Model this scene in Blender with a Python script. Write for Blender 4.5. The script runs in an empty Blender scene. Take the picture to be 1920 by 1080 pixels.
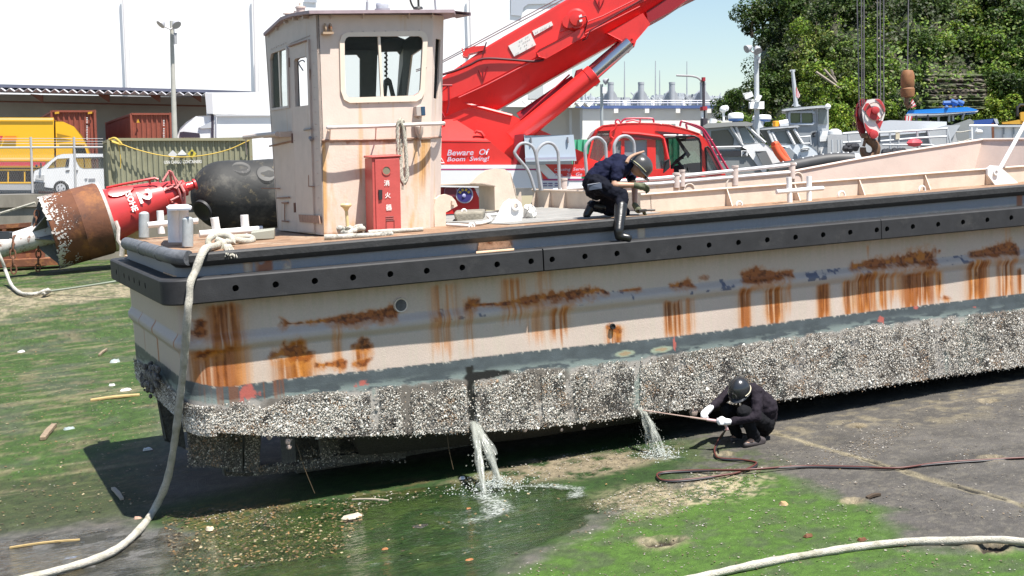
import bpy, bmesh, math, random
import numpy as np
from mathutils import Vector, Matrix
from mathutils.geometry import tessellate_polygon
random.seed(7); RNG = np.random.default_rng(7)
C = bpy.context.scene
A = lambda *v: np.array(v, float)

# ---------------------------------------------------------------- camera
# The slipway frame: x along the barge towards its bow, y across it away from the viewer, z up.
FPX = 2479.0                                     # focal length in pixels of a 1920 wide picture
RC = np.array([[0.91172081, -0.40749574, -0.05208054],
               [-0.09036382, -0.07525822, -0.99306122],
               [0.40074873, 0.91010077, -0.10543736]])
OC = A((442 - 960) / FPX, (541.2 - 540) / FPX, 1) * 12.9714
CAMB = -RC.T @ OC
_up = -A(.02, 1, (540 - 334) / FPX); _up /= np.linalg.norm(_up)
_ub = RC.T @ _up
_x = A(1, 0, 0) - _ub * _ub[0]; _x /= np.linalg.norm(_x)
MS = np.array([_x, np.cross(_ub, _x), _ub])      # slipway frame -> world (world z is plumb)
CAMW = MS @ CAMB
RW = MS @ RC.T                                   # camera frame -> world
EF = RW @ A(0, 0, 1); EF[2] = 0; EF /= np.linalg.norm(EF)
ER = A(EF[1], -EF[0], 0)
UP = A(0, 0, 1)
cd = bpy.data.cameras.new('camera'); cam = bpy.data.objects.new('camera', cd); C.collection.objects.link(cam)
cam.matrix_world = Matrix([[RW[i][0], -RW[i][1], -RW[i][2], CAMW[i]] for i in range(3)] + [[0, 0, 0, 1]])
cd.sensor_width = 36; cd.lens = FPX / 1920 * 36; cd.clip_end = 3000; cd.clip_start = .1
C.camera = cam
C.render.resolution_x = 1024; C.render.resolution_y = 576

# ---------------------------------------------------------------- light
SUNB = A(.17, -.38, 1.0); SUNW = MS @ SUNB; SUNW /= np.linalg.norm(SUNW)
w = bpy.data.worlds.new('World'); C.world = w; w.use_nodes = True
nt = w.node_tree; bg = nt.nodes['Background']
sky = nt.nodes.new('ShaderNodeTexSky'); sky.sky_type = 'NISHITA'; sky.sun_disc = False
sky.sun_elevation = math.asin(SUNW[2]); sky.sun_rotation = math.atan2(SUNW[0], SUNW[1])
sky.air_density = 1.2; sky.dust_density = .35; sky.ozone_density = 2.6
nt.links.new(sky.outputs[0], bg.inputs[0]); bg.inputs[1].default_value = .075
sl = bpy.data.lights.new('sun', 'SUN'); sl.energy = 5.0; sl.angle = math.radians(.5); sl.color = (1, .955, .885)
so = bpy.data.objects.new('sun', sl); C.collection.objects.link(so)
so.rotation_euler = Vector(SUNW).to_track_quat('Z', 'Y').to_euler()
so.location = (0, 0, 40)
C.view_settings.view_transform = 'Standard'; C.view_settings.look = 'None'
C.view_settings.exposure = 1.0; C.view_settings.gamma = 1
C.cycles.max_bounces = 6; C.cycles.transparent_max_bounces = 12; C.cycles.caustics_reflective = False; C.cycles.caustics_refractive = False

# ---------------------------------------------------------------- places
def _rayb(px, py): return RC.T @ A((px - 960) / FPX, (py - 540) / FPX, 1)
def by(px, py, y=0.): d = _rayb(px, py); return CAMB + d * (y - CAMB[1]) / d[1]
def bx(px, py, x): d = _rayb(px, py); return CAMB + d * (x - CAMB[0]) / d[0]
def bz(px, py, z): d = _rayb(px, py); return CAMB + d * (z - CAMB[2]) / d[2]
GZ0, GSL = -2.36, .015                           # slipway surface z = GZ0 + GSL*x
def bg_(px, py, lift=0.):                        # on the slipway
    d = _rayb(px, py); t = (GZ0 + lift + GSL * CAMB[0] - CAMB[2]) / (d[2] - GSL * d[0]); return CAMB + d * t
def gz(x): return GZ0 + GSL * x
def hf(px, py, D):                               # world point at level distance D in front of the viewer
    d = RW @ A((px - 960) / FPX, (py - 540) / FPX, 1); return CAMW + d * D / (d @ EF)
def WB(p): return MS @ np.asarray(p, float)
EYE = CAMW[2]

# ---------------------------------------------------------------- materials
MATS = {}
def mat(name, col, rough=.55, metal=0., var=.0, vscale=6., bump=0., bscale=40., spots=None, streak=None, attr=False, spec=.5, vcol=None, alpha=1., stretch=None, coat=0.):
    if name in MATS: return MATS[name]
    m = bpy.data.materials.new(name); m.use_nodes = True; n = m.node_tree; p = n.nodes['Principled BSDF']
    L = n.links.new
    p.inputs['Roughness'].default_value = rough; p.inputs['Metallic'].default_value = metal
    p.inputs['Specular IOR Level'].default_value = spec; p.inputs['Alpha'].default_value = alpha
    if coat: p.inputs['Coat Weight'].default_value = coat; p.inputs['Coat Roughness'].default_value = .075
    c4 = (*col, 1)
    tc = n.nodes.new('ShaderNodeTexCoord'); vec = tc.outputs['Object']
    if stretch:
        mp = n.nodes.new('ShaderNodeMapping'); mp.inputs['Scale'].default_value = stretch
        L(vec, mp.inputs[0]); vec = mp.outputs[0]
    src = None
    if attr:
        at = n.nodes.new('ShaderNodeAttribute'); at.attribute_name = 'Col'; src = at.outputs['Color']
    if var or vcol:
        nz = n.nodes.new('ShaderNodeTexNoise'); nz.inputs['Scale'].default_value = vscale; nz.inputs['Detail'].default_value = 6; nz.inputs['Roughness'].default_value = .65
        L(vec, nz.inputs['Vector'])
        mr = n.nodes.new('ShaderNodeMapRange'); mr.inputs[1].default_value = .3; mr.inputs[2].default_value = .7
        L(nz.outputs['Fac'], mr.inputs[0])
        mx = n.nodes.new('ShaderNodeMix'); mx.data_type = 'RGBA'
        L(mr.outputs[0], mx.inputs['Factor'])
        if src is None:
            mx.inputs['A'].default_value = c4
            mx.inputs['B'].default_value = (*(vcol or [min(1, c * (1 + var)) for c in col]), 1)
            if not vcol: mx.inputs['A'].default_value = (*[c * (1 - var) for c in col], 1)
        else:
            k = n.nodes.new('ShaderNodeMix'); k.data_type = 'RGBA'; k.blend_type = 'MULTIPLY'; k.inputs['Factor'].default_value = 1
            mx.inputs['A'].default_value = (1 - var,) * 3 + (1,); mx.inputs['B'].default_value = (1 + var,) * 3 + (1,)
            L(src, k.inputs['A']); L(mx.outputs['Result'], k.inputs['B']); src = k.outputs['Result']
        if src is None or not attr: src = mx.outputs['Result']
    if spots:                                    # (colour, noise scale, threshold, softness)
        for (sc_, ss, th, sf) in spots:
            nz = n.nodes.new('ShaderNodeTexNoise'); nz.inputs['Scale'].default_value = ss; nz.inputs['Detail'].default_value = 8; nz.inputs['Roughness'].default_value = .7
            L(vec, nz.inputs['Vector'])
            mr = n.nodes.new('ShaderNodeMapRange'); mr.inputs[1].default_value = th; mr.inputs[2].default_value = th + sf
            L(nz.outputs['Fac'], mr.inputs[0])
            mx = n.nodes.new('ShaderNodeMix'); mx.data_type = 'RGBA'; L(mr.outputs[0], mx.inputs['Factor'])
            if src is None: mx.inputs['A'].default_value = c4
            else: L(src, mx.inputs['A'])
            mx.inputs['B'].default_value = (*sc_, 1); src = mx.outputs['Result']
    if streak:                                   # vertical runs: (colour, across scale, down scale, threshold, softness)
        for (sc_, sx, sz, th, sf) in streak:
            mp2 = n.nodes.new('ShaderNodeMapping'); mp2.inputs['Scale'].default_value = (sx, sx, sz); L(tc.outputs['Object'], mp2.inputs[0])
            nz = n.nodes.new('ShaderNodeTexNoise'); nz.inputs['Scale'].default_value = 1; nz.inputs['Detail'].default_value = 5; nz.inputs['Roughness'].default_value = .6; L(mp2.outputs[0], nz.inputs['Vector'])
            mr = n.nodes.new('ShaderNodeMapRange'); mr.inputs[1].default_value = th; mr.inputs[2].default_value = th + sf; L(nz.outputs['Fac'], mr.inputs[0])
            mx = n.nodes.new('ShaderNodeMix'); mx.data_type = 'RGBA'; L(mr.outputs[0], mx.inputs['Factor'])
            if src is None: mx.inputs['A'].default_value = c4
            else: L(src, mx.inputs['A'])
            mx.inputs['B'].default_value = (*sc_, 1); src = mx.outputs['Result']
    if src is None: p.inputs['Base Color'].default_value = c4
    else: L(src, p.inputs['Base Color'])
    if bump:
        nb = n.nodes.new('ShaderNodeTexNoise'); nb.inputs['Scale'].default_value = bscale; nb.inputs['Detail'].default_value = 5
        L(vec, nb.inputs['Vector'])
        b = n.nodes.new('ShaderNodeBump'); b.inputs['Strength'].default_value = bump; b.inputs['Distance'].default_value = .02
        L(nb.outputs['Fac'], b.inputs['Height']); L(b.outputs[0], p.inputs['Normal'])
    MATS[name] = m; return m
def glass(name, tint, opac, rough=.03):
    if name in MATS: return MATS[name]
    m = bpy.data.materials.new(name); m.use_nodes = True; n = m.node_tree; L = n.links.new
    p = n.nodes['Principled BSDF']; p.inputs['Base Color'].default_value = (*tint, 1); p.inputs['Roughness'].default_value = rough
    t = n.nodes.new('ShaderNodeBsdfTransparent'); t.inputs[0].default_value = (.93, .96, .95, 1)
    x = n.nodes.new('ShaderNodeMixShader'); x.inputs[0].default_value = opac
    L(t.outputs[0], x.inputs[1]); L(p.outputs[0], x.inputs[2]); L(x.outputs[0], n.nodes['Material Output'].inputs[0])
    MATS[name] = m; return m

# ---------------------------------------------------------------- objects
def tag(o, label, cat, group=None, kind=None):
    o['label'] = label; o['category'] = cat
    if group: o['group'] = group
    if kind: o['kind'] = kind
    return o
def thing(name, label, cat, loc, group=None):    # loc in world
    o = bpy.data.objects.new(name, None); C.collection.objects.link(o); o.empty_display_size = .2
    o.location = Vector(loc); return tag(o, label, cat, group)
def origin(o):
    v = A(0, 0, 0)
    while o is not None: v = v + A(*o.location); o = o.parent
    return v
def copy_tree(o, parent=None):
    c = o.copy(); C.collection.objects.link(c); c.parent = parent
    for ch in list(o.children): copy_tree(ch, c)
    return c
def perp(d):
    d = d / np.linalg.norm(d); a = A(0, 0, 1) if abs(d[2]) < .9 else A(1, 0, 0)
    u = np.cross(d, a); u /= np.linalg.norm(u); return u, np.cross(d, u)
class MB:
    """collects shapes in world or slipway ('b') coordinates and links them as ONE mesh object"""
    def __init__(s, frame='w'): s.v = []; s.f = []; s.c = []; s.frame = frame; s.mi = []; s.cur = 0
    def add(s, vs, fs, col=None):
        k = len(s.v); s.v += [tuple(p) for p in vs]; s.f += [tuple(i + k for i in f) for f in fs]
        s.mi += [s.cur] * len(fs); s.c += [col] * len(fs); return s
    def hexa(s, p):                              # 8 points: 4 bottom, 4 top
        return s.add(p, [(3, 2, 1, 0), (4, 5, 6, 7), (0, 1, 5, 4), (1, 2, 6, 5), (2, 3, 7, 6), (3, 0, 4, 7)])
    def box(s, c, d, ax=None):
        c = A(*c); ax = np.eye(3) if ax is None else np.asarray(ax); h = A(*d) / 2
        P = [c + ax.T @ (A(x, y, z) * h) for z in (-1, 1) for (x, y) in ((-1, -1), (1, -1), (1, 1), (-1, 1))]
        return s.hexa(P)
    def bb(s, lo, hi): return s.box((A(*lo) + A(*hi)) / 2, A(*hi) - A(*lo))
    def slab(s, pts, vec, holes=()):             # polygon (with holes) pushed along vec
        vec = A(*vec); loops = [[A(*p) for p in pts]] + [[A(*p) for p in h] for h in holes]
        flat = [p for l in loops for p in l]; n = len(flat)
        tris = tessellate_polygon([[Vector(p) for p in l] for l in loops])
        nrm = np.zeros(3)
        l = loops[0]
        for i in range(len(l)): nrm += np.cross(l[i], l[(i + 1) % len(l)])
        T = []
        for t in tris:
            a, b, c = (flat[i] for i in t)
            T.append(t if np.dot(np.cross(b - a, c - a), vec) < 0 else (t[0], t[2], t[1]))
        fs = list(T) + [(t[0] + n, t[2] + n, t[1] + n) for t in T]
        k = 0
        for li, l in enumerate(loops):
            m = len(l); ln = np.zeros(3)
            for i in range(m): ln += np.cross(l[i], l[(i + 1) % m])
            flip = (np.dot(ln, vec) > 0) ^ (li > 0)
            for i in range(m):
                a, b = k + i, k + (i + 1) % m
                fs.append((a, b, b + n, a + n) if not flip else (b, a, a + n, b + n))
            k += m
        return s.add(flat + [p + vec for p in flat], fs)
    def tube(s, path, r, n=10, cap=True, squash=None):
        P = [A(*p) for p in path]; R = r if hasattr(r, '__len__') else [r] * len(P)
        vs = []; u = None
        for i, p in enumerate(P):
            d = P[min(i + 1, len(P) - 1)] - P[max(i - 1, 0)]; d = d / (np.linalg.norm(d) + 1e-9)
            if u is None: u, w_ = perp(d)
            else:
                u = u - d * (u @ d); nu = np.linalg.norm(u)
                u = u / nu if nu > 1e-6 else perp(d)[0]
            w_ = np.cross(d, u)
            for k in range(n):
                a = 2 * math.pi * k / n; vs.append(p + (u * math.cos(a) + w_ * math.sin(a)) * R[i])
        fs = [(i * n + k, i * n + (k + 1) % n, (i + 1) * n + (k + 1) % n, (i + 1) * n + k) for i in range(len(P) - 1) for k in range(n)]
        if cap: fs += [tuple(reversed(range(n))), tuple(range((len(P) - 1) * n, len(P) * n))]
        return s.add(vs, fs)
    def lathe(s, o, d, prof, n=24, cap=True):    # prof: (along, radius)
        o = A(*o); d = A(*d) / np.linalg.norm(A(*d)); u, w_ = perp(d); vs = []
        for (t, r) in prof:
            for k in range(n):
                a = 2 * math.pi * k / n; vs.append(o + d * t + (u * math.cos(a) + w_ * math.sin(a)) * r)
        m = len(prof)
        fs = [(i * n + k, i * n + (k + 1) % n, (i + 1) * n + (k + 1) % n, (i + 1) * n + k) for i in range(m - 1) for k in range(n)]
        if cap: fs += [tuple(reversed(range(n))), tuple(range((m - 1) * n, m * n))]
        return s.add(vs, fs)
    def ball(s, c, r, n=12, ax=None, sc=(1, 1, 1)):
        c = A(*c); vs = []; m = max(4, n // 2); ax = np.eye(3) if ax is None else np.asarray(ax); sc = A(*sc)
        for i in range(m + 1):
            ph = math.pi * i / m
            for k in range(n):
                a = 2 * math.pi * k / n
                vs.append(c + ax.T @ (A(math.sin(ph) * math.cos(a), math.sin(ph) * math.sin(a), math.cos(ph)) * r * sc))
        return s.add(vs, [(i * n + k, (i + 1) * n + k, (i + 1) * n + (k + 1) % n, i * n + (k + 1) % n) for i in range(m) for k in range(n)])
    def each(s, name, mats, parent=None, **k):   # every separate piece becomes an object of its own
        par = list(range(len(s.v)))
        def find(a):
            while par[a] != a: par[a] = par[par[a]]; a = par[a]
            return a
        for f in s.f:
            r0 = find(f[0])
            for i in f[1:]: par[find(i)] = r0
        groups = {}
        for fi, f in enumerate(s.f): groups.setdefault(find(f[0]), []).append(fi)
        out = []
        for fl in groups.values():
            m = MB(s.frame); mp = {}
            for fi in fl:
                for i in s.f[fi]:
                    if i not in mp: mp[i] = len(m.v); m.v.append(s.v[i])
                m.f.append(tuple(mp[i] for i in s.f[fi])); m.mi.append(s.mi[fi])
            out.append(m.build(name, mats, parent, **k))
        return out
    def build(s, name, mats, parent=None, smooth=35, bevel=0, origin_at=None, colors=None, segs=2):
        V = np.array(s.v, float)
        if s.frame == 'b': V = V @ MS.T
        if parent is not None: o0 = origin(parent)
        elif origin_at is not None: o0 = A(*origin_at)
        else: lo, hi = V.min(0), V.max(0); o0 = A((lo[0] + hi[0]) / 2, (lo[1] + hi[1]) / 2, lo[2])
        me = bpy.data.meshes.new(name); me.from_pydata((V - o0).tolist(), [], s.f)
        for m in (mats if isinstance(mats, (list, tuple)) else [mats]): me.materials.append(m)
        if any(s.mi): me.polygons.foreach_set('material_index', s.mi)
        if colors is not None:
            a = me.color_attributes.new('Col', 'FLOAT_COLOR', 'POINT')
            cc = np.ones((len(V), 4)); cc[:, :3] = colors; a.data.foreach_set('color', cc.ravel())
        me.validate(); me.update()
        if smooth:
            me.shade_smooth()
            try: me.set_sharp_from_angle(angle=math.radians(smooth))
            except Exception: pass
        ob = bpy.data.objects.new(name, me); C.collection.objects.link(ob)
        if parent is not None: ob.parent = parent
        else: ob.location = Vector(o0)
        if bevel:
            b = ob.modifiers.new('bevel', 'BEVEL'); b.width = bevel; b.segments = segs; b.limit_method = 'ANGLE'; b.angle_limit = math.radians(40)
        return ob
def grid_mesh(name, P, mat_, parent=None, cols=None, loc=None, smooth=60):
    """P: (nu, nv, 3) world points"""
    nu, nv = P.shape[:2]; idx = np.arange(nu * nv).reshape(nu, nv)
    q = np.stack([idx[:-1, :-1], idx[1:, :-1], idx[1:, 1:], idx[:-1, 1:]], -1).reshape(-1, 4)
    return raw_mesh(name, P.reshape(-1, 3), q, mat_, parent, cols, loc, smooth)
def raw_mesh(name, V, F, mat_, parent=None, cols=None, loc=None, smooth=60, fcols=None):
    o0 = origin(parent) if parent is not None else (A(*loc) if loc is not None else A(*((V.min(0) + V.max(0)) / 2)[:2], V[:, 2].min()))
    me = bpy.data.meshes.new(name); k = F.shape[1]
    me.vertices.add(len(V)); me.vertices.foreach_set('co', (V - o0).ravel())
    me.loops.add(F.size); me.loops.foreach_set('vertex_index', F.ravel().astype(np.int32))
    me.polygons.add(len(F)); me.polygons.foreach_set('loop_start', (np.arange(len(F)) * k).astype(np.int32))
    me.update(calc_edges=True)
    me.materials.append(mat_)
    if cols is not None:
        a = me.color_attributes.new('Col', 'FLOAT_COLOR', 'POINT'); cc = np.ones((len(V), 4)); cc[:, :3] = cols.reshape(-1, 3); a.data.foreach_set('color', cc.ravel())
    if fcols is not None:
        a = me.color_attributes.new('Col', 'FLOAT_COLOR', 'CORNER'); cc = np.ones((len(F), k, 4)); cc[:, :, :3] = fcols[:, None, :]; a.data.foreach_set('color', cc.ravel())
    if smooth: me.shade_smooth()
    me.validate()
    ob = bpy.data.objects.new(name, me); C.collection.objects.link(ob)
    if parent is not None: ob.parent = parent
    else: ob.location = Vector(o0)
    return ob
def text(name, s, m, parent, o, ex, ey, h, extr=.003, shear=0, bold=0, width=None, align='CENTER'):
    """lettering at world o, baseline along ex, letters up along ey"""
    c = bpy.data.curves.new(name, 'FONT'); c.body = s; c.align_x = align; c.align_y = 'CENTER'; c.size = 1; c.shear = shear; c.offset = bold; c.extrude = 0; c.resolution_u = 2
    t = bpy.data.objects.new('tmp', c); C.collection.objects.link(t)
    me = bpy.data.meshes.new_from_object(t.evaluated_get(bpy.context.evaluated_depsgraph_get())); bpy.data.objects.remove(t); bpy.data.curves.remove(c)
    me.name = name
    V = np.array([v.co for v in me.vertices]); 
    if len(V) == 0: return None
    hh = V[:, 1].max() - V[:, 1].min(); k = h / hh; kx = k if width is None else width / (V[:, 0].max() - V[:, 0].min())
    V[:, 1] -= (V[:, 1].max() + V[:, 1].min()) / 2
    if align == 'CENTER': V[:, 0] -= (V[:, 0].max() + V[:, 0].min()) / 2
    ex = A(*ex) / np.linalg.norm(ex); ey = A(*ey) / np.linalg.norm(ey); nz = np.cross(ex, ey)
    o0 = origin(parent)
    Wd = A(*o) + np.outer(V[:, 0] * kx, ex) + np.outer(V[:, 1] * k, ey) + nz * extr - o0
    me.vertices.foreach_set('co', Wd.ravel()); me.update()
    me.materials.clear(); me.materials.append(m)
    ob = bpy.data.objects.new(name, me); C.collection.objects.link(ob); ob.parent = parent; return ob

# ---------------------------------------------------------------- noise for painting
def vnoise(x, y, seed=0):
    xi = np.floor(x).astype(np.int64); yi = np.floor(y).astype(np.int64); xf = x - xi; yf = y - yi
    def h(a, b):
        n = (a * 374761393 + b * 668265263 + seed * 982451653) & 0x7fffffff
        n = ((n ^ (n >> 13)) * 1274126177) & 0x7fffffff
        return ((n ^ (n >> 16)) & 0xffff) / 65535.
    u = xf * xf * (3 - 2 * xf); v = yf * yf * (3 - 2 * yf)
    return (h(xi, yi) * (1 - u) + h(xi + 1, yi) * u) * (1 - v) + (h(xi, yi + 1) * (1 - u) + h(xi + 1, yi + 1) * u) * v
def fbm(x, y, o=4, seed=0):
    s = 0; a = .5; t = 0
    for i in range(o): s = s + a * vnoise(x * 2 ** i, y * 2 ** i, seed + i); t += a; a *= .55
    return s / t
def sst(a, b, x): t = np.clip((x - a) / (b - a), 0, 1); return t * t * (3 - 2 * t)
def lerp(c, col, m): return c * (1 - m[..., None]) + np.asarray(col) * m[..., None]
def poly_sd(px, py, poly):                       # signed distance, negative inside
    P = np.asarray(poly, float); d = np.full(px.shape, 1e9); ins = np.zeros(px.shape, bool)
    for i in range(len(P)):
        a, b = P[i], P[(i + 1) % len(P)]; e = b - a
        t = np.clip(((px - a[0]) * e[0] + (py - a[1]) * e[1]) / (e @ e + 1e-12), 0, 1)
        d = np.minimum(d, np.hypot(px - a[0] - e[0] * t, py - a[1] - e[1] * t))
        c = (a[1] > py) != (b[1] > py)
        with np.errstate(divide='ignore', invalid='ignore'):
            ins ^= c & (px < (b[0] - a[0]) * (py - a[1]) / (b[1] - a[1]) + a[0])
    return np.where(ins, -d, d)
def arc(c, r, a0, a1, n): return [(c[0] + r * math.cos(math.radians(a0 + (a1 - a0) * i / n)), c[1] + r * math.sin(math.radians(a0 + (a1 - a0) * i / n))) for i in range(n + 1)]
def rrect(x0, y0, x1, y1, r, n=4):               # rounded rectangle, 2D
    return arc((x1 - r, y1 - r), r, 0, 90, n) + arc((x0 + r, y1 - r), r, 90, 180, n) + arc((x0 + r, y0 + r), r, 180, 270, n) + arc((x1 - r, y0 + r), r, 270, 360, n)
def spline(pts, n=8):                            # Catmull-Rom through points
    P = [A(*p) for p in pts]; P = [2 * P[0] - P[1]] + P + [2 * P[-1] - P[-2]]; out = []
    for i in range(1, len(P) - 2):
        for k in range(n):
            t = k / n; a, b, c, d = P[i - 1:i + 3]
            out.append(.5 * (2 * b + (c - a) * t + (2 * a - 5 * b + 4 * c - d) * t * t + (3 * b - a - 3 * c + d) * t ** 3))
    return out + [P[-2]]
# ================================================================ GROUND
def gpoly(pts): return [bg_(*p)[:2] for p in pts]
xs = np.unique(np.r_[np.linspace(-60, -8, 40), np.arange(-8, 14, .035), np.linspace(14, 70, 40)])
ys = np.unique(np.r_[np.linspace(-14, -8.2, 20), np.arange(-8.2, 3, .03), np.arange(3, 16, .09), np.arange(16, 43, .3)])
X, Y = np.meshgrid(xs, ys, indexing='ij')
n1 = fbm(X * 1.1, Y * 1.1, 5, 1); n2 = fbm(X * 6, Y * 6, 4, 2); n3 = fbm(X * 22, Y * 22, 3, 3); n4 = fbm(X * .45 + 7, Y * 1.3, 4, 4)
Zg = GZ0 + GSL * X + (n1 - .5) * .03 + (n2 - .5) * .012
col = np.zeros(X.shape + (3,)); col[:] = (.074, .068, .061)
col *= (.62 + .76 * n2[..., None]) * (.75 + .5 * n1[..., None])
col = lerp(col, (.15, .135, .105), sst(.52, .72, n3) * .42)
col = lerp(col, (.025, .024, .022), sst(.56, .75, n4) * .5)
warp = (n1 - .5) * 1.3 + (n2 - .5) * .55 + (n3 - .5) * .22
GREEN = A(.039, .080, .010); DGREEN = A(.016, .042, .005); BROWN = A(.07, .05, .018); TAN = A(.26, .215, .14)
def region(pts, soft=.35, wamp=1.0): return sst(soft, -soft, poly_sd(X, Y, gpoly(pts)) + warp * wamp)
def gcol(base, v=.6): return base * ((1 - v) + v * 2 * n3[..., None]) * (.7 + .6 * n2[..., None])
def mixc(m, c):
    global col
    col = col * (1 - m[..., None]) + c * m[..., None]
# left flat: algae with brown litter
left = region([(-900, 480), (330, 470), (330, 800), (250, 900), (180, 960), (-100, 1000), (-900, 900)], .5, .5)
mixc(left * (.55 + .45 * sst(.30, .52, n1)), gcol(GREEN * .80))
mixc(left * sst(.56, .70, fbm(X * 2.3, Y * 3.4, 5, 9)) * .65, gcol(A(.12, .10, .055)))
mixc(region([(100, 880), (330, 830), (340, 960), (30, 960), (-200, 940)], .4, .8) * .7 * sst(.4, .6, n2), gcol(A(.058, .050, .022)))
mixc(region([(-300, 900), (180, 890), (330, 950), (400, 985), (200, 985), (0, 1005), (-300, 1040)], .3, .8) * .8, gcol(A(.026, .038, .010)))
streak = sst(.60, .72, fbm(X * .8, Y * 4.5, 4, 21)) * left
mixc(streak * .4 * sst(0, 3, Y), gcol(A(.20, .17, .10)))
# dry band along the far edge of the algae
mixc(region([(-200, 580), (0, 540), (130, 540), (270, 525), (270, 555), (100, 572), (0, 600), (-200, 640)], .5, .9) * (.35 + .5 * sst(.4, .6, n2)), gcol(TAN * .95, .45))
# middle: under and before the barge
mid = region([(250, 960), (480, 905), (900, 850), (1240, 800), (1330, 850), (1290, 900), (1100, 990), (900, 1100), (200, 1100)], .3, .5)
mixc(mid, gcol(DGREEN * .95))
mixc(region([(330, 960), (560, 950), (620, 1000), (500, 1060), (340, 1070)], .4, .7) * sst(.42, .58, n3) * .9, gcol(A(.105, .068, .016)))
mixc(region([(840, 905), (1000, 862), (1160, 848), (1270, 832), (1260, 860), (1100, 890), (960, 912)], .18, .45) * sst(.35, .55, n2), gcol(TAN * .62, .6))
mixc(region([(430, 945), (860, 890), (850, 925), (500, 975)], .25, .6) * sst(.5, .62, n2) * .8, gcol(BROWN))
# right: bright algae meadow with a ragged edge
rg = region([(900, 1120), (980, 1045), (1090, 985), (1180, 945), (1290, 915), (1420, 880), (1500, 905), (1560, 935), (1640, 955), (1660, 1005), (1560, 1015), (1800, 1035), (1950, 1030), (2000, 1120)], .16, .55)
mixc(rg * (.7 + .3 * sst(.3, .5, n2)), gcol(GREEN * 1.18, .45))
mixc(region([(1100, 940), (1190, 915), (1290, 905), (1270, 960), (1180, 975)], .25, .6) * (.3 + .6 * sst(.38, .55, n3)), gcol(TAN * .85, .6))
mixc(region([(1270, 935), (1290, 890), (1420, 880), (1400, 925), (1300, 950)], .2, .7) * sst(.45, .55, n3) * .9, gcol(TAN * 1.25, .5))
mixc(region([(1240, 850), (1330, 800), (1400, 850), (1480, 875), (1330, 905), (1240, 895)], .3, .7) * sst(.42, .55, n2) * .75, gcol(A(.036, .055, .012)))
mixc(region([(1400, 810), (1920, 690), (1990, 760), (1500, 830)], .3, .6) * sst(.5, .62, n2) * .5, gcol(A(.16, .135, .085)))
# wet grey slick at the near left corner
slick = region([(-200, 1040), (60, 1000), (200, 985), (330, 985), (420, 1030), (400, 1120), (-300, 1150)], .2, .5)
mixc(slick, gcol(A(.085, .083, .078), .6)); mixc(slick * sst(.55, .64, fbm(X * 3, Y * 6, 4, 78)) * .85, gcol(A(.022, .022, .016)))
# concrete joint and the tie-down pits
J0, J1 = bg_(1450, 812)[:2], bg_(1990, 970)[:2]
def seg_d(a, b):
    e = b - a; t = np.clip(((X - a[0]) * e[0] + (Y - a[1]) * e[1]) / (e @ e), 0, 1); return np.hypot(X - a[0] - e[0] * t, Y - a[1] - e[1] * t)
jd = seg_d(J0, J1) + (n2 - .5) * .09
mixc(sst(.075, .03, jd) * .8, gcol(A(.21, .18, .115), .5)); mixc(sst(.022, .008, jd) * sst(.45, .6, n1), gcol(A(.02, .018, .014)))
Zg -= sst(.035, .0, jd) * .012
J2, J3 = bg_(1480, 800)[:2], bg_(1990, 700)[:2]
mixc(sst(.05, .01, seg_d(bg_(1700, 770)[:2], bg_(1990, 715)[:2]) + (n2 - .5) * .1) * .45, gcol(A(.19, .16, .11)))
PITS = [(1240, 1020, .30), (1608, 800, .17), (1598, 940, .17), (1850, 753, .18), (1862, 862, .2), (1862, 1028, .24), (1360, 852, .16)]
pitmask = np.zeros(X.shape)
for (px, py, r) in PITS:
    c = bg_(px, py); r = r * .8; d = np.hypot(X - c[0], Y - c[1]) / r + (n2 - .5) * .9 + (n3 - .5) * .5
    m = sst(1.15, .75, d); pitmask = np.maximum(pitmask, m); mixc(m * (.35 + .5 * sst(.35, .55, n3)), gcol(TAN * .75, .7))
    if py in (1020, 1028, 800): mixc(sst(.6, .35, d), gcol(A(.03, .022, .012)))
    Zg += (sst(1.2, .9, d) * .015 - sst(.75, .4, d) * .045)
# puddle bed
PUD = [(250, 1130), (330, 1035), (420, 985), (520, 955), (700, 925), (890, 900), (1000, 905), (1085, 912), (1125, 950), (1110, 985), (1020, 1015), (930, 1065), (830, 1130)]
pud = sst(.4, -.5, poly_sd(X, Y, gpoly(PUD)) + warp * .25); Zg -= pud * .035
mixc(pud * .65, gcol(A(.015, .043, .008), .6)); mixc(pud * sst(.5, .62, fbm(X * 2.5, Y * 5, 4, 77)) * .5, gcol(A(.06, .085, .02)))
P = np.stack([X, Y, Zg], -1) @ MS.T
gm = mat('slipway_surface', (.1, .1, .1), .78, attr=True, var=.30, vscale=55, bump=.7, bscale=70, spec=.35, spots=[((.15, .11, .055), 34, .66, .05), ((.010, .011, .007), 26, .64, .07), ((.20, .17, .12), 80, .69, .04)])
g = grid_mesh('slipway', P, gm, cols=np.clip(col, 0, 1)); g['kind'] = 'structure'
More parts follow.
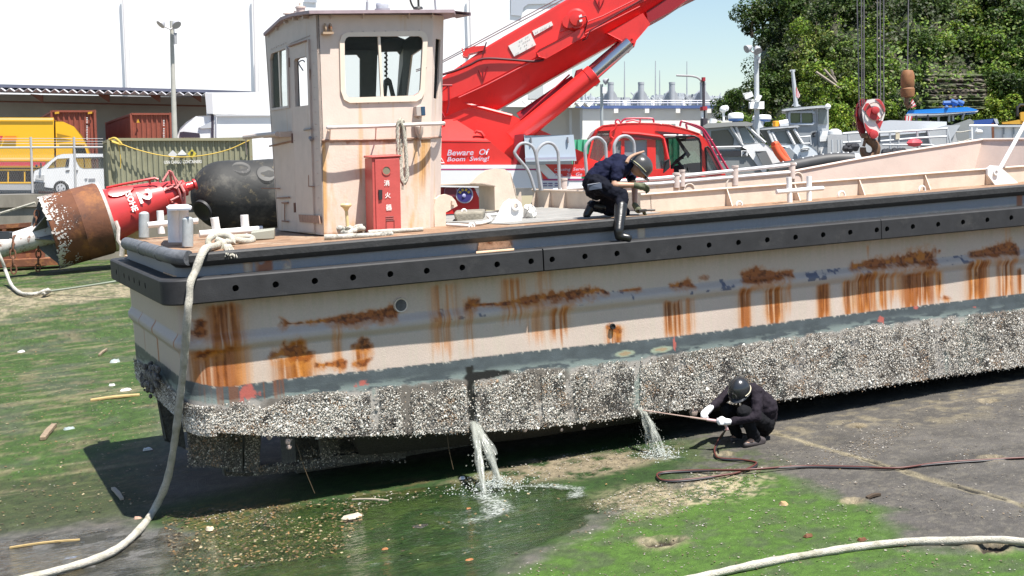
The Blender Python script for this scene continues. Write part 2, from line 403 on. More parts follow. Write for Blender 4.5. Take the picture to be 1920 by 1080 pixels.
# water lying in the puddle and the slick
def water_mat(name, tint, thick):
    m = bpy.data.materials.new(name); m.use_nodes = True; n = m.node_tree; L = n.links.new
    n.nodes.remove(n.nodes['Principled BSDF'])
    tr = n.nodes.new('ShaderNodeBsdfTransparent'); tr.inputs[0].default_value = (*tint, 1)
    gl = n.nodes.new('ShaderNodeBsdfGlossy'); gl.inputs['Roughness'].default_value = .07; gl.inputs[0].default_value = (1, 1, 1, 1)
    fr = n.nodes.new('ShaderNodeFresnel'); fr.inputs[0].default_value = 1.33
    mx = n.nodes.new('ShaderNodeMixShader'); tc = n.nodes.new('ShaderNodeTexCoord')
    nz = n.nodes.new('ShaderNodeTexNoise'); nz.inputs['Scale'].default_value = 9; nz.inputs['Detail'].default_value = 5; nz.inputs['Distortion'].default_value = .6
    mp = n.nodes.new('ShaderNodeMapping'); mp.inputs['Scale'].default_value = (.8, 2.2, 1); L(tc.outputs['Object'], mp.inputs[0]); L(mp.outputs[0], nz.inputs['Vector'])
    b = n.nodes.new('ShaderNodeBump'); b.inputs['Strength'].default_value = thick; b.inputs['Distance'].default_value = .03
    L(nz.outputs['Fac'], b.inputs['Height']); L(b.outputs[0], gl.inputs['Normal']); L(b.outputs[0], fr.inputs['Normal'])
    L(fr.outputs[0], mx.inputs[0]); L(tr.outputs[0], mx.inputs[1]); L(gl.outputs[0], mx.inputs[2]); L(mx.outputs[0], n.nodes['Material Output'].inputs[0]); return m
WM = water_mat('puddle_water', (.86, .92, .82), 1.0)
def flat_sheet(name, pts, lift, m, sub=26):
    poly = gpoly(pts); c = np.mean(poly, 0); b = MB('b'); vs = []; fs = []; rings = sub; N = 96
    Q = []
    for i in range(len(poly)):
        for k in range(8): Q.append(np.asarray(poly[i]) * (1 - k / 8) + np.asarray(poly[(i + 1) % len(poly)]) * k / 8)
    N = len(Q)
    for r in range(1, rings + 1):
        for q in Q: p = c + (q - c) * r / rings; vs.append((p[0], p[1], gz(p[0]) + lift))
    fs = [(r * N + k, r * N + (k + 1) % N, (r + 1) * N + (k + 1) % N, (r + 1) * N + k) for r in range(rings - 1) for k in range(N)]
    fs.append(tuple(range(N))); b.add(vs, fs); return b.build(name, m, smooth=60)
o = flat_sheet('puddle', PUD, -.004, WM); o['kind'] = 'structure'
SL = [(-200, 1060), (60, 1006), (200, 990), (320, 990), (380, 1020), (330, 1060), (260, 1120), (-300, 1150)]
o = flat_sheet('wet_slick', SL, .004, water_mat('slick_water', (.9, .9, .86), .9)); o['kind'] = 'structure'

# loose shells and litter: nobody could count them
def chips(name, zones, m, size, lift=.006, seed=5, cols=None):
    r = np.random.default_rng(seed); VV = []; FF = []; CC = []
    for (pts, n, dens) in zones:
        poly = np.array(gpoly(pts)); lo, hi = poly.min(0), poly.max(0)
        q = lo + r.random((n * 3, 2)) * (hi - lo); q = q[poly_sd(q[:, 0], q[:, 1], poly) < 0]
        if dens: q = q[fbm(q[:, 0] * 1.7, q[:, 1] * 1.7, 4, 31) + r.random(len(q)) * .25 > dens]
        q = q[:n]; k = len(q); a = r.random(k) * 6.28; s = size * (.45 + r.random(k) ** 2 * 1.3); el = .45 + r.random(k) * .5
        u = np.c_[np.cos(a), np.sin(a), (r.random(k) - .5) * .6] * s[:, None]; v_ = np.c_[-np.sin(a), np.cos(a), (r.random(k) - .5) * .6] * (s * el)[:, None]
        c = np.c_[q, gz(q[:, 0]) + lift + s * .25]
        V = np.stack([c - u, c - v_ * .8 , c + u, c + v_], 1); F = np.arange(k * 4).reshape(k, 4) + sum(len(x) for x in VV) * 4
        VV.append(V); FF.append(F); CC.append(np.asarray(cols)[r.integers(0, len(cols), k)] * (.7 + .5 * r.random((k, 1))))
    V = np.concatenate(VV).reshape(-1, 3) @ MS.T; F = np.concatenate(FF)
    return raw_mesh(name, V, F, m, fcols=np.concatenate(CC), smooth=0)
cm = mat('chip_colours', (.5, .5, .5), .6, attr=True)
PALE = [(.28, .25, .21), (.20, .17, .13), (.15, .11, .07), (.34, .32, .29), (.12, .09, .05)]
o = chips('shell_litter', [
    ([(1090, 950), (1190, 910), (1290, 900), (1290, 960), (1180, 985)], 1300, 0), ([(1260, 940), (1290, 885), (1430, 875), (1410, 930)], 900, 0),
    ([(1430, 830), (1960, 700), (1980, 990), (1640, 950), (1480, 900)], 2300, .62), ([(1500, 880), (1540, 850), (1690, 790), (1720, 800), (1640, 860)], 900, 0),
    ([(840, 905), (1000, 860), (1290, 815), (1280, 850), (1100, 895), (960, 915)], 1500, .4),
    ([(900, 1100), (1090, 985), (1420, 890), (1650, 960), (1650, 1010), (1950, 1040), (1950, 1100)], 1500, .5),
    ([(0, 560), (330, 500), (330, 820), (330, 960), (-100, 1000)], 4200, .58), ([(330, 975), (700, 925), (880, 915), (520, 990)], 700, .5)], cm, .009, cols=PALE)
tag(o, 'pale broken shells scattered thinly over the algae and concrete', 'shells', kind='stuff')
o = chips('leaf_litter', [([(-100, 600), (330, 560), (330, 960), (0, 1000)], 5200, .5), ([(0, 540), (260, 525), (260, 560), (0, 600)], 600, 0),
    ([(300, 960), (700, 940), (640, 1040), (330, 1080)], 2200, .45), ([(500, 950), (900, 900), (1300, 860), (1250, 1000), (700, 1080)], 220, 0)], cm, .014, seed=11, cols=[(.16, .11, .05), (.20, .15, .08), (.10, .065, .03), (.20, .11, .04), (.05, .035, .02), (.3, .25, .15)])
tag(o, 'brown weed scraps and leaf bits strewn over the algae', 'litter', kind='stuff')

# single pieces lying about
def plank(name, label, cat, a, b, wd, th, m, lift=0, group=None):
    a = bg_(*a) + A(0, 0, lift); b = bg_(*b) + A(0, 0, lift); d = b - a; L = np.linalg.norm(d); d /= L; s = np.cross(A(0, 0, 1), d)
    q = MB('b'); n = 7
    top = []
    for i in range(n):
        t = i / (n - 1); wv = wd / 2 * (1 - .55 * abs(t - .45) ** 1.5) * (1 + .12 * math.sin(i * 2.3)); c = a + d * L * t + A(0, 0, th * .5 + .012 * math.sin(t * 3.1))
        top += [c - s * wv - A(0, 0, th / 2), c + s * wv - A(0, 0, th / 2), c + s * wv + A(0, 0, th / 2), c - s * wv + A(0, 0, th / 2)]
    fs = [(i * 4 + k, i * 4 + (k + 1) % 4, (i + 1) * 4 + (k + 1) % 4, (i + 1) * 4 + k) for i in range(n - 1) for k in range(4)] + [(3, 2, 1, 0), (n * 4 - 4, n * 4 - 3, n * 4 - 2, n * 4 - 1)]
    q.add(top, fs); o = q.build(name, m, smooth=0, bevel=th * .15); return tag(o, label, cat, group)
wy = mat('yellow_wood', (.42, .30, .13), .7, var=.3, vscale=14, stretch=(1, 6, 6)); wg = mat('grey_wood', (.24, .18, .12), .8, var=.35, vscale=14)
plank('plank', 'long yellow wooden paddle shaped board lying on the green algae', 'plank', (170, 752), (262, 742), .13, .03, wy)
plank('wood_block', 'short brown wood offcut lying tilted on the green algae at left', 'wood', (80, 826), (102, 800), .09, .05, wg)
plank('stick', 'thin pale stick lying at the left tip of the dark hull shadow', 'stick', (212, 918), (229, 938), .05, .03, mat('pale_wood', (.4, .34, .27), .8))
plank('bamboo_stick', 'long thin tan cane lying on the wet grey slick at bottom left', 'stick', (18, 1029), (150, 1014), .025, .02, wy)
plank('driftwood', 'small dark twig beside a heap of shells on the grey concrete', 'stick', (1625, 937), (1650, 930), .04, .03, mat('dark_wood', (.06, .04, .025), .8))
plank('branch_piece', 'pale twig lying in the brown weeds below the hull shadow', 'stick', (660, 938), (728, 940), .02, .015, mat('pale_wood', (.4, .34, .27), .8))
plank('splinter', 'split wood piece leaning on twigs on the algae left of the stern', 'wood', (186, 668), (200, 657), .05, .04, wg)
bone = mat('plastic_white', (.7, .69, .67), .5, var=.15, vscale=20)
def scrap(name, label, cat, px, py, w_, d_, h_, m, seed):
    r = np.random.default_rng(seed); c = bg_(px, py); q = MB('b'); n = 11
    ring = [(c[0] + math.cos(6.283 * k / n) * w_ / 2 * (.75 + .5 * r.random()), c[1] + math.sin(6.283 * k / n) * d_ / 2 * (.75 + .5 * r.random())) for k in range(n)]
    lo = [(x, y, gz(x)) for x, y in ring]; hi = [(c[0] + (x - c[0]) * .7, c[1] + (y - c[1]) * .7, gz(x) + h_ * (.6 + .6 * r.random())) for x, y in ring]
    q.add(lo + hi + [(c[0], c[1], gz(c[0]) + h_ * .9)], [(k, (k + 1) % n, n + (k + 1) % n, n + k) for k in range(n)] + [(n + k, n + (k + 1) % n, 2 * n) for k in range(n)])
    return tag(q.build(name, m, smooth=50), label, cat)
scrap('plastic_scrap', 'white plastic scrap on the green algae at the far left', 'scrap', 40, 660, .15, .13, .03, bone, 1)
scrap('plastic_bag', 'greyish crumpled plastic bag on the algae left of the stern', 'bag', 216, 679, .2, .2, .05, mat('bag_grey', (.32, .36, .35), .4, var=.2, vscale=25), 2)
scrap('foam_piece', 'slim white foam strip on the algae just above the yellow board', 'scrap', 236, 732, .2, .09, .03, bone, 3)
scrap('shell', 'small white shell on the algae nearest above the foam strip', 'shell', 210, 723, .09, .08, .03, bone, 4)
scrap('grey_rag', 'pale bluish rag lying on the algae beside the wood offcut', 'rag', 129, 805, .15, .1, .03, mat('rag_blue', (.25, .30, .30), .7, var=.2, vscale=25), 5)
scrap('float_scrap', 'pale oval scrap lying inside the dark shadow of the stern', 'scrap', 276, 844, .14, .08, .03, bone, 6)
scrap('paper_scrap', 'square cream scrap in the brown weed at the puddle edge', 'scrap', 393, 993, .09, .1, .03, mat('cream_scrap', (.5, .42, .30), .7), 7)
scrap('brick_piece', 'pinkish brick crumb beside the slack white rope on the ground', 'stone', 258, 973, .1, .09, .03, mat('brick_pink', (.42, .26, .19), .8), 8)
scrap('oyster_shell', 'white oyster shell at the edge of the hull shadow by the water jet', 'shell', 866, 898, .07, .06, .02, bone, 9)
scrap('oyster_cluster', 'whitish shell cluster in the weed right below the hull shadow', 'shell', 660, 970, .2, .12, .03, mat('shell_tan', (.42, .36, .29), .7, var=.3, vscale=30), 10)
scrap('dead_leaf', 'curled tan leaf on the bright algae below the hose', 'leaf', 1469, 946, .08, .1, .03, mat('leaf_tan', (.36, .24, .12), .7), 11)
scrap('brown_leaf', 'dark brown leaf on the algae above the big white rope', 'leaf', 1616, 1013, .09, .06, .02, mat('leaf_dark', (.13, .05, .02), .7), 12)
scrap('rust_flake', 'rusty flake on the bright algae left of the dark brown leaf', 'flake', 1515, 1006, .09, .06, .02, mat('leaf_dark', (.13, .05, .02), .7), 13)
orl = mat('leaf_orange', (.30, .12, .04), .6)
scrap('orange_leaf', 'bright orange leaf floating at the lower edge of the puddle', 'leaf', 880, 1050, .07, .045, .012, orl, 14)
scrap('floating_leaf', 'orange leaf floating in the middle of the puddle left of the splash', 'leaf', 722, 1030, .06, .04, .012, orl, 15)
scrap('wet_leaf', 'small orange leaf on the water above the foam curl', 'leaf', 878, 954, .055, .035, .012, orl, 16)
# ================================================================ THE BARGE (slipway frame)
barge = thing('barge', 'rust streaked beige work barge with black rubber fenders hauled out on the slipway', 'barge', WB((5, 2, gz(5))))
YH = .26; XS = -.5; CR = .25; YF = 4.0
def zt(x): return .362 + .0035 * x
_bp = [by(px, py, YH) for px, py in [(400, 806), (480, 812), (640, 815), (850, 808), (1000, 800), (1150, 781), (1300, 762), (1450, 748), (1600, 728), (1750, 706), (1920, 682)]]
BX, BZ = np.array([p[0] for p in _bp]), np.array([p[2] for p in _bp])
def zbot(x): return np.where(x > BX[-1], BZ[-1] + (x - BX[-1]) * -.01, np.interp(x, BX, BZ))
_pp = [by(px, py, YH) for px, py in [(400, 729), (450, 722), (553, 708), (687, 695), (840, 678), (960, 662), (1257, 632), (1500, 600), (1600, 588), (1920, 550)]]
_ps = [by(px, py, YH) for px, py in [(380, 766), (480, 751), (560, 743), (687, 731), (840, 715), (960, 699), (1178, 677), (1421, 643), (1619, 613), (1920, 581)]]
PX_, PZ_ = np.array([p[0] for p in _pp]), np.array([p[2] for p in _pp])
SX_, SZ_ = np.array([p[0] for p in _ps]), np.array([p[2] for p in _ps])
RA, RB, RC_ = (np.polyfit(*zip(*[(by(px, py, YH)[0], by(px, py, YH)[2]) for px, py in L_]), 1) for L_ in (
    [(480, 615), (1167, 547), (1700, 489)], [(480, 636), (1167, 562), (1700, 503)], [(480, 655), (1167, 580), (1700, 519)]))
# plan outline: stern far -> stern near -> corner -> side to the bow, then back along the far side
path = [(14, YF), (6, YF), (.0, YF)] + arc((XS + CR, YF - CR), CR, 90, 180, 6)
path += [(XS, y) for y in np.arange(YF - CR - .02, YH + CR, -.02)]
i_c0 = len(path)
path += arc((XS + CR, YH + CR), CR, 180, 270, 24)
path += [(x, YH) for x in np.r_[np.arange(XS + CR + .015, 10.9, .0135), np.arange(10.9, 14.01, .03)]]
path = np.array(path); dp = np.gradient(path, axis=0); dp /= np.linalg.norm(dp, axis=1)[:, None]
nrm = np.c_[dp[:, 1], -dp[:, 0]]
arclen = np.r_[0, np.cumsum(np.linalg.norm(np.diff(path, axis=0), axis=1))]
arclen -= arclen[np.argmin(abs(path[:, 0] - 0) + abs(path[:, 1] - YH))]   # s = x on the near side
S = arclen; NV = 172; tv = np.linspace(0, 1, NV)
zb = zbot(np.maximum(path[:, 0], BX[0])); _cw = sst(-.1, -.75, S); zb = zb * (1 - _cw) + np.where(S < -.05, -1.33, zb) * _cw; ztp = .34 + .0035 * path[:, 0]
Zh = ztp[:, None] + (zb - ztp)[:, None] * tv; Sg = np.repeat(S[:, None], NV, 1); Xg = np.repeat(path[:, :1], NV, 1)
ra, rb, rc = (np.polyval(k, Xg) for k in (RA, RB, RC_))
ridge = np.where(Zh > rb + .012, sst(ra, rb + .012, Zh), np.where(Zh < rb - .012, sst(rc, rb - .012, Zh), 1.)) * .05
dent = (fbm(Sg * .8, Zh * 1.5, 3, 44) - .5) * .02
off = ridge + dent
Ph = np.stack([path[:, :1] + nrm[:, :1] * off, path[:, 1:] + nrm[:, 1:] * off, Zh], -1)
# --- painted steel: cream topsides, slate boot-topping, rust
a1 = fbm(Sg * 1.3, Zh * 1.3, 5, 51); a2 = fbm(Sg * 9, Zh * 9, 4, 52); a3 = fbm(Sg * 30, Zh * 30, 3, 53); vs_ = fbm(Sg * 26, Zh * .9, 4, 54); vs2 = fbm(Sg * 38, Zh * 1.2, 4, 55)
hc = np.zeros(Zh.shape + (3,)); hc[:] = (.53, .44, .38); hc *= (.93 + .12 * a1[..., None]) * (.97 + .06 * a3[..., None])
hc = lerp(hc, (.50, .44, .36), sst(.52, .7, vs_) * .5)
hc = lerp(hc, (.42, .36, .27), sst(.0, -.35, Zh + .12 + .2 * (vs_ - .5)) * 0 + sst(-.34, -.12, Zh) * sst(.45, .6, vs_) * .45)
hc = lerp(hc, (.19, .225, .28), sst(.10, .13, Zh - .0035 * Xg + (a2 - .5) * .02) * .85)      # bluish strip between the fenders
hc = lerp(hc, (.44, .39, .365), ((Zh < ra) & (Zh > rc)) * .8)
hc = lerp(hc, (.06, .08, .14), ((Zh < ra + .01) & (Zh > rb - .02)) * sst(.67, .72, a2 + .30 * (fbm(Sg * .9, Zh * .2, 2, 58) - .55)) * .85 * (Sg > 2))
RUST = [A(.50, .185, .025), A(.29, .078, .009), A(.115, .03, .007), A(.035, .014, .008)]
def pxs(px, py): p = by(px, py, YH); return p[0], p[2]
def streak_(x0, x1, y0, y1, k=1., lvl=0):        # a run of rust below a leak; pixels on the photograph's hull
    global hc
    xm = (x0 + x1) / 2; s0, z0 = pxs(x0, y0); s1, _ = pxs(x1, y0); _, z1 = pxs(xm, y1)
    _, z0 = pxs(xm, y0); m = (Sg - (s0 + s1) / 2) / (abs(s1 - s0) / 2)
    edge = sst(1.35, .45, np.abs(m) + (vs2 - .5) * .9 + (vs_ - .5) * .4)
    ver = sst(z0 + .03, z0 - .03, Zh + (a2 - .5) * .05) * sst(z1 - .10, z1 + .12, Zh + (vs_ - .5) * .35)
    body = edge * ver * k
    halo = sst(2.1, .3, np.abs(m) + (vs_ - .5) * .8) * ver * k
    hc = lerp(hc, (.54, .35, .19), np.clip(halo * .42, 0, 1))
    hc = lerp(hc, RUST[0] * 1.25, np.clip(body * (.15 + 1.2 * sst(.3, .62, vs2)), 0, 1) * .85)
    hc = lerp(hc, RUST[1], np.clip(body * sst(.42, .62, vs_ * .6 + vs2 * .4 + lvl * .12), 0, 1) * .85)
    if lvl > 0: hc = lerp(hc, RUST[2], np.clip(body * sst(.5, .66, vs2 * .7 + a2 * .3 + lvl * .05) * sst(z1, z0, Zh + .1), 0, 1) * .8)
def scab(pts, k=1., th=.02):                     # a ragged patch of scale along a polyline given as (x, y, half height)
    global hc
    q = [(*pxs(px, py), h * .8 / 165.) for px, py, h in pts]
    zc = np.interp(Sg, [a[0] for a in q], [a[1] for a in q]); hh = np.interp(Sg, [a[0] for a in q], [a[2] for a in q])
    Sn = Sg + (a2 - .5) * .22 + (a1 - .5) * .1; ins = sst(q[0][0] - .04, q[0][0] + .05, Sn) * sst(q[-1][0] + .04, q[-1][0] - .05, Sn)
    d = np.abs(Zh - zc) / hh + (a2 - .5) * 1.9 + (a3 - .5) * 1.2 + (a1 - .5) * 1.2
    hc = lerp(hc, RUST[0], sst(2.0, .6, d - sst(zc, zc - hh * 3, Zh) * .9) * ins * k * .6)
    m = sst(1.15, .55, d) * ins * k
    hc = lerp(hc, RUST[1], m * .9); hc = lerp(hc, RUST[2], m * sst(.46, .64, a3) * .9); hc = lerp(hc, RUST[0], m * sst(.52, .66, a2) * .7)
    hc = lerp(hc, RUST[3], m * sst(.60, .72, fbm(Sg * 18, Zh * 18, 3, 66)) * .6)
for s_ in [(385, 452, 572, 655, 1, .5), (352, 372, 664, 740, .8, .4), (366, 455, 655, 772, 1.15, 1.2), (440, 470, 650, 735, .4, 0), (513, 592, 668, 722, .9, .8), (540, 575, 640, 765, .9, .3), (620, 640, 610, 690, .5, 0),
           (662, 690, 648, 690, .8, .6), (805, 850, 590, 660, .5, 0), (802, 862, 534, 600, .5, 0), (868, 885, 560, 655, .5, 0), (937, 985, 522, 600, .65, 0), (985, 1020, 560, 640, .45, 0), (1030, 1066, 576, 628, .95, .4),
           (1000, 1035, 500, 552, .35, 0), (1136, 1168, 612, 652, .9, .7), (1245, 1262, 566, 628, 1, .6), (1262, 1280, 566, 640, 1, .9), (1283, 1303, 560, 625, .55, 0), (1384, 1408, 540, 618, 1, .4), (1436, 1468, 540, 614, 1.05, .7), (1470, 1484, 536, 585, .5, 0),
           (1532, 1556, 534, 598, 1.15, .8), (1582, 1603, 528, 594, 1.1, .9), (1603, 1645, 512, 590, 1.1, .5), (1648, 1664, 514, 580, 1, .4), (1664, 1692, 512, 560, .6, 0), (1690, 1750, 512, 572, 1.2, 1.4), (1755, 1768, 510, 560, 1, .5),
           (1770, 1782, 560, 575, .6, 0), (1812, 1852, 488, 565, 1.15, .6), (1868, 1902, 488, 560, .95, .3), (1907, 1916, 505, 550, 1, .7), (1885, 1895, 425, 465, .5, 0), (1625, 1630, 460, 480, .5, 0)]: streak_(*s_)
for sc_ in [[(365, 668, 7), (395, 664, 10), (428, 655, 6)], [(512, 666, 14), (535, 660, 17), (560, 665, 22), (587, 662, 14)], [(526, 603, 12), (545, 607, 3), (600, 602, 6), (660, 597, 9), (740, 583, 10)], [(663, 648, 9), (692, 643, 9)],
            [(868, 578, 8), (898, 566, 10)], [(890, 572, 2), (940, 570, 4), (1004, 560, 8), (1040, 554, 13), (1085, 550, 12), (1125, 543, 8), (1140, 550, 3)], [(1170, 545, 3), (1205, 541, 4)], [(1258, 536, 6), (1290, 531, 11), (1305, 535, 6)], [(1316, 521, 6), (1322, 521, 6)],
            [(1384, 522, 10), (1420, 516, 14), (1455, 517, 12), (1490, 509, 12)], [(1595, 500, 9), (1640, 494, 13), (1690, 488, 15), (1735, 480, 22), (1750, 482, 18)], [(1812, 478, 4), (1850, 473, 12), (1875, 468, 11), (1902, 466, 14)], [(1138, 612, 8), (1163, 620, 6)],
            [(355, 620, 12), (388, 612, 16)], [(1765, 557, 4), (1775, 558, 4)], [(590, 685, 7), (648, 682, 9)], [(668, 683, 7), (688, 680, 7)], [(1755, 472, 3), (1765, 470, 3)]]: scab(sc_)
for (px0, px1, k) in [(290, 330, .8)]: pass
for (px, ya, yb, wd) in [(292, 600, 690, .05), (267, 585, 655, .03), (338, 628, 668, .04)]:            # runs on the stern plate
    q0, q1 = bx(px, ya, XS), bx(px, yb, XS); ss = np.interp(q0[1], path[8:i_c0, 1][::-1], S[8:i_c0][::-1])
    m = sst(wd, wd * .3, np.abs(Sg - ss) + (vs2 - .5) * wd) * sst(q0[2] + .02, q0[2] - .02, Zh) * sst(q1[2] - .05, q1[2] + .1, Zh)
    hc = lerp(hc, RUST[1] * 1.2, m * .85)
for (px0, px1, y) in [(455, 477, 496), (477, 515, 495), (528, 549, 492), (895, 965, 463), (1195, 1212, 440), (1905, 1919, 378)]:
    s0, z0 = pxs(px0, y); s1, _ = pxs(px1, y); m = sst(0, .03, Sg - s0) * sst(0, .03, s1 - Sg) * (Zh > .12) * sst(.3, .5, a2 + .1)
    hc = lerp(hc, RUST[1], m * .8); hc = lerp(hc, (.5, .42, .33), m * sst(.5, .6, a1))
pz, sz = np.interp(Xg, PX_, PZ_), np.interp(Xg, SX_, SZ_); _c2 = sst(-.05, -.6, Sg); pz = pz * (1 - _c2) - .905 * _c2; sz = sz * (1 - _c2) - 1.085 * _c2
boot = sst(pz + .006, pz - .006, Zh + (a3 - .5) * .02)
bcol = np.zeros_like(hc); bcol[:] = (.070, .085, .092); bcol *= (.75 + .5 * a2[..., None]) * (.8 + .4 * fbm(Sg * 2, Zh * 14, 3, 70)[..., None])
bcol = lerp(bcol, (.24, .29, .27), sst(.5, .62, fbm(Sg * 5, Zh * 24, 4, 71) + (pz - Zh) * .5) * sst(sz + .12, sz + .02, Zh) * .8)
bcol = lerp(bcol, (.5, .48, .42), sst(.62, .66, a3) * sst(pz - .03, pz, Zh))
bcol = lerp(bcol, RUST[1] * .8, sst(.55, .7, vs_) * sst(430, 380, 0 * Zh + 400) * (Sg < .5) * sst(-.45, -.2, Sg) * .8)
for (px, py, w_, h_) in [(463, 735, .1, .07), (455, 752, .03, .09), (680, 719, .06, .035), (1265, 640, .015, .09), (1652, 598, .045, .03), (1657, 605, .01, .06), (1718, 576, .04, .02), (1828, 576, .05, .015), (1878, 587, .03, .018), (1262, 628, .02, .02)]:
    s0, z0 = pxs(px, py); bcol = lerp(bcol, (.46, .115, .09), sst(1.15, .8, np.hypot((Sg - s0) / w_ / .8, (Zh - z0) / h_ / .8) + (a2 - .5) * 2.6 + (a3 - .5) * 1.6) * .85)
for (px, py) in [(1172, 663), (1240, 655)]:
    s0, z0 = pxs(px, py); d = np.hypot((Sg - s0) / .13, (Zh - z0) / .035) + (a2 - .5) * .6; bcol = lerp(bcol, (.33, .38, .28), sst(1.2, .9, d) * .8); bcol = lerp(bcol, (.33, .22, .12), sst(.75, .5, d) * .8)
hc = hc * (1 - boot[..., None]) + bcol * boot[..., None]
rz = sst(sz + .02, sz - .02, Zh + (a2 - .5) * .08)
hc = lerp(hc, (.36, .335, .305), rz); hc = lerp(hc, (.10, .085, .07), rz * sst(.52, .64, fbm(Sg * 2.2, Zh * 3, 4, 84)) * .8); hc = lerp(hc, (.24, .29, .26), rz * sst(.60, .70, fbm(Sg * 3.5, Zh * 1.2, 4, 85)) * .8)
slime = np.zeros_like(Zh)
for (px, ya, yb, w0, w1) in [(882, 690, 805, .05, .055)]:
    s0, z0 = pxs(px, ya); m = sst(w1, w1 * .4, np.abs(Sg - s0) + (a2 - .5) * .08) * (Zh < z0 + .02); hc = lerp(hc, (.012, .012, .010), m)
    m2 = sst(1.1, .8, np.hypot((Sg - pxs(912, 703)[0]) / .30, (Zh - pxs(912, 703)[1]) / .05) + (a2 - .5) * .8); hc = lerp(hc, (.014, .014, .013), m2); slime = np.maximum(m, m2)
steel = mat('hull_paint', (.5, .5, .5), .52, attr=True, var=.07, vscale=60, bump=.16, bscale=90, spec=.35)
grid_mesh('hull', Ph @ MS.T, steel, barge, np.clip(hc, 0, 1))
b = MB('b'); ib = [k for k in range(0, len(path), 12)] + [len(path) - 1]
q = [(*path[k], zb[k]) for k in ib]; inner = [(min(max(p[0], .6), 13), 2.1 + (p[1] - 2.1) * .82, gz(p[0]) * .45 + p[2] * .55 if p[0] > 1.2 else p[2]) for p in q]
n = len(q); b.add(q + inner, [(k, k + 1, n + k + 1, n + k) for k in range(n - 1)] + [tuple(range(n, 2 * n))])
b.build('hull_bottom', mat('fouled_bottom_shaded', (.016, .015, .013), .85, var=.5, vscale=30, bump=.6, bscale=60), barge, smooth=0)  # fouling tone lowered to near black, standing for the shade under the hull

# --- barnacle crust: tens of thousands of shells nobody could count
r = np.random.default_rng(3); N = 135000
px_ = r.random(N) * (14.2 + .35) - .35; zsp, zbb = np.interp(px_, SX_, SZ_), zbot(np.maximum(px_, BX[0]))
pz_ = zsp + .02 + (zbb - .02 - zsp - .02) * r.random(N) ** .93
keep = np.ones(N, bool)
for (p0, w_) in [(700, .05), (762, .055), (882, .045), (1068, .05), (1195, .035), (1010, .03)]:
    keep &= ~((np.abs(px_ - pxs(p0, 740)[0] + .05 * (fbm(pz_ * 5, pz_ * 0 + p0, 3, 89) - .5)) < w_ * 1.1) & (r.random(N) < .9))
keep &= ~((np.hypot((px_ - pxs(912, 703)[0]) / .3, (pz_ - pxs(912, 703)[1]) / .05) < 1) & (r.random(N) < .9))
keep &= fbm(px_ * 5, pz_ * 5, 4, 81) + np.minimum((zsp - pz_) * 1.6, .25) + r.random(N) * .25 > .60
keep &= ~((fbm(px_ * 2.2, pz_ * .8, 4, 88) > .66) & (r.random(N) < .7))
px_, pz_ = px_[keep], pz_[keep]; N = len(px_)
base = np.c_[px_, np.full(N, YH), pz_]; nn = np.tile([0, -1., 0], (N, 1))
# corner and stern
M2 = 9000; th = r.random(M2) * 1.57; cz = -1.10 - .04 * np.cos(th) * 2 - .30 * r.random(M2)
cb = np.c_[XS + CR - CR * np.sin(th), YH + CR - CR * np.cos(th), cz]; cn = np.c_[-np.sin(th), -np.cos(th), 0 * th]
M3 = 15000; yy = YH + CR + r.random(M3) * 3.2; sb = np.c_[np.full(M3, XS), yy, -1.10 - .25 * r.random(M3)]; sn = np.tile([-1., 0, 0], (M3, 1))
ex = []
for (x0, x1, ya, yb_, yy_, n_) in ((350, 430, 775, 876, .745, 3600), (428, 452, 800, 884, .895, 900), (458, 486, 805, 885, .895, 900), (422, 640, 872, 892, .995, 1500), (560, 760, 842, 868, .995, 900), (600, 636, 813, 860, .995, 500)):
    for a_, c_ in zip(r.uniform(x0, x1, n_), r.uniform(ya, yb_, n_)):
        if r.random() < .55: ex.append(by(a_, c_ - (max(0, a_ - 480) * .12 if yy_ > .99 and x1 == 640 else 0), yy_))
ex = np.array(ex); rag = np.c_[r.uniform(-.3, 13.9, 2600), np.full(2600, YH + .01), np.zeros(2600)]; rag[:, 2] = zbot(np.maximum(rag[:, 0], BX[0])) - np.abs(r.normal(0, .022, 2600)); ex = np.concatenate([ex, rag])
base = np.concatenate([base, cb, sb, ex]); nn = np.concatenate([nn, cn, sn, np.tile([0, -1., 0], (len(ex), 1))]); N = len(base)
base += nn * (.012 + .028 * r.random((N, 1)) * (fbm(base[:, 0] * 5 + base[:, 1], base[:, 2] * 5, 3, 82)[:, None] + .3))
s = (.0042 + .0075 * r.random(N) ** 2); big = r.random(N) < .008; s[big] *= 2.4
t1 = np.cross(nn, [0, 0, 1.]); t1 /= np.linalg.norm(t1, axis=1)[:, None]; t2 = np.cross(nn, t1)
an = r.random(N) * 6.28; ca, sa = np.cos(an)[:, None], np.sin(an)[:, None]; u = t1 * ca + t2 * sa; v_ = -t1 * sa + t2 * ca
el = (.45 + .7 * r.random(N))[:, None]; S_ = s[:, None]
ap = base + nn * S_ * (.3 + .8 * r.random((N, 1))) + (u * (r.random((N, 1)) - .5) + v_ * (r.random((N, 1)) - .5)) * S_
V = np.stack([base + u * S_, base + v_ * S_ * el, base - u * S_, base - v_ * S_ * el, ap], 1).reshape(-1, 3) @ MS.T
k = np.arange(N)[:, None] * 5; F = np.concatenate([np.concatenate([k + a, k + (a + 1) % 4, k + 4], 1)[:, None] for a in range(4)], 1).reshape(-1, 3)
pal = np.array([(.78, .75, .70), (.68, .63, .57), (.86, .84, .80), (.52, .46, .39), (.20, .18, .16), (.08, .07, .065), (.36, .25, .17), (.62, .60, .55), (.30, .27, .24)])
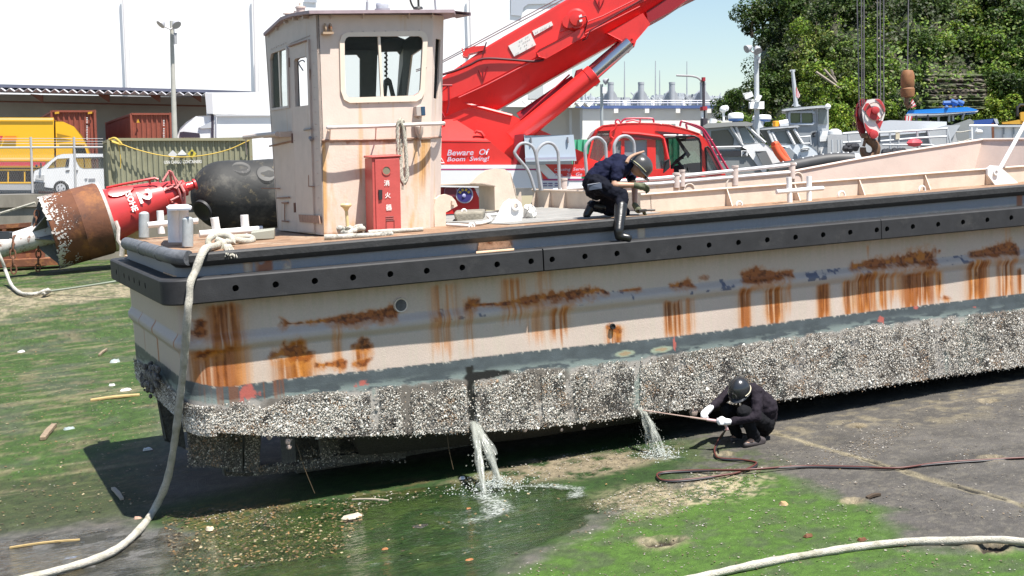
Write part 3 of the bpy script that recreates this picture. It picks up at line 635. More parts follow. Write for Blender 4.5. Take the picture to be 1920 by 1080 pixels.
pr = np.array([.24, .22, .11, .17, .075, .05, .05, .12, .04]); ci = r.choice(len(pal), N, p=pr / pr.sum()); ci[big] = 2; nE = len(ex) - 2600; ci[N - len(ex):N - 2600] = r.choice([3, 4, 5, 8, 7, 1], nE, p=[.12, .28, .22, .22, .10, .06])
dark = fbm(base[:, 0] * 2.4 + base[:, 1] * 3, base[:, 2] * 3.4, 4, 83) > .56; ci[dark & (r.random(N) < .26)] = 4; dk2 = fbm(base[:, 0] * 6 + base[:, 1] * 6, base[:, 2] * 7, 3, 86) > .66; ci[dk2 & (r.random(N) < .6)] = 5; brn = fbm(base[:, 0] * 4, base[:, 2] * 5 + base[:, 1], 3, 87) > .66; ci[brn & (r.random(N) < .4)] = 6; pal = pal * (.86, .85, .82)
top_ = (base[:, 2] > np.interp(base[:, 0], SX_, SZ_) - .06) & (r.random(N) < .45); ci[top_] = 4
fc = np.repeat(pal[ci] * (.8 + .4 * r.random((N, 1))), 4, 0)
bm_ = mat('barnacle_shells', (.5, .5, .5), .6, attr=True, spec=.3)
o = raw_mesh('barnacle_crust', V, F, bm_, barge, fcols=fc, smooth=0); o['kind'] = 'stuff'
# weed clump at the far stern corner and hanging mussels
b = MB('b'); rr = random.Random(4)
for i in range(210):
    c = bx(282 + rr.gauss(0, 7), 708 + rr.gauss(0, 10), XS - .03 - rr.random() * .10); b.ball(c, .012 + .024 * rr.random(), 7, sc=(1, .7, 1.2))
o = b.build('mussel_clump', mat('mussel', (.028, .026, .026), .45, var=.9, vscale=28, vcol=(.22, .21, .2), bump=.5, bscale=80), barge); o['kind'] = 'stuff'
b = MB('b')
for (px, py, r_) in [(540, 828, .035), (542, 838, .03), (640, 817, .03), (505, 820, .03), (984, 806, .03), (1053, 806, .02), (1095, 803, .02), (1300, 772, .06), (1312, 766, .05), (600, 818, .03)]: b.ball(by(px, py, YH + .02), r_, 8, sc=(1, .8, 1))
b.each('hanging_shell', mat('shell_pink', (.36, .28, .24), .6, var=.4, vscale=40), barge)
b = MB('b')                                       # rudder, post, shoe and far rudder
foul = mat('fouled_steel', (.055, .055, .05), .85, var=.7, vscale=34, vcol=(.17, .165, .14), bump=.8, bscale=60)
def pl(pts, y, th_, bld=b): bld.slab([by(px, py, y) for px, py in pts], A(0, th_, 0))
pl([(352, 770), (428, 800), (424, 876), (362, 872)], .75, .07); b.build('rudder', foul, barge, smooth=0, bevel=.02)
b = MB('b'); pl([(428, 800), (452, 800), (452, 884), (426, 884)], .9, .09, b); pl([(462, 805), (487, 805), (482, 885), (456, 885)], .9, .12, b); b.build('stern_post', foul, barge, smooth=0, bevel=.02)
b = MB('b'); pl([(420, 880), (560, 872), (640, 855), (760, 842), (760, 858), (600, 876), (480, 893), (422, 893)], 1.0, .14, b); pl([(600, 815), (640, 812), (622, 860), (606, 862)], 1.0, .1, b)
b.bb((.9, 1.7, gz(1)), (13.5, 2.4, -1.3)); b.build('keel', foul, barge, smooth=0, bevel=.02)
b = MB('b'); pl([(296, 730), (332, 740), (345, 838), (312, 826)], 2.9, .08, b); b.build('rudder', foul, barge, smooth=0, bevel=.02)

# --- rubber fenders
def sweep(b, pth, nm, prof, caps=True):           # prof: (outward, z)
    n = len(prof); vs = []
    for p, q in zip(pth, nm):
        for (o_, z) in prof: vs.append((p[0] + q[0] * o_, p[1] + q[1] * o_, z + .0035 * p[0] * (1 if len(prof) < 9 else 0)))
    fs = [(i * n + k, (i + 1) * n + k, (i + 1) * n + (k + 1) % n, i * n + (k + 1) % n) for i in range(len(pth) - 1) for k in range(n)]
    if caps: fs += [tuple(range(n)), tuple(reversed(range((len(pth) - 1) * n, len(pth) * n)))]
    return b.add(vs, fs)
rub = mat('fender_rubber', (.029, .029, .031), .62, var=.22, vscale=5, bump=.12, bscale=60, spots=[((.055, .054, .053), 3.2, .58, .16), ((.22, .20, .17), 26, .70, .06)], spec=.3)
hol = mat('bolt_hole_shade', (.012, .012, .012), .9)
ZT, ZL = .128, -.119
def holed(b, a0, a1, holes, front, axis):         # straight fender bar along x (axis 0) or y (axis 1)
    ch = .014; out = -1
    def P3(a, dep, z): return (a, front - out * dep, z) if axis == 0 else (front - out * dep, a, z)
    hs = sorted(holes); cuts = [a0] + [(hs[i] + hs[i + 1]) / 2 for i in range(len(hs) - 1)] + [a1]
    for i, h in enumerate(hs):
        x0, x1, z0, z1 = cuts[i], cuts[i + 1], ZL + ch, ZT - ch
        pts = [(x0 + (x1 - x0) * k / 4, z0) for k in range(4)] + [(x1, z0 + (z1 - z0) * k / 4) for k in range(4)] + [(x1 - (x1 - x0) * k / 4, z1) for k in range(4)] + [(x0, z1 - (z1 - z0) * k / 4) for k in range(4)]
        m = len(pts); R_ = .0335; an = [math.atan2((z - .004) / (z1 - z0), (x - h) / (x1 - x0)) for x, z in pts]
        ci_ = [(h + R_ * math.cos(t), .004 + R_ * math.sin(t)) for t in an]
        b.cur = 0; b.add([P3(x, 0, z) for x, z in pts] + [P3(x, 0, z) for x, z in ci_], [(k, (k + 1) % m, m + (k + 1) % m, m + k) for k in range(m)])
        b.cur = 1; b.add([P3(x, 0, z) for x, z in ci_] + [P3(x, .13, z) for x, z in ci_], [(k, (k + 1) % m, m + (k + 1) % m, m + k) for k in range(m)] + [tuple(range(m, 2 * m))])
    b.cur = 0; prof = [(0, ZL + ch), (ch, ZL), (.27, ZL), (.27, ZT), (ch, ZT), (0, ZT - ch)]; m = 6
    b.add([P3(a0, d, z) for d, z in prof] + [P3(a1, d, z) for d, z in prof], [(k, k + 1, m + k + 1, m + k) for k in range(5)] + [(0, 1, 2, 3, 4, 5), (11, 10, 9, 8, 7, 6)])
    return b
J1x, J2x = by(1019, 490)[0], by(1652.5, 432)[0]
b = MB('b'); holed(b, -.44, J1x - .008, [i * .4 for i in range(9)], 0, 0)
RR = .25; cp = np.array(arc((-.69 + RR, RR), RR, 180, 270, 12)); cn_ = np.array([(-math.cos(math.radians(a)), -math.sin(math.radians(a))) for a in np.linspace(0, 90, 13)])
prf = [(0, ZL + .014), (-.014, ZL), (-.25, ZL), (-.25, ZT), (-.014, ZT), (0, ZT - .014)]
vs = [(p[0] + q[0] * o_, p[1] + q[1] * o_, z) for p, q in zip(cp, cn_) for (o_, z) in prf]
b.add(vs, [(i * 6 + k, (i + 1) * 6 + k, (i + 1) * 6 + (k + 1) % 6, i * 6 + (k + 1) % 6) for i in range(12) for k in range(6)])
hy = [bx(px, 540, -.69)[1] for px in (272.5, 262, 252.5, 243.5, 234.5)]; yj = bx(222.5, 510, -.69)[1]
holed(b, RR, yj - .01, hy, -.69, 1); b.build('lower_fender', [rub, hol], barge, smooth=30)
b = MB('b'); holed(b, yj + .01, 3.9, [yj + .2], -.69, 1); cp2 = np.array(arc((-.44, 3.9), RR, 180, 90, 8)); cn2 = cp2 - A(-.44, 3.9); cn2 /= RR
vs = [(p[0] + q[0] * o_, p[1] + q[1] * o_, z) for p, q in zip(cp2, cn2) for (o_, z) in prf]; b.add(vs, [(i * 6 + k, (i + 1) * 6 + k, (i + 1) * 6 + (k + 1) % 6, i * 6 + (k + 1) % 6) for i in range(8) for k in range(6)])
b.build('lower_fender', [rub, hol], barge, smooth=30)
b = MB('b'); holed(b, J1x + .008, J2x - .005, [3.452 + i * .4 for i in range(12)], 0, 0); b.build('lower_fender', [rub, hol], barge, smooth=30)
b = MB('b'); holed(b, J2x + .005, 14, [8.008 + i * .4 for i in range(14)], 0, 0); b.build('lower_fender', [rub, hol], barge, smooth=30)
b = MB('b'); b.bb((J1x, YH - .02, .13), (J1x + .02, YH, .3))
pth = [(XS + .02 + .16 - .16 * math.cos(a), YH + .16 - .16 * math.sin(a)) for a in np.linspace(.35, 1.57, 9)] + [(x, YH) for x in np.linspace(-.2, 14, 60)]
nm = [(-math.cos(a), -math.sin(a)) for a in np.linspace(.35, 1.57, 9)] + [(0, -1)] * 60
b = MB('b'); sweep(b, pth, nm, [(-.02, .226), (.03, .228), (.078, .262), (.092, .282), (.095, .345), (.08, .362), (-.02, .364)]); b.build('deck_edge_fender', mat('edge_rubber', (.040, .040, .041), .6, var=.2, vscale=6, bump=.3, bscale=22, spots=[((.24, .225, .19), 7, .66, .1)], spec=.3), barge, smooth=30)
b = MB('b'); b.tube(spline([(-.40, .18, .325), (-.5, .32, .335), (-.53, .6, .338), (-.53, 1.8, .335), (-.53, 3.0, .333), (-.53, 3.45, .33), (-.5, 3.6, .32)], 5), .075, 14)
b.tube([(-.53, 2.1, .335), (-.53, 2.16, .335)], .082, 14); b.tube([(-.53, .95, .336), (-.53, 1.0, .336)], .082, 14); b.build('stern_fender_roll', mat('roll_rubber', (.11, .115, .125), .55, var=.35, vscale=9, bump=.4, bscale=30), barge, smooth=50)
b = MB('b')
for pts in [[(306, 512), (326, 519), (382, 517), (384, 513), (352, 506), (322, 505)]]: b.slab([bz(px, py, .131) for px, py in pts], A(0, 0, .012))
for pts in [[(233, 480), (252, 487), (266, 485), (258, 478)]]: b.slab([bz(px, py, .131) for px, py in pts], A(0, 0, .012))
b.build('corner_plate', mat('rusty_cream', (.62, .42, .28), .7, var=.3, vscale=12, spots=[((.22, .07, .02), 9, .55, .12)]), barge)
b = MB('b'); b.slab([by(px, py, YH - .02) for px, py in [(898, 455), (955, 451), (962, 468), (895, 473)]], A(0, .05, 0)); b.slab([bz(px, py, .135) for px, py in [(893, 473), (964, 467), (964, 469.5), (893, 475.5)]], A(0, 0, .01)); b.build('step_plate', mat('rusty_cream', (.6, .4, .25), .7), barge)
b = MB('b'); c = by(751, 572, YH - .01); b.lathe(c + A(0, .03, 0), A(0, -1, 0), [(0, .062), (.045, .06), (.05, .075), (.0, .085)], 20, cap=False); b.cur = 1; b.lathe(c + A(0, -.016, 0), A(0, -1, 0), [(0, .001), (.001, .062)], 20); b.build('scupper', [mat('cream_paint', (.64, .55, .47), .5, var=.08, vscale=8), mat('pipe_inside_shade', (.075, .075, .08), .6, var=.6, vscale=8)], barge)  # grey disc in front of the plating stands for the shaded opening
b = MB('b'); c = by(1148, 612, YH - .02); b.lathe(c, A(0, -1, 0), [(0, .034), (.02, .034), (.022, .026), (.012, .024)], 12); b.build('drain', hol, barge)

# --- deck
rd = mat('rusty_deck', (.25, .15, .09), .8, var=.35, vscale=5, bump=.4, bscale=40, spots=[((.36, .29, .21), 2.4, .52, .16), ((.14, .06, .025), 5, .56, .12)])
b = MB('b'); b.slab([(-.47, .22, .355), (5.2, .22, .375), (5.2, 3.9, .375), (-.47, 3.9, .355)], A(0, 0, -.05)); b.build('aft_deck', rd, barge, smooth=0)
b = MB('b'); b.slab([(3.3, .75, .378), (5.2, .62, .382), (5.2, 3.9, .382), (2.7, 3.9, .376)], A(0, 0, -.006)); b.build('deck_plating', mat('grey_deck', (.24, .235, .22), .8, var=.25, vscale=4, bump=.3, bscale=40, spots=[((.36, .35, .33), 3, .55, .15)]), barge, smooth=0)
b = MB('b'); b.slab([(5.2, .25, .376), (14, .25, .408), (14, .98, .408), (5.2, .98, .376)], A(0, 0, -.05)); b.build('side_deck', rd, barge, smooth=0)
b = MB('b'); b.slab([(5.2, 3.6, .3), (14, 3.6, .3), (14, 3.98, .3), (5.2, 3.98, .3)], A(0, 0, .08)); b.bb((5.2, .9, -1.0), (14, 3.7, -.95)); b.build('hold_floor', rd, barge, smooth=0)
crm = mat('cream_paint', (.66, .55, .46), .5, var=.08, vscale=8)
crs = mat('cream_rusty', (.66, .54, .44), .55, var=.1, vscale=6, bump=.1, bscale=60, spots=[((.62, .38, .16), 3.5, .62, .16), ((.25, .085, .02), 9, .70, .06)])
YC = .95; zc = lambda px, py: by(px, py, YC)
b = MB('b'); top = [(1200, 366), (1500, 344), (1700, 329), (1925, 312)]; T_ = [zc(*p) for p in top] + [A(14, YC, zc(1925, 312)[2] + .06)]
b.slab([A(p[0], YC, .37) for p in T_[:1]] + [A(14, YC, .4)] + T_[::-1], A(0, .012, 0)); b.tube([p + A(0, -.01, .004) for p in T_], .016, 8); b.build('coaming', crs, barge)
for (xb, yb_, xt, yt) in [(1362, 390, 1358, 354), (1489, 379, 1487, 346), (1610, 372, 1613, 337), (1733, 362, 1737, 328), (1848, 351, 1848, 320)]:
    b = MB('b'); p, t = zc(xb, yb_), zc(xt, yt); b.slab([A(p[0], YC - .001, .372), A(p[0], YC - .13, .372), A(p[0] + .0, YC - .02, t[2]), A(p[0], YC - .001, t[2])], A(.014, 0, 0)); b.build('coaming_bracket', crs, barge, smooth=0)
b = MB('b')                                       # transverse coaming facing the stern
XT = 5.25; zT = T_[0][2]; b.bb((XT, YC, .37), (XT + .012, 4.3, zT + .015)); b.tube([(XT, YC, zT + .015), (XT, 4.3, zT + .03)], .016, 8); b.build('coaming', crs, barge)
for px in (978, 1007, 1034, 1062): 
    y = bx(px, 375, XT)[1]; b = MB('b'); b.slab([(XT, y, .372), (XT - .12, y, .372), (XT - .02, y, zT), (XT, y, zT)], A(0, .014, 0)); b.build('coaming_bracket', crs, barge, smooth=0)
# far bulwark rising to the bow
YB = 3.85; bp = lambda px, py: by(px, py, YB); pink = mat('bulwark_paint', (.66, .53, .46), .5, var=.07, vscale=3, bump=.1, bscale=50, spots=[((.55, .47, .44), 1.2, .55, .2), ((.42, .40, .44), 5, .70, .05)])
b = MB('b'); top = [(1485, 322), (1590, 302), (1690, 285), (1777, 272), (1842, 262)]; b.slab([bp(1842, 345), bp(1485, 375)] + [bp(*p) for p in top], A(0, .015, 0)); b.tube([bp(*p) for p in top], .022, 8); b.build('far_bulwark', pink, barge, smooth=25)
b = MB('b'); e0, e1 = bp(1842, 262), bp(1842, 345); e0b = A(e0[0] + .5, 1.6, e0[2] - .06); b.slab([e1 + A(-.25, 0, 0), e0, e0b, A(e0b[0] - .2, 1.6, e1[2])], A(.015, 0, 0)); b.tube([e0, e0b], .022, 8); b.build('bow_bulwark', pink, barge, smooth=25)
b = MB('b'); b.slab([bp(1060, 375), bp(1490, 350), bp(1490, 318), bp(1240, 338), bp(1060, 352)], A(0, .012, 0)); b.build('far_coaming', crs, barge, smooth=0)
b = MB('b'); wp = mat('pipe_white', (.68, .67, .68), .45, var=.06, vscale=8)
b.tube([bp(1095, 344), bp(1240, 334), bp(1492, 308)], .028, 10); b.tube([bp(1030, 358), bp(1060, 354), bp(1240, 344), bp(1484, 323)], .026, 10); b.build('far_rail', wp, barge)
for (px, y0, y1, r_) in [(1057, 338, 362, .05), (1268, 328, 352, .05), (1279, 322, 350, .042), (1378, 314, 348, .05), (1485, 309, 335, .05)]:
    b = MB('b'); b.tube([bp(px, y1), bp(px, y0)], r_, 12); b.lathe(bp(px, y0), A(0, 0, 1), [(0, r_ * 1.12), (.03, r_ * 1.12)], 12); b.build('rail_post', mat('pipe_pinkish', (.62, .52, .47), .55, var=.15, vscale=12), barge)
for (px, py) in [(1372, 345), (1292, 356), (1495, 335)]:
    b = MB('b'); c = bp(px, py); b.tube([c + A(-.09, 0, -.12)] + [c + A(.09 * math.cos(a), 0, .09 * math.sin(a)) for a in np.linspace(3.14, 0, 9)] + [c + A(.09, 0, -.12)], .018, 8); b.build('pipe_bend', crm, barge)
hoopm = mat('galvanised_tube', (.34, .35, .37), .4, var=.12, vscale=14)
for (pts, yy) in [([(1003, 357), (990, 320), (967, 291), (967, 281), (976, 270), (988, 269), (999, 276), (1005, 292), (1009, 325), (1013, 357)], 4.0), ([(1016, 357), (1010, 320), (1006, 290), (1012, 276), (1024, 268), (1036, 270), (1044, 280), (1047, 295), (1049, 357)], 3.7),
                  ([(1102, 345), (1098, 300), (1098, 276), (1108, 262), (1120, 258), (1131, 265), (1136, 280), (1137, 345)], 2.6), ([(1156, 340), (1152, 290), (1152, 272), (1160, 259), (1172, 255), (1183, 260), (1189, 275), (1189, 330)], 2.3)]:
    b = MB('b'); b.tube(spline([by(px, py, yy) for px, py in pts], 5), .022, 10); b.build('ladder_hoop', hoopm, barge)
# rounded beige guard with the opening behind the wheelhouse
YG = 3.4; gp = lambda px, py: by(px, py, YG)
b = MB('b'); b.slab([gp(*p) for p in [(822, 347), (880, 345), (897, 328), (912, 319), (930, 316), (946, 317), (956, 324), (966, 352), (972, 390), (930, 394), (929, 350), (905, 345)]], A(0, .03, 0))
b.slab([gp(929, 350), gp(930, 394), gp(930, 394) + A(0, .55, 0), gp(929, 350) + A(0, .55, 0)], A(-.015, 0, 0)); b.slab([gp(822, 347), gp(905, 345), gp(929, 350), gp(929, 350) + A(0, .55, .0), gp(822, 347) + A(0, .55, 0)], A(0, 0, .012))
b.slab([gp(956, 324), gp(972, 390), gp(972, 390) + A(0, .5, 0), gp(956, 324) + A(0, .5, 0)], A(.015, 0, 0)); b.build('winch_guard', crs, barge, smooth=20)

# --- bitts, pad eyes and fittings
wht = mat('white_paint', (.80, .79, .78), .45, var=.05, vscale=8, spots=[((.35, .16, .07), 14, .73, .05)])
gry = mat('grey_bitt', (.36, .39, .40), .5, var=.2, vscale=9, spots=[((.30, .19, .10), 10, .60, .1)])
def post(name, pb, pt, y, r_, m, cap=True, n=14):
    b = MB('b'); a, t = by(*pb, y), by(*pt, y); b.tube([a, t], r_, n)
    if cap: b.ball(t, r_, n, sc=(1, 1, .6))
    return b.build(name, m, barge)
post('stern_bitt', (352, 462), (352, 412), 1.3, .058, gry); post('stern_bitt', (270, 445), (270, 402), 3.7, .062, gry)
def cross(y, posts, bar, rp, rbar, m=wht):
    b = MB('b')
    for (px, yb_, yt_) in posts: b.tube([by(px[0], yb_, y), by(px[1], yt_, y)], rp, 14)
    b.tube([by(*bar[0], y - rp * .3), by(*bar[1], y - rp * .3)], rbar, 12); b.build('cross_bitt', m, barge)
cross(2.6, [((408, 402), 446, 408), ((461, 458), 442, 403)], [(374, 439), (492, 430)], .048, .042)
cross(3.5, [((303, 300), 438, 395), ], [(277, 422), (371, 414)], .042, .036)
cross(.62, [((1481, 1479), 383, 332), ((1517, 1517), 380, 330)], [(1456, 360), (1543, 353)], .033, .028)
b = MB('b')
for px in (327, 344): b.tube([by(px, 454, 1.9), by(px - 2, 392, 1.9)], .068, 16)
b.slab([bz(px, py, by(340, 391, 1.9)[2]) for px, py in [(312, 391), (318, 387), (352, 386), (360, 390), (357, 394), (316, 395)]], A(0, 0, .02)); b.build('twin_bitt', mat('white_bitt', (.72, .74, .78), .45, var=.08, vscale=8, spots=[((.2, .14, .1), 12, .72, .05)]), barge)
def padeye(y, out, hole, th_=.035, m=wht):
    b = MB('b'); k = lambda p: by(*p, y); c = k(hole[:2]); r_ = hole[2] / 165.
    hl = [c + A(math.cos(a), 0, math.sin(a)) * r_ for a in np.linspace(0, 6.283, 15)[:-1]]
    b.slab([k(p) for p in out], A(0, th_, 0), [hl]); b.lathe(c + A(0, .005, 0), A(0, -1, 0), [(0, r_ * 1.75), (.03, r_ * 1.75), (.03, r_), (0, r_)], 18, cap=False); return b.build('pad_eye', m, barge)
padeye(1.2, [(922, 421), (930, 412), (938, 395), (946, 380), (956, 373), (968, 373), (977, 380), (981, 392), (980, 405), (977, 418)], (966, 386, 5))
padeye(.75, [(1868, 350), (1852, 328), (1852, 316), (1860, 310), (1872, 311), (1884, 320), (1908, 342), (1910, 348)], (1866, 323, 4))
b = MB('b'); b.tube([by(1874, 318, .85), by(1924, 228, .95)], .028, 10); b.build('stay_pole', wht, barge)
b = MB('b'); b.slab([by(*p, 1.5) for p in [(815, 427), (814, 385), (817, 373), (826, 366), (836, 364), (847, 368), (854, 376), (858, 386), (836, 398), (836, 425)]], A(0, .05, 0)); b.tube([by(849, 376, 1.49), by(849, 384, 1.49)], .02, 8); b.build('fairlead_horn', crs, barge, smooth=20)
for (px, py, y, r_) in [(1386, 384, .8, .04), (1578, 366, .8, .05), (1729, 356, .6, .05), (870, 397, 2.2, .03), (884, 424, .5, .03)]:
    b = MB('b'); c = by(px, py, y); b.tube([c + A(r_ * math.cos(a), 0, r_ * math.sin(a)) for a in np.linspace(-.3, 3.4, 12)], .012, 7); b.build('lashing_ring', wht, barge)
b = MB('b'); p, t = by(653, 441, .95), by(649, 390, .95); b.tube([p, t], .018, 10); b.lathe(t, A(0, 0, 1), [(-.03, .02), (0, .035), (.02, .06), (.035, .062), (.05, .05)], 16); b.build('vent_pipe', mat('yellow_cream', (.68, .52, .26), .5), barge)
# loose things on deck
o = MB('b').hexa([by(*p, y) for p, y in [((856, 424), 2.1), ((904, 421), 2.1), ((908, 417), 2.6), ((860, 417), 2.6), ((850, 398), 2.1), ((908, 396), 2.1), ((911, 391), 2.6), ((853, 394), 2.6)]]).build('timber_block', mat('worn_timber', (.22, .20, .16), .85, var=.35, vscale=9, bump=.5, bscale=30), bevel=.03)
tag(o, 'weathered grey timber block lying on the deck between the horn and white pad eye', 'block')
b = MB('b'); b.hexa([by(*p, y) for p, y in [((470, 450), 1.6), ((514, 448), 1.6), ((516, 444), 1.9), ((474, 446), 1.9), ((470, 436), 1.6), ((514, 430), 1.6), ((516, 427), 1.9), ((474, 431), 1.9)]])
tag(b.build('steel_box', mat('grey_green_box', (.30, .30, .25), .6, spots=[((.35, .13, .04), 6, .62, .1)]), bevel=.008), 'flat grey green steel box with a rust spot beside the white cross bitt', 'box')
# ================================================================ WHEELHOUSE (a part of the barge)
YW = 1.35; YK = 3.15
pl3 = lambda a, b_, c: (a, np.cross(b_ - a, c - a))
def onp(px, py, pln): d = _rayb(px, py); t = ((pln[0] - CAMB) @ pln[1]) / (d @ pln[1]); return CAMB + d * t
FLb, FLt, FRb, FRt = by(607, 441, YW), by(592, 28, YW), by(806, 431, YW), by(812, 28, YW)
DRb, DRt = by(825, 427, 1.75), by(832, 30, 1.75)
BLb, BLt = by(521, 431, YK), by(496, 60, YK); BRb, BRt = A(DRb[0], YK, .375), A(DRt[0] + .02, YK, FRt[2] - .12)
PL = pl3(BLb, FLb, FLt); BLt = onp(496, 60, PL)
PF, PB, PR, PD = pl3(FLb, FRb, FLt), pl3(BLb, BRb, BLt), pl3(DRb, BRb, DRt), pl3(FRb, DRb, FRt)
wh_dark = mat('cabin_inside', (.075, .072, .075), .7, var=.2, vscale=10)
whc = mat('wheelhouse_paint', (.70, .57, .49), .5, var=.05, vscale=6, bump=.08, bscale=50, spots=[((.62, .40, .2), 2.6, .68, .15), ((.26, .10, .03), 8, .76, .05)], streak=[((.62, .40, .2), 7, .5, .57, .2), ((.30, .12, .04), 14, .7, .69, .08)])
whc_shaded = mat('wheelhouse_paint_shaded', (.52, .44, .39), .5, var=.07, vscale=6, bump=.08, bscale=50, spots=[((.45, .25, .14), 3.2, .70, .1), ((.2, .08, .04), 8, .76, .05)], streak=[((.48, .33, .22), 8, .5, .62, .15), ((.22, .09, .05), 16, .8, .71, .06)])  # the front's paint again, darkened to carry the shade of the side wall
b = MB('b')
def wall(pts, inw, holes=(), dark=True):
    inw = inw / np.linalg.norm(inw); b.cur = 0; b.slab(pts, inw * .022, holes)
    b.cur = 1; b.slab([p + inw * .024 for p in pts], inw * .012, [[p + inw * .024 for p in h] for h in holes]); b.cur = 0
rrp = lambda x0, y0, x1, y1, r_, pln: [onp(px, py, pln) for px, py in rrect(x0, y0, x1, y1, r_)]
quadp = lambda P4, pln: [onp(px, py, pln) for px, py in P4]
fw = [onp(px, py, PF) for px, py in [(652, 184), (648, 178), (645, 160), (644, 78), (647, 71), (653, 68), (785, 67), (791, 70), (793, 76), (788, 168), (785, 176), (778, 180)]]
wall([FLb, FRb, FRt, FLt], A(0, 1, 0), [fw])
b.slab([FLb + A(0, 0, 0), FLt, FLt + A(.01, -.0, 0), FLb + A(.01, 0, 0)], A(0, .02, 0))
inL = A(1, 0, 0)
lw = [onp(px, py, PL) for px, py in [(511, 203), (508, 112), (510, 101), (536, 91), (538, 95), (541, 198)]]
dw = [onp(px, py, PL) for px, py in [(557, 200), (554, 114), (557, 110), (575, 106), (578, 109), (581, 197)]]
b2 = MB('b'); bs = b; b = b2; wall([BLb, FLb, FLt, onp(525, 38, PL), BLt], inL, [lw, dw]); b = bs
bh = [[onp(px, py, PB) for px, py in P4] for P4 in ([(527, 200), (527, 92), (600, 90), (600, 200)], [(622, 190), (622, 104), (668, 103), (674, 110), (674, 190)], [(703, 190), (706, 104), (712, 98), (744, 97), (749, 103), (743, 190)])]
wall([BLb, BRb, BRt, onp(640, 30, PB), BLt], A(0, -1, 0), bh)
rh = [onp(px, py, PR) for px, py in [(764, 190), (774, 104), (792, 92), (806, 90), (800, 190)]]
wall([DRb, BRb, BRt, DRt], A(-1, 0, 0), [rh])
dh = [onp(px, py, PD) for px, py in [(813, 184), (817, 72), (826, 74), (821, 186)]]
wall([FRb, DRb, DRt, FRt], A(-.5, .6, 0), [dh])
wheelhouse = b.build('wheelhouse', [whc, wh_dark], barge, smooth=0)
b2.build('side_wall', [whc_shaded, wh_dark], wheelhouse, smooth=0)
# upper and lower halves: the ledge the upper part stands on
b = MB('b'); ys = .03
b.tube([onp(603, 263, PF) + A(0, -.015, 0), onp(700, 262, PF) + A(0, -.015, 0), onp(808, 258, PF) + A(0, -.015, 0), onp(826, 257, PD) + A(.012, 0, 0)], .011, 6); b.tube([onp(507, 274, PL) - inL * .01, onp(556, 263, PL) - inL * .01], .011, 6); b.build('ledge', mat('rust_trim', (.30, .18, .13), .7, var=.3, vscale=20), wheelhouse)
def ring(outer, inner, pln, out, th_, m, name, par):
    b = MB('b'); o_ = [onp(px, py, pln) - out * .001 for px, py in outer]; i_ = [onp(px, py, pln) for px, py in inner]; b.slab(o_, -out * th_, [i_]); return b.build(name, m, par, smooth=20, bevel=.004)
frm = mat('window_frame_paint', (.78, .66, .54), .45, var=.04, vscale=8)
win = ring([(655, 193), (644, 187), (638, 170), (636, 78), (640, 66), (650, 61), (788, 58), (797, 62), (801, 72), (795, 172), (790, 184), (780, 190)], [(653, 183), (648, 177), (646, 160), (645, 79), (648, 72), (653, 69), (784, 68), (790, 71), (792, 77), (787, 168), (784, 175), (777, 179)], PF, A(0, 1, 0), .022, frm, 'window', wheelhouse)
b = MB('b'); b.slab([onp(px, py, PF) - A(0, .012, 0) for px, py in [(708, 68), (712.5, 68), (719, 184), (714, 184)]], A(0, .03, 0)); b.build('mullion', frm, win)
gl = glass('cabin_glass', (.05, .06, .06), .10)
b = MB('b'); b.slab([onp(px, py, PF) + A(0, .008, 0) for px, py in [(645, 68), (793, 67), (788, 180), (650, 184)]], A(0, .006, 0)); b.build('pane', gl, win)
outl = A(1, 0, 0)
wl = ring([(509, 208), (505, 108), (508, 98), (538, 87), (541, 92), (544, 202)], [(511, 203), (508, 112), (510, 101), (536, 91), (538, 95), (541, 198)], PL, outl, .012, whc_shaded, 'window', wheelhouse)
b = MB('b'); b.slab([onp(px, py, PL) for px, py in [(521, 97), (523, 96), (527, 202), (525, 203)]], A(.02, 0, 0)); b.build('mullion', frm, wl)
b = MB('b'); b.slab([onp(px, py, PL) + outl * .006 for px, py in [(508, 101), (538, 91), (541, 200), (511, 203)]], outl * .005); b.build('pane', gl, wl)
# door on the stern-facing side
b = MB('b'); dpt = [(548, 430), (541, 88), (582, 75), (598, 439)]; b.slab([onp(px, py, PL) - outl * .002 for px, py in [(560, 433), (546, 86), (581, 74), (592, 436)]], -outl * .018, [dw]); door = b.build('door', whc_shaded, wheelhouse, smooth=0, bevel=.006)
b = MB('b'); q = lambda px, py, o_=.03: onp(px, py, PL) - outl * o_
b.tube([q(575, 243), q(588, 241)], .012, 8); b.tube([q(586, 258), q(589, 262)], .02, 8); b.tube(spline([q(573, 132), q(568, 118, .05), q(572, 113), q(576, 116)], 4), .008, 7); b.each('door_handle', mat('dull_steel', (.22, .21, .22), .4), door)
b = MB('b')
for y0 in (108, 250, 380): b.tube([q(546 + (y0 - 108) * .035, y0, .02), q(546.5 + (y0 - 108) * .035, y0 + 18, .02)], .014, 8)
b.build('hinge', mat('dark_hinge', (.16, .09, .07), .6), door)
b = MB('b'); b.slab([q(px, py, .022) for px, py in [(546, 86), (579, 75), (579, 77), (547, 88)]], -outl * .02); b.slab([q(px, py, .022) for px, py in [(565, 402), (603, 404), (605, 419), (567, 416)]], -outl * .012); b.each('drip_strip', mat('rust_trim', (.3, .18, .13), .7), door)
b = MB('b')
for k in range(16): b.ball(q(542 + k * 2.6, 83 - k * 1.05, .003), .008, 6)
for k in range(7): b.ball(q(510 + k * 4.4, 92 - k * 1.9, .003), .008, 6)
for k in range(14):
    b.ball(q(587 + k * .9, 95 + k * 23, .003), .007, 6)
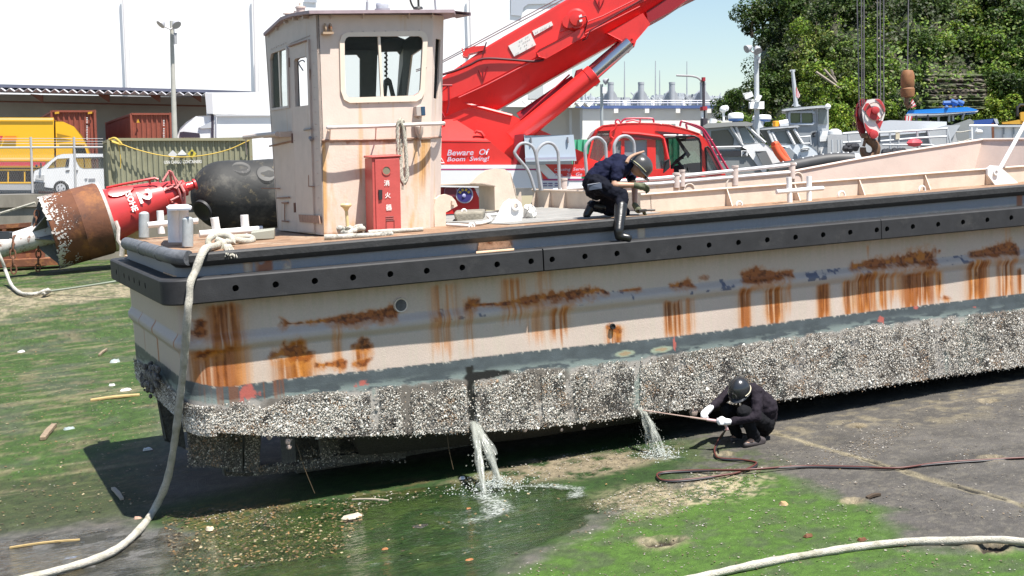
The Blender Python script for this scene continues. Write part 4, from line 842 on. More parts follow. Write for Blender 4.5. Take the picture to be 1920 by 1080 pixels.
for px, py in [(660, 60), (681, 59), (702, 58.6), (723, 58.5), (745, 58.3), (766, 58), (786, 57), (799, 96), (799, 126), (796, 157), (669, 195), (690, 194), (710, 193), (730, 192), (750, 191), (770, 190), (637, 97), (639, 128), (640, 160), (641, 66), (798, 66)]: b.ball(onp(px, py, PF) - A(0, .003, 0), .008, 6)
b.each('rivet', whc_shaded, wheelhouse)
# roof with its cambered stern edge
b = MB('b'); rx0, rx1 = FLt[0] - .11, DRt[0] + .20
prof = [(YW - .14, by(640, 19, YW - .14)[2]), (YW + .05, by(640, 19, YW - .14)[2] + .015), (YW + .62, bx(545, 25, rx0)[2] + .0), (YW + 1.1, bx(524, 33, rx0)[2]), (YK + .17, bx(484, 66, rx0)[2])]
zf = prof[0][1]; prof = [(y, z + .0) for y, z in prof]
lo = [(y, z - .035) for y, z in prof]
L_ = [A(rx0, y, z) for y, z in prof]; R_ = [A(rx1, y, z + .0) for y, z in prof]
b.slab([A(rx0, y, z) for y, z in prof] + [A(rx0, y, z) for y, z in lo[::-1]], A(rx1 - rx0 - .28, 0, 0)); n = len(prof)
b.add([A(rx1 - .28, y, z) for y, z in prof] + [A(rx1 - .28, y, z) for y, z in lo] + [A(rx1 - (.0 if i else .12), y + (.35 if i == 0 else 0), z - .03) for i, (y, z) in enumerate(prof)] + [A(rx1 - (.0 if i else .12), y + (.35 if i == 0 else 0), z - .03) for i, (y, z) in enumerate(lo)],
      [(i, i + 1, 2 * n + i + 1, 2 * n + i) for i in range(n - 1)] + [(n + i, 3 * n + i, 3 * n + i + 1, n + i + 1) for i in range(n - 1)] + [(2 * n + i, 2 * n + i + 1, 3 * n + i + 1, 3 * n + i) for i in range(n - 1)] + [(0, 2 * n, 3 * n, n)])
roof = b.build('roof', mat('roof_paint', (.36, .27, .29), .6, var=.15, vscale=8), wheelhouse, smooth=0)
b = MB('b')
for k in range(5): y = YW + .25 + k * .4; b.bb((rx0 + .03, y, np.interp(y, [p[0] for p in prof], [p[1] for p in prof]) - .075), (rx0 + .12, y + .03, np.interp(y, [p[0] for p in prof], [p[1] for p in prof]) - .036))
for px in (622, 682, 768, 812): c = by(px, 23, YW - .06); b.tube([c, c + A(0, .05, -.06)], .008, 6)
b.each('roof_bracket', whc_shaded, roof, smooth=0)
b = MB('b'); c = by(717, 18, 1.7); b.lathe(c, A(0, 0, 1), [(-.02, .085), (.01, .09), (.012, .07), (.05, .075), (.075, .065), (.09, .03)], 18); b.build('deck_light', mat('lamp_grey', (.42, .44, .48), .35, var=.2, vscale=14), roof)
b = MB('b'); c = by(564, 24, 2.0); b.lathe(c, A(0, 0, 1), [(-.06, .05), (.05, .05), (.052, .06), (.07, .058), (.08, .02), (.11, .015)], 14); c = by(541, 30, 2.3); b.lathe(c, A(0, 0, 1), [(-.04, .04), (.02, .04), (.022, .065), (.035, .06)], 14); b.tube(spline([by(550, 27, 2.2), by(553, 21, 2.2), by(558, 23, 2.1)], 4), .01, 6); b.build('roof_vent', whc_shaded, roof)
b = MB('b'); antm = mat('aerial', (.3, .31, .34), .4)
b.tube([by(688, 22, 1.9), by(688.5, 4, 1.9)], .016, 8); b.tube([by(688.5, 4, 1.9), by(688, -40, 1.9)], .007, 6); b.build('aerial', antm, roof)
b = MB('b'); b.tube([by(817, 20, 1.6), by(813, -30, 1.6)], .012, 6); b.build('aerial', antm, roof)
b = MB('b'); b.tube(spline([by(776, 15, 2), by(771, 6, 2), by(767, -10, 2)], 4), .012, 6); b.tube([by(785, 18, 2), by(784, -10, 2)], .014, 6); b.lathe(by(784, 17, 2), A(0, 0, 1), [(0, .06), (.025, .05), (.03, .02)], 10); b.build('cable_mast', mat('black_cable', (.03, .03, .03), .5), roof)
# rail round the front, and its brackets
b = MB('b'); yr = YW - .2
b.tube(spline([by(618, 240, YW - .02), by(622, 239, yr), by(700, 237, yr), by(790, 233, yr), by(822, 232, yr + .1), by(832, 231, yr + .45), by(822, 233, yr + .75)], 5), .022, 10)
rail = b.build('grab_rail', mat('rail_paint', (.72, .62, .57), .45), wheelhouse)
for (a, c) in [((619, 240), (618, 262)), ((705, 238), (704, 260)), ((789, 235), (786, 257))]:
    b = MB('b'); b.tube([by(*a, yr + .02), by(*c, YW - .03)], .008, 7); b.build('rail_bracket', mat('rail_paint', (.72, .62, .57), .45), rail)
b = MB('b'); s0, s1 = onp(491, 256, PL) - inL * .22, onp(548, 249, PL) - inL * .02; b.tube([s0, onp(515, 253, PL) - inL * .2, onp(545, 250, PL) - inL * .16], .03, 10); b.slab([onp(515, 249, PL), onp(547, 246, PL), onp(547, 256, PL), onp(515, 258, PL)], -inL * .14); b.tube([s0 + A(0, -.06, -.02), s0 + A(0, -.06, -.22)], .008, 6); b.build('side_rail', whc_shaded, wheelhouse)
b = MB('b'); q = lambda px, py, o_=.02: onp(px, py, PL) - outl * o_
b.tube([q(523, 371), q(545, 370)], .01, 6); b.tube([q(537, 382), q(537, 413)], .008, 6); b.tube([q(532, 380), q(542, 380)], .012, 6); b.tube([q(532, 414), q(543, 415)], .01, 6); b.tube([q(505, 352, .1), q(527, 353)], .008, 6); b.tube([q(582, 328), q(582, 350)], .006, 6); b.tube([q(582, 349), q(592, 350)], .008, 6)
b.tube([q(583 + k * 0, 130 + k * 40, .012) for k in range(8)], .007, 6); b.each('wall_fitting', mat('rust_trim', (.3, .18, .13), .7), wheelhouse)
b = MB('b'); 
for k in (-.03, .03): c = onp(612, 54, PF) - A(0, .05, 0) + A(k, 0, 0); b.tube([c + A(0, -.03 * math.sin(t), .045 * math.cos(t)) for t in np.linspace(0, 6.28, 14)], .012, 7)
b.box(onp(612, 63, PF) - A(0, .04, 0), (.12, .08, .025)); b.build('horn_bracket', mat('rusty_bracket', (.42, .30, .2), .6, spots=[((.26, .09, .03), 12, .5, .1)]), wheelhouse)
b = MB('b'); c = onp(783, 209, PF) - A(0, .05, 0); b.box(c, (.10, .1, .11)); b.cur = 1; b.box(c + A(.03, -.052, 0), (.05, .01, .1)); b.cur = 0; b.tube([c + A(0, 0, -.05), onp(784, 222, PF)], .01, 6); b.build('flood_light', [mat('lamp_beige', (.45, .39, .35), .5), mat('lamp_lens', (.02, .06, .12), .1)], wheelhouse, smooth=0, bevel=.006)
b = MB('b'); c = onp(784, 248, PF) - A(0, .04, 0); b.lathe(c + A(0, 0, .09), A(0, 0, -1), [(0, .03), (.03, .05), (.1, .045), (.16, .02)], 12); b.tube([c + A(0, 0, -.07), c + A(.01, 0, -.17)], .006, 5); b.build('hanging_lamp', mat('lamp_beige', (.45, .39, .35), .5), wheelhouse)
# lower front plate with its own rust runs
gu, gv_ = np.meshgrid(np.linspace(0, 1, 150), np.linspace(0, 1, 130), indexing='ij'); c00, c10, c01, c11 = (onp(*p_, PF) - A(0, .004, 0) for p_ in ((604, 265), (807, 261), (607.5, 440), (805.5, 431)))
Pq = c00 * ((1 - gu) * (1 - gv_))[..., None] + c10 * (gu * (1 - gv_))[..., None] + c01 * ((1 - gu) * gv_)[..., None] + c11 * (gu * gv_)[..., None]
fcq = np.zeros(gu.shape + (3,)); fcq[:] = (.69, .56, .47); fcq *= (.92 + .14 * fbm(gu * 4, gv_ * 5, 4, 40))[..., None]; sv = fbm(gu * 60, gv_ * 2.2, 4, 41); sv2 = fbm(gu * 22, gv_ * 3, 4, 42)
fcq = lerp(fcq, (.62, .40, .20), sst(.55, .72, sv2) * .45 + sst(.7, 1., gv_) * sst(.4, .6, sv2) * .5)
for (u0, wd, l0, k_) in ((.012, .035, 1.0, 1.0), (.345, .022, .55, .8), (.41, .03, .6, .45), (.86, .03, .45, .7), (.93, .05, .6, 1.0), (.985, .03, .4, .7), (.56, .02, .3, .4)):
    m_ = sst(wd, wd * .25, np.abs(gu - u0) + (sv - .5) * wd * .9) * sst(l0 + .15, l0 - .3, gv_ + (sv - .5) * .3) * k_; fcq = lerp(fcq, (.60, .33, .10), m_ * .85); fcq = lerp(fcq, (.34, .13, .03), m_ * sst(.5, .66, sv) * .8)
fcq = lerp(fcq, (.28, .10, .03), sst(.035, .0, gv_ + (sv2 - .5) * .06) * .8); fcq = lerp(fcq, (.25, .10, .035), sst(.965, 1.0, gv_ + (sv2 - .5) * .05) * .7)
grid_mesh('lower_plate', Pq @ MS.T, mat('plate_paint', (.7, .6, .5), .5, attr=True, var=.05, vscale=20, bump=.1, bscale=40), wheelhouse, np.clip(fcq, 0, 1))
# inside: seat and chain
sl_ = mat('seat_black', (.02, .02, .022), .5); b = MB('b'); b.slab([by(px, py, 2.35) for px, py in [(719, 190), (722, 150), (728, 145), (734, 150), (744, 190), (738, 190), (731, 160), (727, 160), (724, 190)]], A(0, .06, 0)); b.build('helm_seat', sl_, wheelhouse, smooth=20)
b = MB('b')
for k in range(11): c = by(722.5 + (k % 2) * 2.5, 100 + k * 4.2, 2.3); b.ball(c, .016, 6)
b.tube([by(725, 95, 2.3), by(725, 148, 2.3)], .006, 6); b.build('hanging_chain', sl_, wheelhouse)

# ---------------------------------------------------------------- fire extinguisher cabinet on deck
YX = 1.02; xp = lambda px, py: by(px, py, YX)
redb = mat('cabinet_red', (.50, .085, .075), .45, var=.08, vscale=6, bump=.06, bscale=40, spots=[((.28, .07, .05), 6, .68, .08)])
fx0, fx1 = xp(700, 430), xp(752, 425); zb_ = .372; ztop = xp(700, 296)[2]
fx = thing('fire_extinguisher_cabinet', 'tall narrow red steel fire extinguisher cabinet standing against the wheelhouse front', 'cabinet', WB((fx0[0] + .15, YX + .12, zb_)))
lean = xp(697, 292)[0] - xp(700, 430)[0]
hx = lambda x, y, z: A(x + lean * (z - zb_) / (ztop - zb_) * 1, y, z)
b = MB('b'); X0, X1 = fx0[0], fx1[0]; b.hexa([hx(X0, YX, zb_), hx(X1, YX, zb_), hx(X1, YX + .26, zb_), hx(X0, YX + .26, zb_), hx(X0, YX, ztop), hx(X1, YX, ztop), hx(X1, YX + .26, ztop), hx(X0, YX + .26, ztop)])
b.hexa([hx(X0 - .012, YX - .02, ztop), hx(X1 + .012, YX - .02, ztop), hx(X1 + .01, YX + .27, ztop + .005), hx(X0 - .01, YX + .27, ztop + .005), hx(X0 - .012, YX - .02, ztop + .015), hx(X1 + .012, YX - .02, ztop + .015), hx(X1 + .01, YX + .27, ztop + .03), hx(X0 - .01, YX + .27, ztop + .03)])
b.build('body', redb, fx, smooth=0, bevel=.006)
b = MB('b'); b.hexa([hx(X0 + .03, YX - .014, zb_ + .02), hx(X1 - .01, YX - .014, zb_ + .02), hx(X1 - .01, YX - .001, zb_ + .02), hx(X0 + .03, YX - .001, zb_ + .02), hx(X0 + .03, YX - .014, ztop - .02), hx(X1 - .01, YX - .014, ztop - .02), hx(X1 - .01, YX - .001, ztop - .02), hx(X0 + .03, YX - .001, ztop - .02)])
fd = b.build('door', redb, fx, smooth=0, bevel=.004)
b = MB('b'); c = by(724.5, 320, YX - .016); b.lathe(c, A(0, -1, 0), [(0, .053), (.006, .053), (.006, .044), (0, .044)], 20, cap=False); b.cur = 1; b.lathe(c, A(0, -1, 0), [(0, .002), (.001, .045)], 20); b.build('window', [redb, mat('cabinet_window', (.22, .20, .14), .25)], fd)
b = MB('b'); b.slab([by(*p, YX - .03) for p in [(710, 356), (717, 356), (717, 374), (711, 375)]], A(0, .016, 0)); b.build('handle', mat('black_plastic', (.025, .025, .028), .4), fd)
b = MB('b')
for (a, c) in [((723, 407), (738, 406)), ((723, 411), (738, 410)), ((724, 414), (739, 413)), ((724, 414), (724, 430)), ((739, 413), (739, 428))]: b.tube([by(*a, YX - .016), by(*c, YX - .016)], .004, 5)
b.build('louvre', mat('dark_line', (.15, .03, .03), .6), fd)
ltr = mat('white_lettering', (.8, .78, .74), .5)
for ch, (px, py) in zip('消火器', [(725, 343), (727, 366), (729, 389)]): text('character', ch, ltr, fd, WB(by(px, py, YX - .018)), MS @ A(1, 0, 0), MS @ A(0, 0, 1), .065, bold=.02)
# ================================================================ ROPES AND HOSE
ropem = mat('rope_white', (.50, .47, .40), .9, var=.22, vscale=40, spots=[((.22, .21, .14), 5, .50, .18), ((.16, .14, .11), 70, .60, .08)], bump=.9, bscale=110)
ropeg = mat('rope_grey', (.44, .42, .37), .9, var=.3, vscale=30, spots=[((.10, .10, .09), 9, .55, .12)], bump=.5, bscale=120)
def rope_mb(b, pts, r_, n=8, strands=1, pitch=5.5, raw=False):
    P = pts if raw else spline(pts, n)
    # resample evenly
    P = np.array(P); d = np.r_[0, np.cumsum(np.linalg.norm(np.diff(P, axis=0), axis=1))]; m = max(8, int(d[-1] / (r_ * 1.1))); m = min(m, 700)
    t = np.linspace(0, d[-1], m); P = np.stack([np.interp(t, d, P[:, i]) for i in range(3)], 1)
    if strands == 1: return b.tube(P, [r_ * (1 + .07 * math.sin(t_ * 9 / r_ * .03) + .05 * math.sin(t_ * 31)) for t_ in t], 10)
    T = np.gradient(P, axis=0); T /= np.linalg.norm(T, axis=1)[:, None] + 1e-9
    u, _ = perp(T[0]); U = []
    for k in range(m): u = u - T[k] * (u @ T[k]); u /= np.linalg.norm(u); U.append(u)
    U = np.array(U); W_ = np.cross(T, U)
    for s_ in range(strands):
        a = t / (r_ * pitch) * 2 * math.pi / 2 + s_ * 2 * math.pi / strands
        b.tube(P + (U * np.cos(a)[:, None] + W_ * np.sin(a)[:, None]) * r_ * .5, r_ * .58, 6)
    return b
def rope(name, label, pts, r_, m=ropem, frame='b', cat='rope', **k):
    b = rope_mb(MB(frame), pts, r_, **k); return tag(b.build(name, m, smooth=60), label, cat)
g1 = bg_(285, 962, .04); h0 = by(352, 585, -.06); hang = []
for px, py, t in [(345, 680, .22), (337, 750, .42), (327, 830, .65), (312, 905, .86)]: hang.append(by(px, py, h0[1] * (1 - t) + g1[1] * t))
b = MB('b')
pts = [by(428, 452, 1.1), by(402, 462, .55), by(386, 466, .2), by(377, 480, .05), by(366, 510, .02), by(357, 530, -.055), by(355, 560, -.06), h0] + hang + [g1, bg_(255, 1000, .045), bg_(215, 1032, .045), bg_(160, 1055, .045), bg_(60, 1082, .045), bg_(-60, 1110, .045)]
rope_mb(b, pts, .039)
lp = lambda px, py, y, : by(px, py, y)
rope_mb(b, [lp(424, 453, .9), lp(436, 455, .85), lp(434, 445, .9), lp(418, 440, 1.0), lp(398, 443, .95), lp(390, 455, .8), lp(400, 466, .7), lp(414, 466, .7), lp(420, 456, .75), lp(405, 449, .8)], .035)
rope_mb(b, [lp(428, 447, 1.1), lp(455, 452, 1.2), lp(470, 452, 1.3), lp(474, 447, 1.5), lp(462, 444, 1.6), lp(436, 446, 1.5)], .035)
for k in range(11): a = random.random(); b.tube(spline([by(420 + k * 1.2, 458, .55), by(422 + k * 1.6 + random.random() * 4, 470, .3), by(420 + k * 2 + random.random() * 6, 476 + random.random() * 10, .09)], 4), .006, 5)
mr = b.build('mooring_rope', ropem, smooth=60); tag(mr, 'thick white mooring rope knotted on the stern bitt and hanging to the ground', 'rope')
rope('slack_rope', 'thick white rope crossing the bright algae in the lower right', [bg_(1240, 1100, .03), bg_(1330, 1078, .03), bg_(1420, 1058, .03), bg_(1500, 1043, .03), bg_(1600, 1027, .03), bg_(1700, 1016, .03), bg_(1790, 1014, .03), bg_(1870, 1012, .06), bg_(1930, 1018, .04), bg_(2000, 1030, .03)], .034)
b = MB('b'); yy = YW - .235
rope_mb(b, [by(746, 300, yy), by(745, 240, yy), by(748, 228, yy), by(752, 230, yy + .05), by(752, 300, yy + .02), by(755, 338, yy), by(761, 340, yy), by(762, 310, yy), by(757, 250, yy), by(753, 230, yy), by(756, 227, yy + .03), by(759, 245, yy + .04), by(763, 310, yy + .04), by(764, 330, yy + .02), by(758, 345, yy), by(752, 335, yy), by(748, 300, yy + .02)], .019, strands=3)
b.tube([by(755, 340, yy), by(755, 356, yy)], .012, 6); tag(b.build('rope_coil', ropem, smooth=60), 'hank of pale rope hung over the rail on the wheelhouse front', 'rope')
b = MB('b'); rr = random.Random(9)
for k in range(5): rope_mb(b, [by(632 + rr.random() * 50, 438 - rr.random() * 10 - k, .9 + rr.random() * .35) for _ in range(7)], .028)
rope_mb(b, [by(608, 445, .7), by(640, 444, .65), by(700, 441, .6), by(735, 439, .65)], .03); rope_mb(b, [by(690, 436, .9), by(740, 433, .9), by(793, 430, .85)], .026)
tag(b.build('rope_heap', ropeg, smooth=60), 'tangled heap of dirty grey rope on deck in front of the wheelhouse', 'rope')
b = MB('b')
for k in range(6): rope_mb(b, [by(986 + rr.random() * 17, 410 - rr.random() * 24, 1.5 + rr.random() * .4) for _ in range(6)], .03)
tag(b.build('rope_bundle', mat('rope_bright', (.7, .69, .66), .8, var=.15, vscale=30), smooth=60), 'small bundle of bright white rope just right of the white pad eye', 'rope')
b = MB('b'); rope_mb(b, [by(890, 420, 1.0), by(905, 418, 1.1), by(920, 412, 1.3), by(915, 404, 1.6), by(930, 402, 1.8)], .02); b.tube([by(838, 421, 1.2), by(885, 424, .9)], .02, 8); tag(b.build('rope_end', mat('rope_bright', (.7, .69, .66), .8), smooth=60), 'short white rope end trailing along the deck below the timber block', 'rope')
for (nm_, c_, dy, lb) in [('hose', (.018, .018, .022), 0, 'black'), ('air_line', (.095, .026, .02), .02, 'reddish')]:
    P = [(1360, 806, .28), (1352, 822, .12), (1342, 842, .03), (1340, 854, .02), (1352, 861, .02), (1385, 863, .02), (1410, 866, .02), (1420, 871, .02), (1408, 879, .03), (1375, 888, .02), (1310, 899, .02), (1255, 903, .02), (1233, 897, .02), (1240, 888, .02), (1300, 884, .02), (1400, 881, .045), (1500, 876, .02), (1600, 877, .02), (1680, 878, .02), (1760, 870, .02), (1850, 864, .02), (1930, 858, .02), (2000, 855, .02)]
    q = [bg_(px, py, l) + A(0, dy * (1 if k % 3 else -1), dy * .4) for k, (px, py, l) in enumerate(P)]
    tag(MB('b').tube(spline(q, 7), .0105, 8).build(nm_, mat(nm_ + '_rubber', c_, .45), smooth=60), f'{lb} pressure hose running from the crouching worker to the right edge', 'hose')

# ================================================================ WATER RUNNING OUT OF THE HULL
wj = bpy.data.materials.new('jet_water'); wj.use_nodes = True; n_ = wj.node_tree; p_ = n_.nodes['Principled BSDF']; p_.inputs['Base Color'].default_value = (.50, .52, .47, 1); p_.inputs['Roughness'].default_value = .15; p_.inputs['Subsurface Weight'].default_value = 0
t_ = n_.nodes.new('ShaderNodeBsdfTransparent'); x_ = n_.nodes.new('ShaderNodeMixShader'); x_.inputs[0].default_value = .2
n_.links.new(t_.outputs[0], x_.inputs[1]); n_.links.new(p_.outputs[0], x_.inputs[2]); n_.links.new(x_.outputs[0], n_.nodes['Material Output'].inputs[0])
foamm = mat('foam_white', (.45, .48, .45), .5)
OCT = [(1, 0, 0), (0, 1, 0), (-1, 0, 0), (0, -1, 0), (0, 0, 1), (0, 0, -1)]; OF = [(0, 1, 4), (1, 2, 4), (2, 3, 4), (3, 0, 4), (1, 0, 5), (2, 1, 5), (3, 2, 5), (0, 3, 5)]
def drop(b, c, r_): b.add([A(*c) + A(*o) * r_ for o in OCT], OF)
def jet(name, label, s0, lands, n, rs, nd, seed, spl):
    rr = random.Random(seed); b = MB('b'); s = by(*s0, YH - .02)
    for k in range(n):
        f = rr.random(); f = (.1 * rr.random() if k % 3 == 0 else .9 + .1 * rr.random() if k % 3 == 1 else 1 - rr.random() ** 2 * .3) if rr.random() < .9 else f
        e = lands[0] * (1 - f) + lands[1] * f + A(rr.gauss(0, .02), rr.gauss(0, .025), 0); a = s + A(rr.gauss(0, .012), 0, rr.gauss(0, .01)); h = a[2] - e[2]; r0 = rs * (.5 + rr.random())
        ph = rr.random() * 6; end = 1 if rr.random() < .6 else .55 + rr.random() * .4; st = 0 if rr.random() < .7 else rr.random() * .3
        ts = np.linspace(st, end, 14)
        b.tube([(a[0] + (e[0] - a[0]) * t + (.006 + .022 * t) * math.sin(ph + t * 8), a[1] + (e[1] - a[1]) * t + .02 * t * math.cos(ph * 3 + t * 11), a[2] + .04 * t * (1 - t) * 4 * .3 - h * t ** 1.75) for t in ts], [r0 * (1.15 - .75 * abs(t - .35)) * (.8 + .4 * rr.random()) for t in ts], 6)
        for _ in range(nd // n):
            t = rr.random() ** .6; drop(b, (a[0] + (e[0] - a[0]) * t + rr.gauss(-.04 * t, .05 * t), a[1] + (e[1] - a[1]) * t + rr.gauss(0, .05), a[2] - h * t ** 1.75 + rr.gauss(0, .03)), rs * (.3 + rr.random() * .5))
    o = tag(b.build(name, wj, smooth=60), label, 'water jet'); 
    b = MB('b'); e = lands[0] * .4 + lands[1] * .6
    for _ in range(int(spl * 500)):
        a, q = rr.random() * 6.283, abs(rr.gauss(0, .17 * spl)); hh = abs(rr.gauss(0, .06)) * math.exp(-q * 3)
        drop(b, (e[0] + math.cos(a) * q * 1.2, e[1] + math.sin(a) * q, gz(e[0]) + .006 + hh), .0035 + .007 * rr.random())
    return o, b
l0, l1 = bg_(907, 925), bg_(940, 912)
jet1, sp1 = jet('water_jet', 'clear water pouring from the hull into the green puddle', (885, 795), (l0, l1), 36, .017, 260, 3, 1.3)
tag(sp1.build('splash', foamm), 'white splash where the larger water jet hits the puddle', 'splash', kind='stuff')
l2, l3 = bg_(1222, 850), bg_(1246, 858)
jet2, sp2 = jet('water_jet', 'short spray of water from the hull beside the tip of the lance', (1200, 768), (l2, l3), 20, .011, 320, 8, .8)
tag(sp2.build('splash', foamm), 'small white splash below the short spray at the lance', 'splash', kind='stuff')
FC = []
def foam(poly, wd, k): FC.append((np.array([bg_(*p)[:2] for p in poly]), wd, k))
foam([(900, 918), (960, 914), (1030, 911), (1084, 917), (1082, 930)], .11, .8); foam([(1082, 931), (1020, 950), (975, 966), (960, 972)], .06, .5); foam([(880, 955), (878, 975), (905, 981), (922, 978)], .07, .5); foam([(815, 976), (850, 992), (870, 1000), (905, 998)], .07, .52)
foam([(938, 1014), (900, 1026), (860, 1040), (800, 1036), (770, 1046), (700, 1062)], .09, .48); foam([(905, 925), (930, 950), (928, 968), (895, 975)], .24, .88); foam([(830, 965), (900, 985), (950, 985)], .3, .5); foam([(640, 1010), (760, 1000), (800, 1020), (700, 1050), (600, 1070)], .22, .42); foam([(1222, 858), (1245, 861), (1265, 857)], .16, .95); foam([(940, 905), (1010, 900)], .08, .5); foam([(560, 1040), (480, 1060), (420, 1075)], .2, .45)
allp = np.concatenate([f[0] for f in FC]); lo_, hi_ = allp.min(0) - .5, allp.max(0) + .5
gx, gy = np.meshgrid(np.arange(lo_[0], hi_[0], .03), np.arange(lo_[1], hi_[1], .03), indexing='ij'); fm = np.zeros(gx.shape); wn = (fbm(gx * 3, gy * 3, 4, 61) - .5)
for pl_, wd, kk in FC:
    d = np.full(gx.shape, 9.)
    for a_, b_ in zip(pl_[:-1], pl_[1:]):
        e_ = b_ - a_; t_ = np.clip(((gx - a_[0]) * e_[0] + (gy - a_[1]) * e_[1]) / (e_ @ e_ + 1e-9), 0, 1); d = np.minimum(d, np.hypot(gx - a_[0] - e_[0] * t_, gy - a_[1] - e_[1] * t_))
    fm = np.maximum(fm, kk * np.exp(-(np.maximum(0, d + wn * wd * 1.6) / wd) ** 2))
fmat = bpy.data.materials.new('foam_lace'); fmat.use_nodes = True; n_ = fmat.node_tree; L_n = n_.links.new; p_ = n_.nodes['Principled BSDF']; p_.inputs['Base Color'].default_value = (.42, .45, .42, 1); p_.inputs['Roughness'].default_value = .4
at_ = n_.nodes.new('ShaderNodeAttribute'); at_.attribute_name = 'Col'; vo = n_.nodes.new('ShaderNodeTexVoronoi'); vo.feature = 'DISTANCE_TO_EDGE'; vo.inputs['Scale'].default_value = 26; nz_ = n_.nodes.new('ShaderNodeTexNoise'); nz_.inputs['Scale'].default_value = 14; nz_.inputs['Detail'].default_value = 6; nz_.inputs['Roughness'].default_value = .75
tc_ = n_.nodes.new('ShaderNodeTexCoord'); mp_ = n_.nodes.new('ShaderNodeMapping'); mp_.inputs['Scale'].default_value = (.7, 1.3, 1); L_n(tc_.outputs['Object'], mp_.inputs[0]); mx_ = n_.nodes.new('ShaderNodeVectorMath'); L_n(mp_.outputs[0], nz_.inputs['Vector'])
sc_n = n_.nodes.new('ShaderNodeVectorMath'); sc_n.operation = 'SCALE'; sc_n.inputs['Scale'].default_value = .12; L_n(nz_.outputs['Color'], sc_n.inputs[0]); L_n(mp_.outputs[0], mx_.inputs[0]); L_n(sc_n.outputs[0], mx_.inputs[1]); L_n(mx_.outputs[0], vo.inputs['Vector'])
m1 = n_.nodes.new('ShaderNodeMath'); m1.operation = 'MULTIPLY_ADD'; m1.inputs[1].default_value = -2.2; L_n(vo.outputs['Distance'], m1.inputs[0]); L_n(at_.outputs['Fac'], m1.inputs[2])
m2 = n_.nodes.new('ShaderNodeMath'); m2.operation = 'MULTIPLY_ADD'; m2.inputs[1].default_value = 1.1; L_n(nz_.outputs['Fac'], m2.inputs[0]); L_n(m1.outputs[0], m2.inputs[2])
mr_ = n_.nodes.new('ShaderNodeMapRange'); mr_.inputs[1].default_value = .93; mr_.inputs[2].default_value = 1.40; mr_.inputs[4].default_value = .9; L_n(m2.outputs[0], mr_.inputs[0])
t_ = n_.nodes.new('ShaderNodeBsdfTransparent'); x_ = n_.nodes.new('ShaderNodeMixShader'); L_n(mr_.outputs[0], x_.inputs[0]); L_n(t_.outputs[0], x_.inputs[1]); L_n(p_.outputs[0], x_.inputs[2]); L_n(x_.outputs[0], n_.nodes['Material Output'].inputs[0])
keep = fm > .05; idx = np.arange(gx.size).reshape(gx.shape); q_ = np.stack([idx[:-1, :-1], idx[1:, :-1], idx[1:, 1:], idx[:-1, 1:]], -1).reshape(-1, 4); q_ = q_[keep.ravel()[q_].any(1)]; us = np.unique(q_); mp2 = np.zeros(gx.size, int); mp2[us] = np.arange(len(us))
Vf = np.stack([gx, gy, gz(gx) + .006], -1).reshape(-1, 3)[us] @ MS.T; o = raw_mesh('foam', Vf, mp2[q_], fmat, cols=np.repeat(fm.ravel()[us][:, None], 3, 1), smooth=60); tag(o, 'thin white foam curling over the green puddle', 'foam', kind='stuff')
b = MB('b'); rrr = random.Random(2)                # thin drips under the hull
for (p0, p1) in [((556, 832), (590, 925)), ((838, 808), (850, 880)), ((584, 836), (592, 850))]: b.tube(spline([by(*p0, YH + .1), by((p0[0] + p1[0]) / 2 - 2, (p0[1] + p1[1]) / 2, YH + .1), by(*p1, YH + .1)], 4), .004, 5)
tag(b.build('dripping_weed', mat('drip_weed', (.10, .07, .04), .6)), 'thin weed strands dangling under the hull near the stern', 'weed', kind='stuff')

# ================================================================ PEOPLE
def rcone(b, p, q, rp, rq, n=12):
    p, q = A(*p), A(*q); b.tube([p, q], [rp, rq], n); b.ball(p, rp, n); b.ball(q, rq, n)
_cl = bpy.data.textures.new('folds', 'CLOUDS'); _cl.noise_scale = .07; _cl.noise_depth = 2
def blob(name, segs, m, par, vox=.011, it=4, fold=0):
    b = MB('b')
    for (p, q, rp, rq) in segs: rcone(b, p, q, rp, rq)
    o = b.build(name, m, par, smooth=0)
    r_ = o.modifiers.new('skin', 'REMESH'); r_.mode = 'VOXEL'; r_.voxel_size = vox; r_.use_smooth_shade = True
    s_ = o.modifiers.new('relax', 'SMOOTH'); s_.factor = .5; s_.iterations = it
    if fold: d_ = o.modifiers.new('folds', 'DISPLACE'); d_.texture = _cl; d_.strength = fold; d_.mid_level = .5; d_.texture_coords = 'GLOBAL'
    return o
skin = mat('skin', (.42, .24, .16), .5, var=.08, vscale=20)
def fingers(b, palm, wrist, along, side, curl, r_=.0105, wrap=1.0):
    """palm centre, wrist point, direction of fingers, direction across the knuckles, curl direction: four fingers and a thumb"""
    along, side, curl = (v / np.linalg.norm(v) for v in (along, side, curl)); S_ = []
    S_ += [(wrist, palm - along * .02, .026, .030), (palm - along * .02 - side * .018, palm + along * .03 - side * .02, .02, .017), (palm - along * .02 + side * .018, palm + along * .03 + side * .02, .02, .017)]
    for k, ln in enumerate((.9, 1.05, 1.0, .8)):
        k0 = palm + along * .035 + side * (.030 - .020 * k); a = k0 + along * .032 * ln + curl * .010 * wrap; c = a + along * .008 * ln + curl * .028 * ln * wrap; e = c - along * .016 * wrap + curl * .014 * wrap
        S_ += [(k0, a, r_ * 1.05, r_), (a, c, r_, r_ * .92), (c, e, r_ * .92, r_ * .8)]
    t0 = palm + side * .034 - along * .01; t1 = t0 + side * .022 + along * .022 + curl * .016; t2 = t1 + along * .02 + curl * .024 - side * .006
    S_ += [(palm - along * .02 + side * .015, t0, .017, .0135), (t0, t1, .0135, .012), (t1, t2, .012, .0095)]; return S_
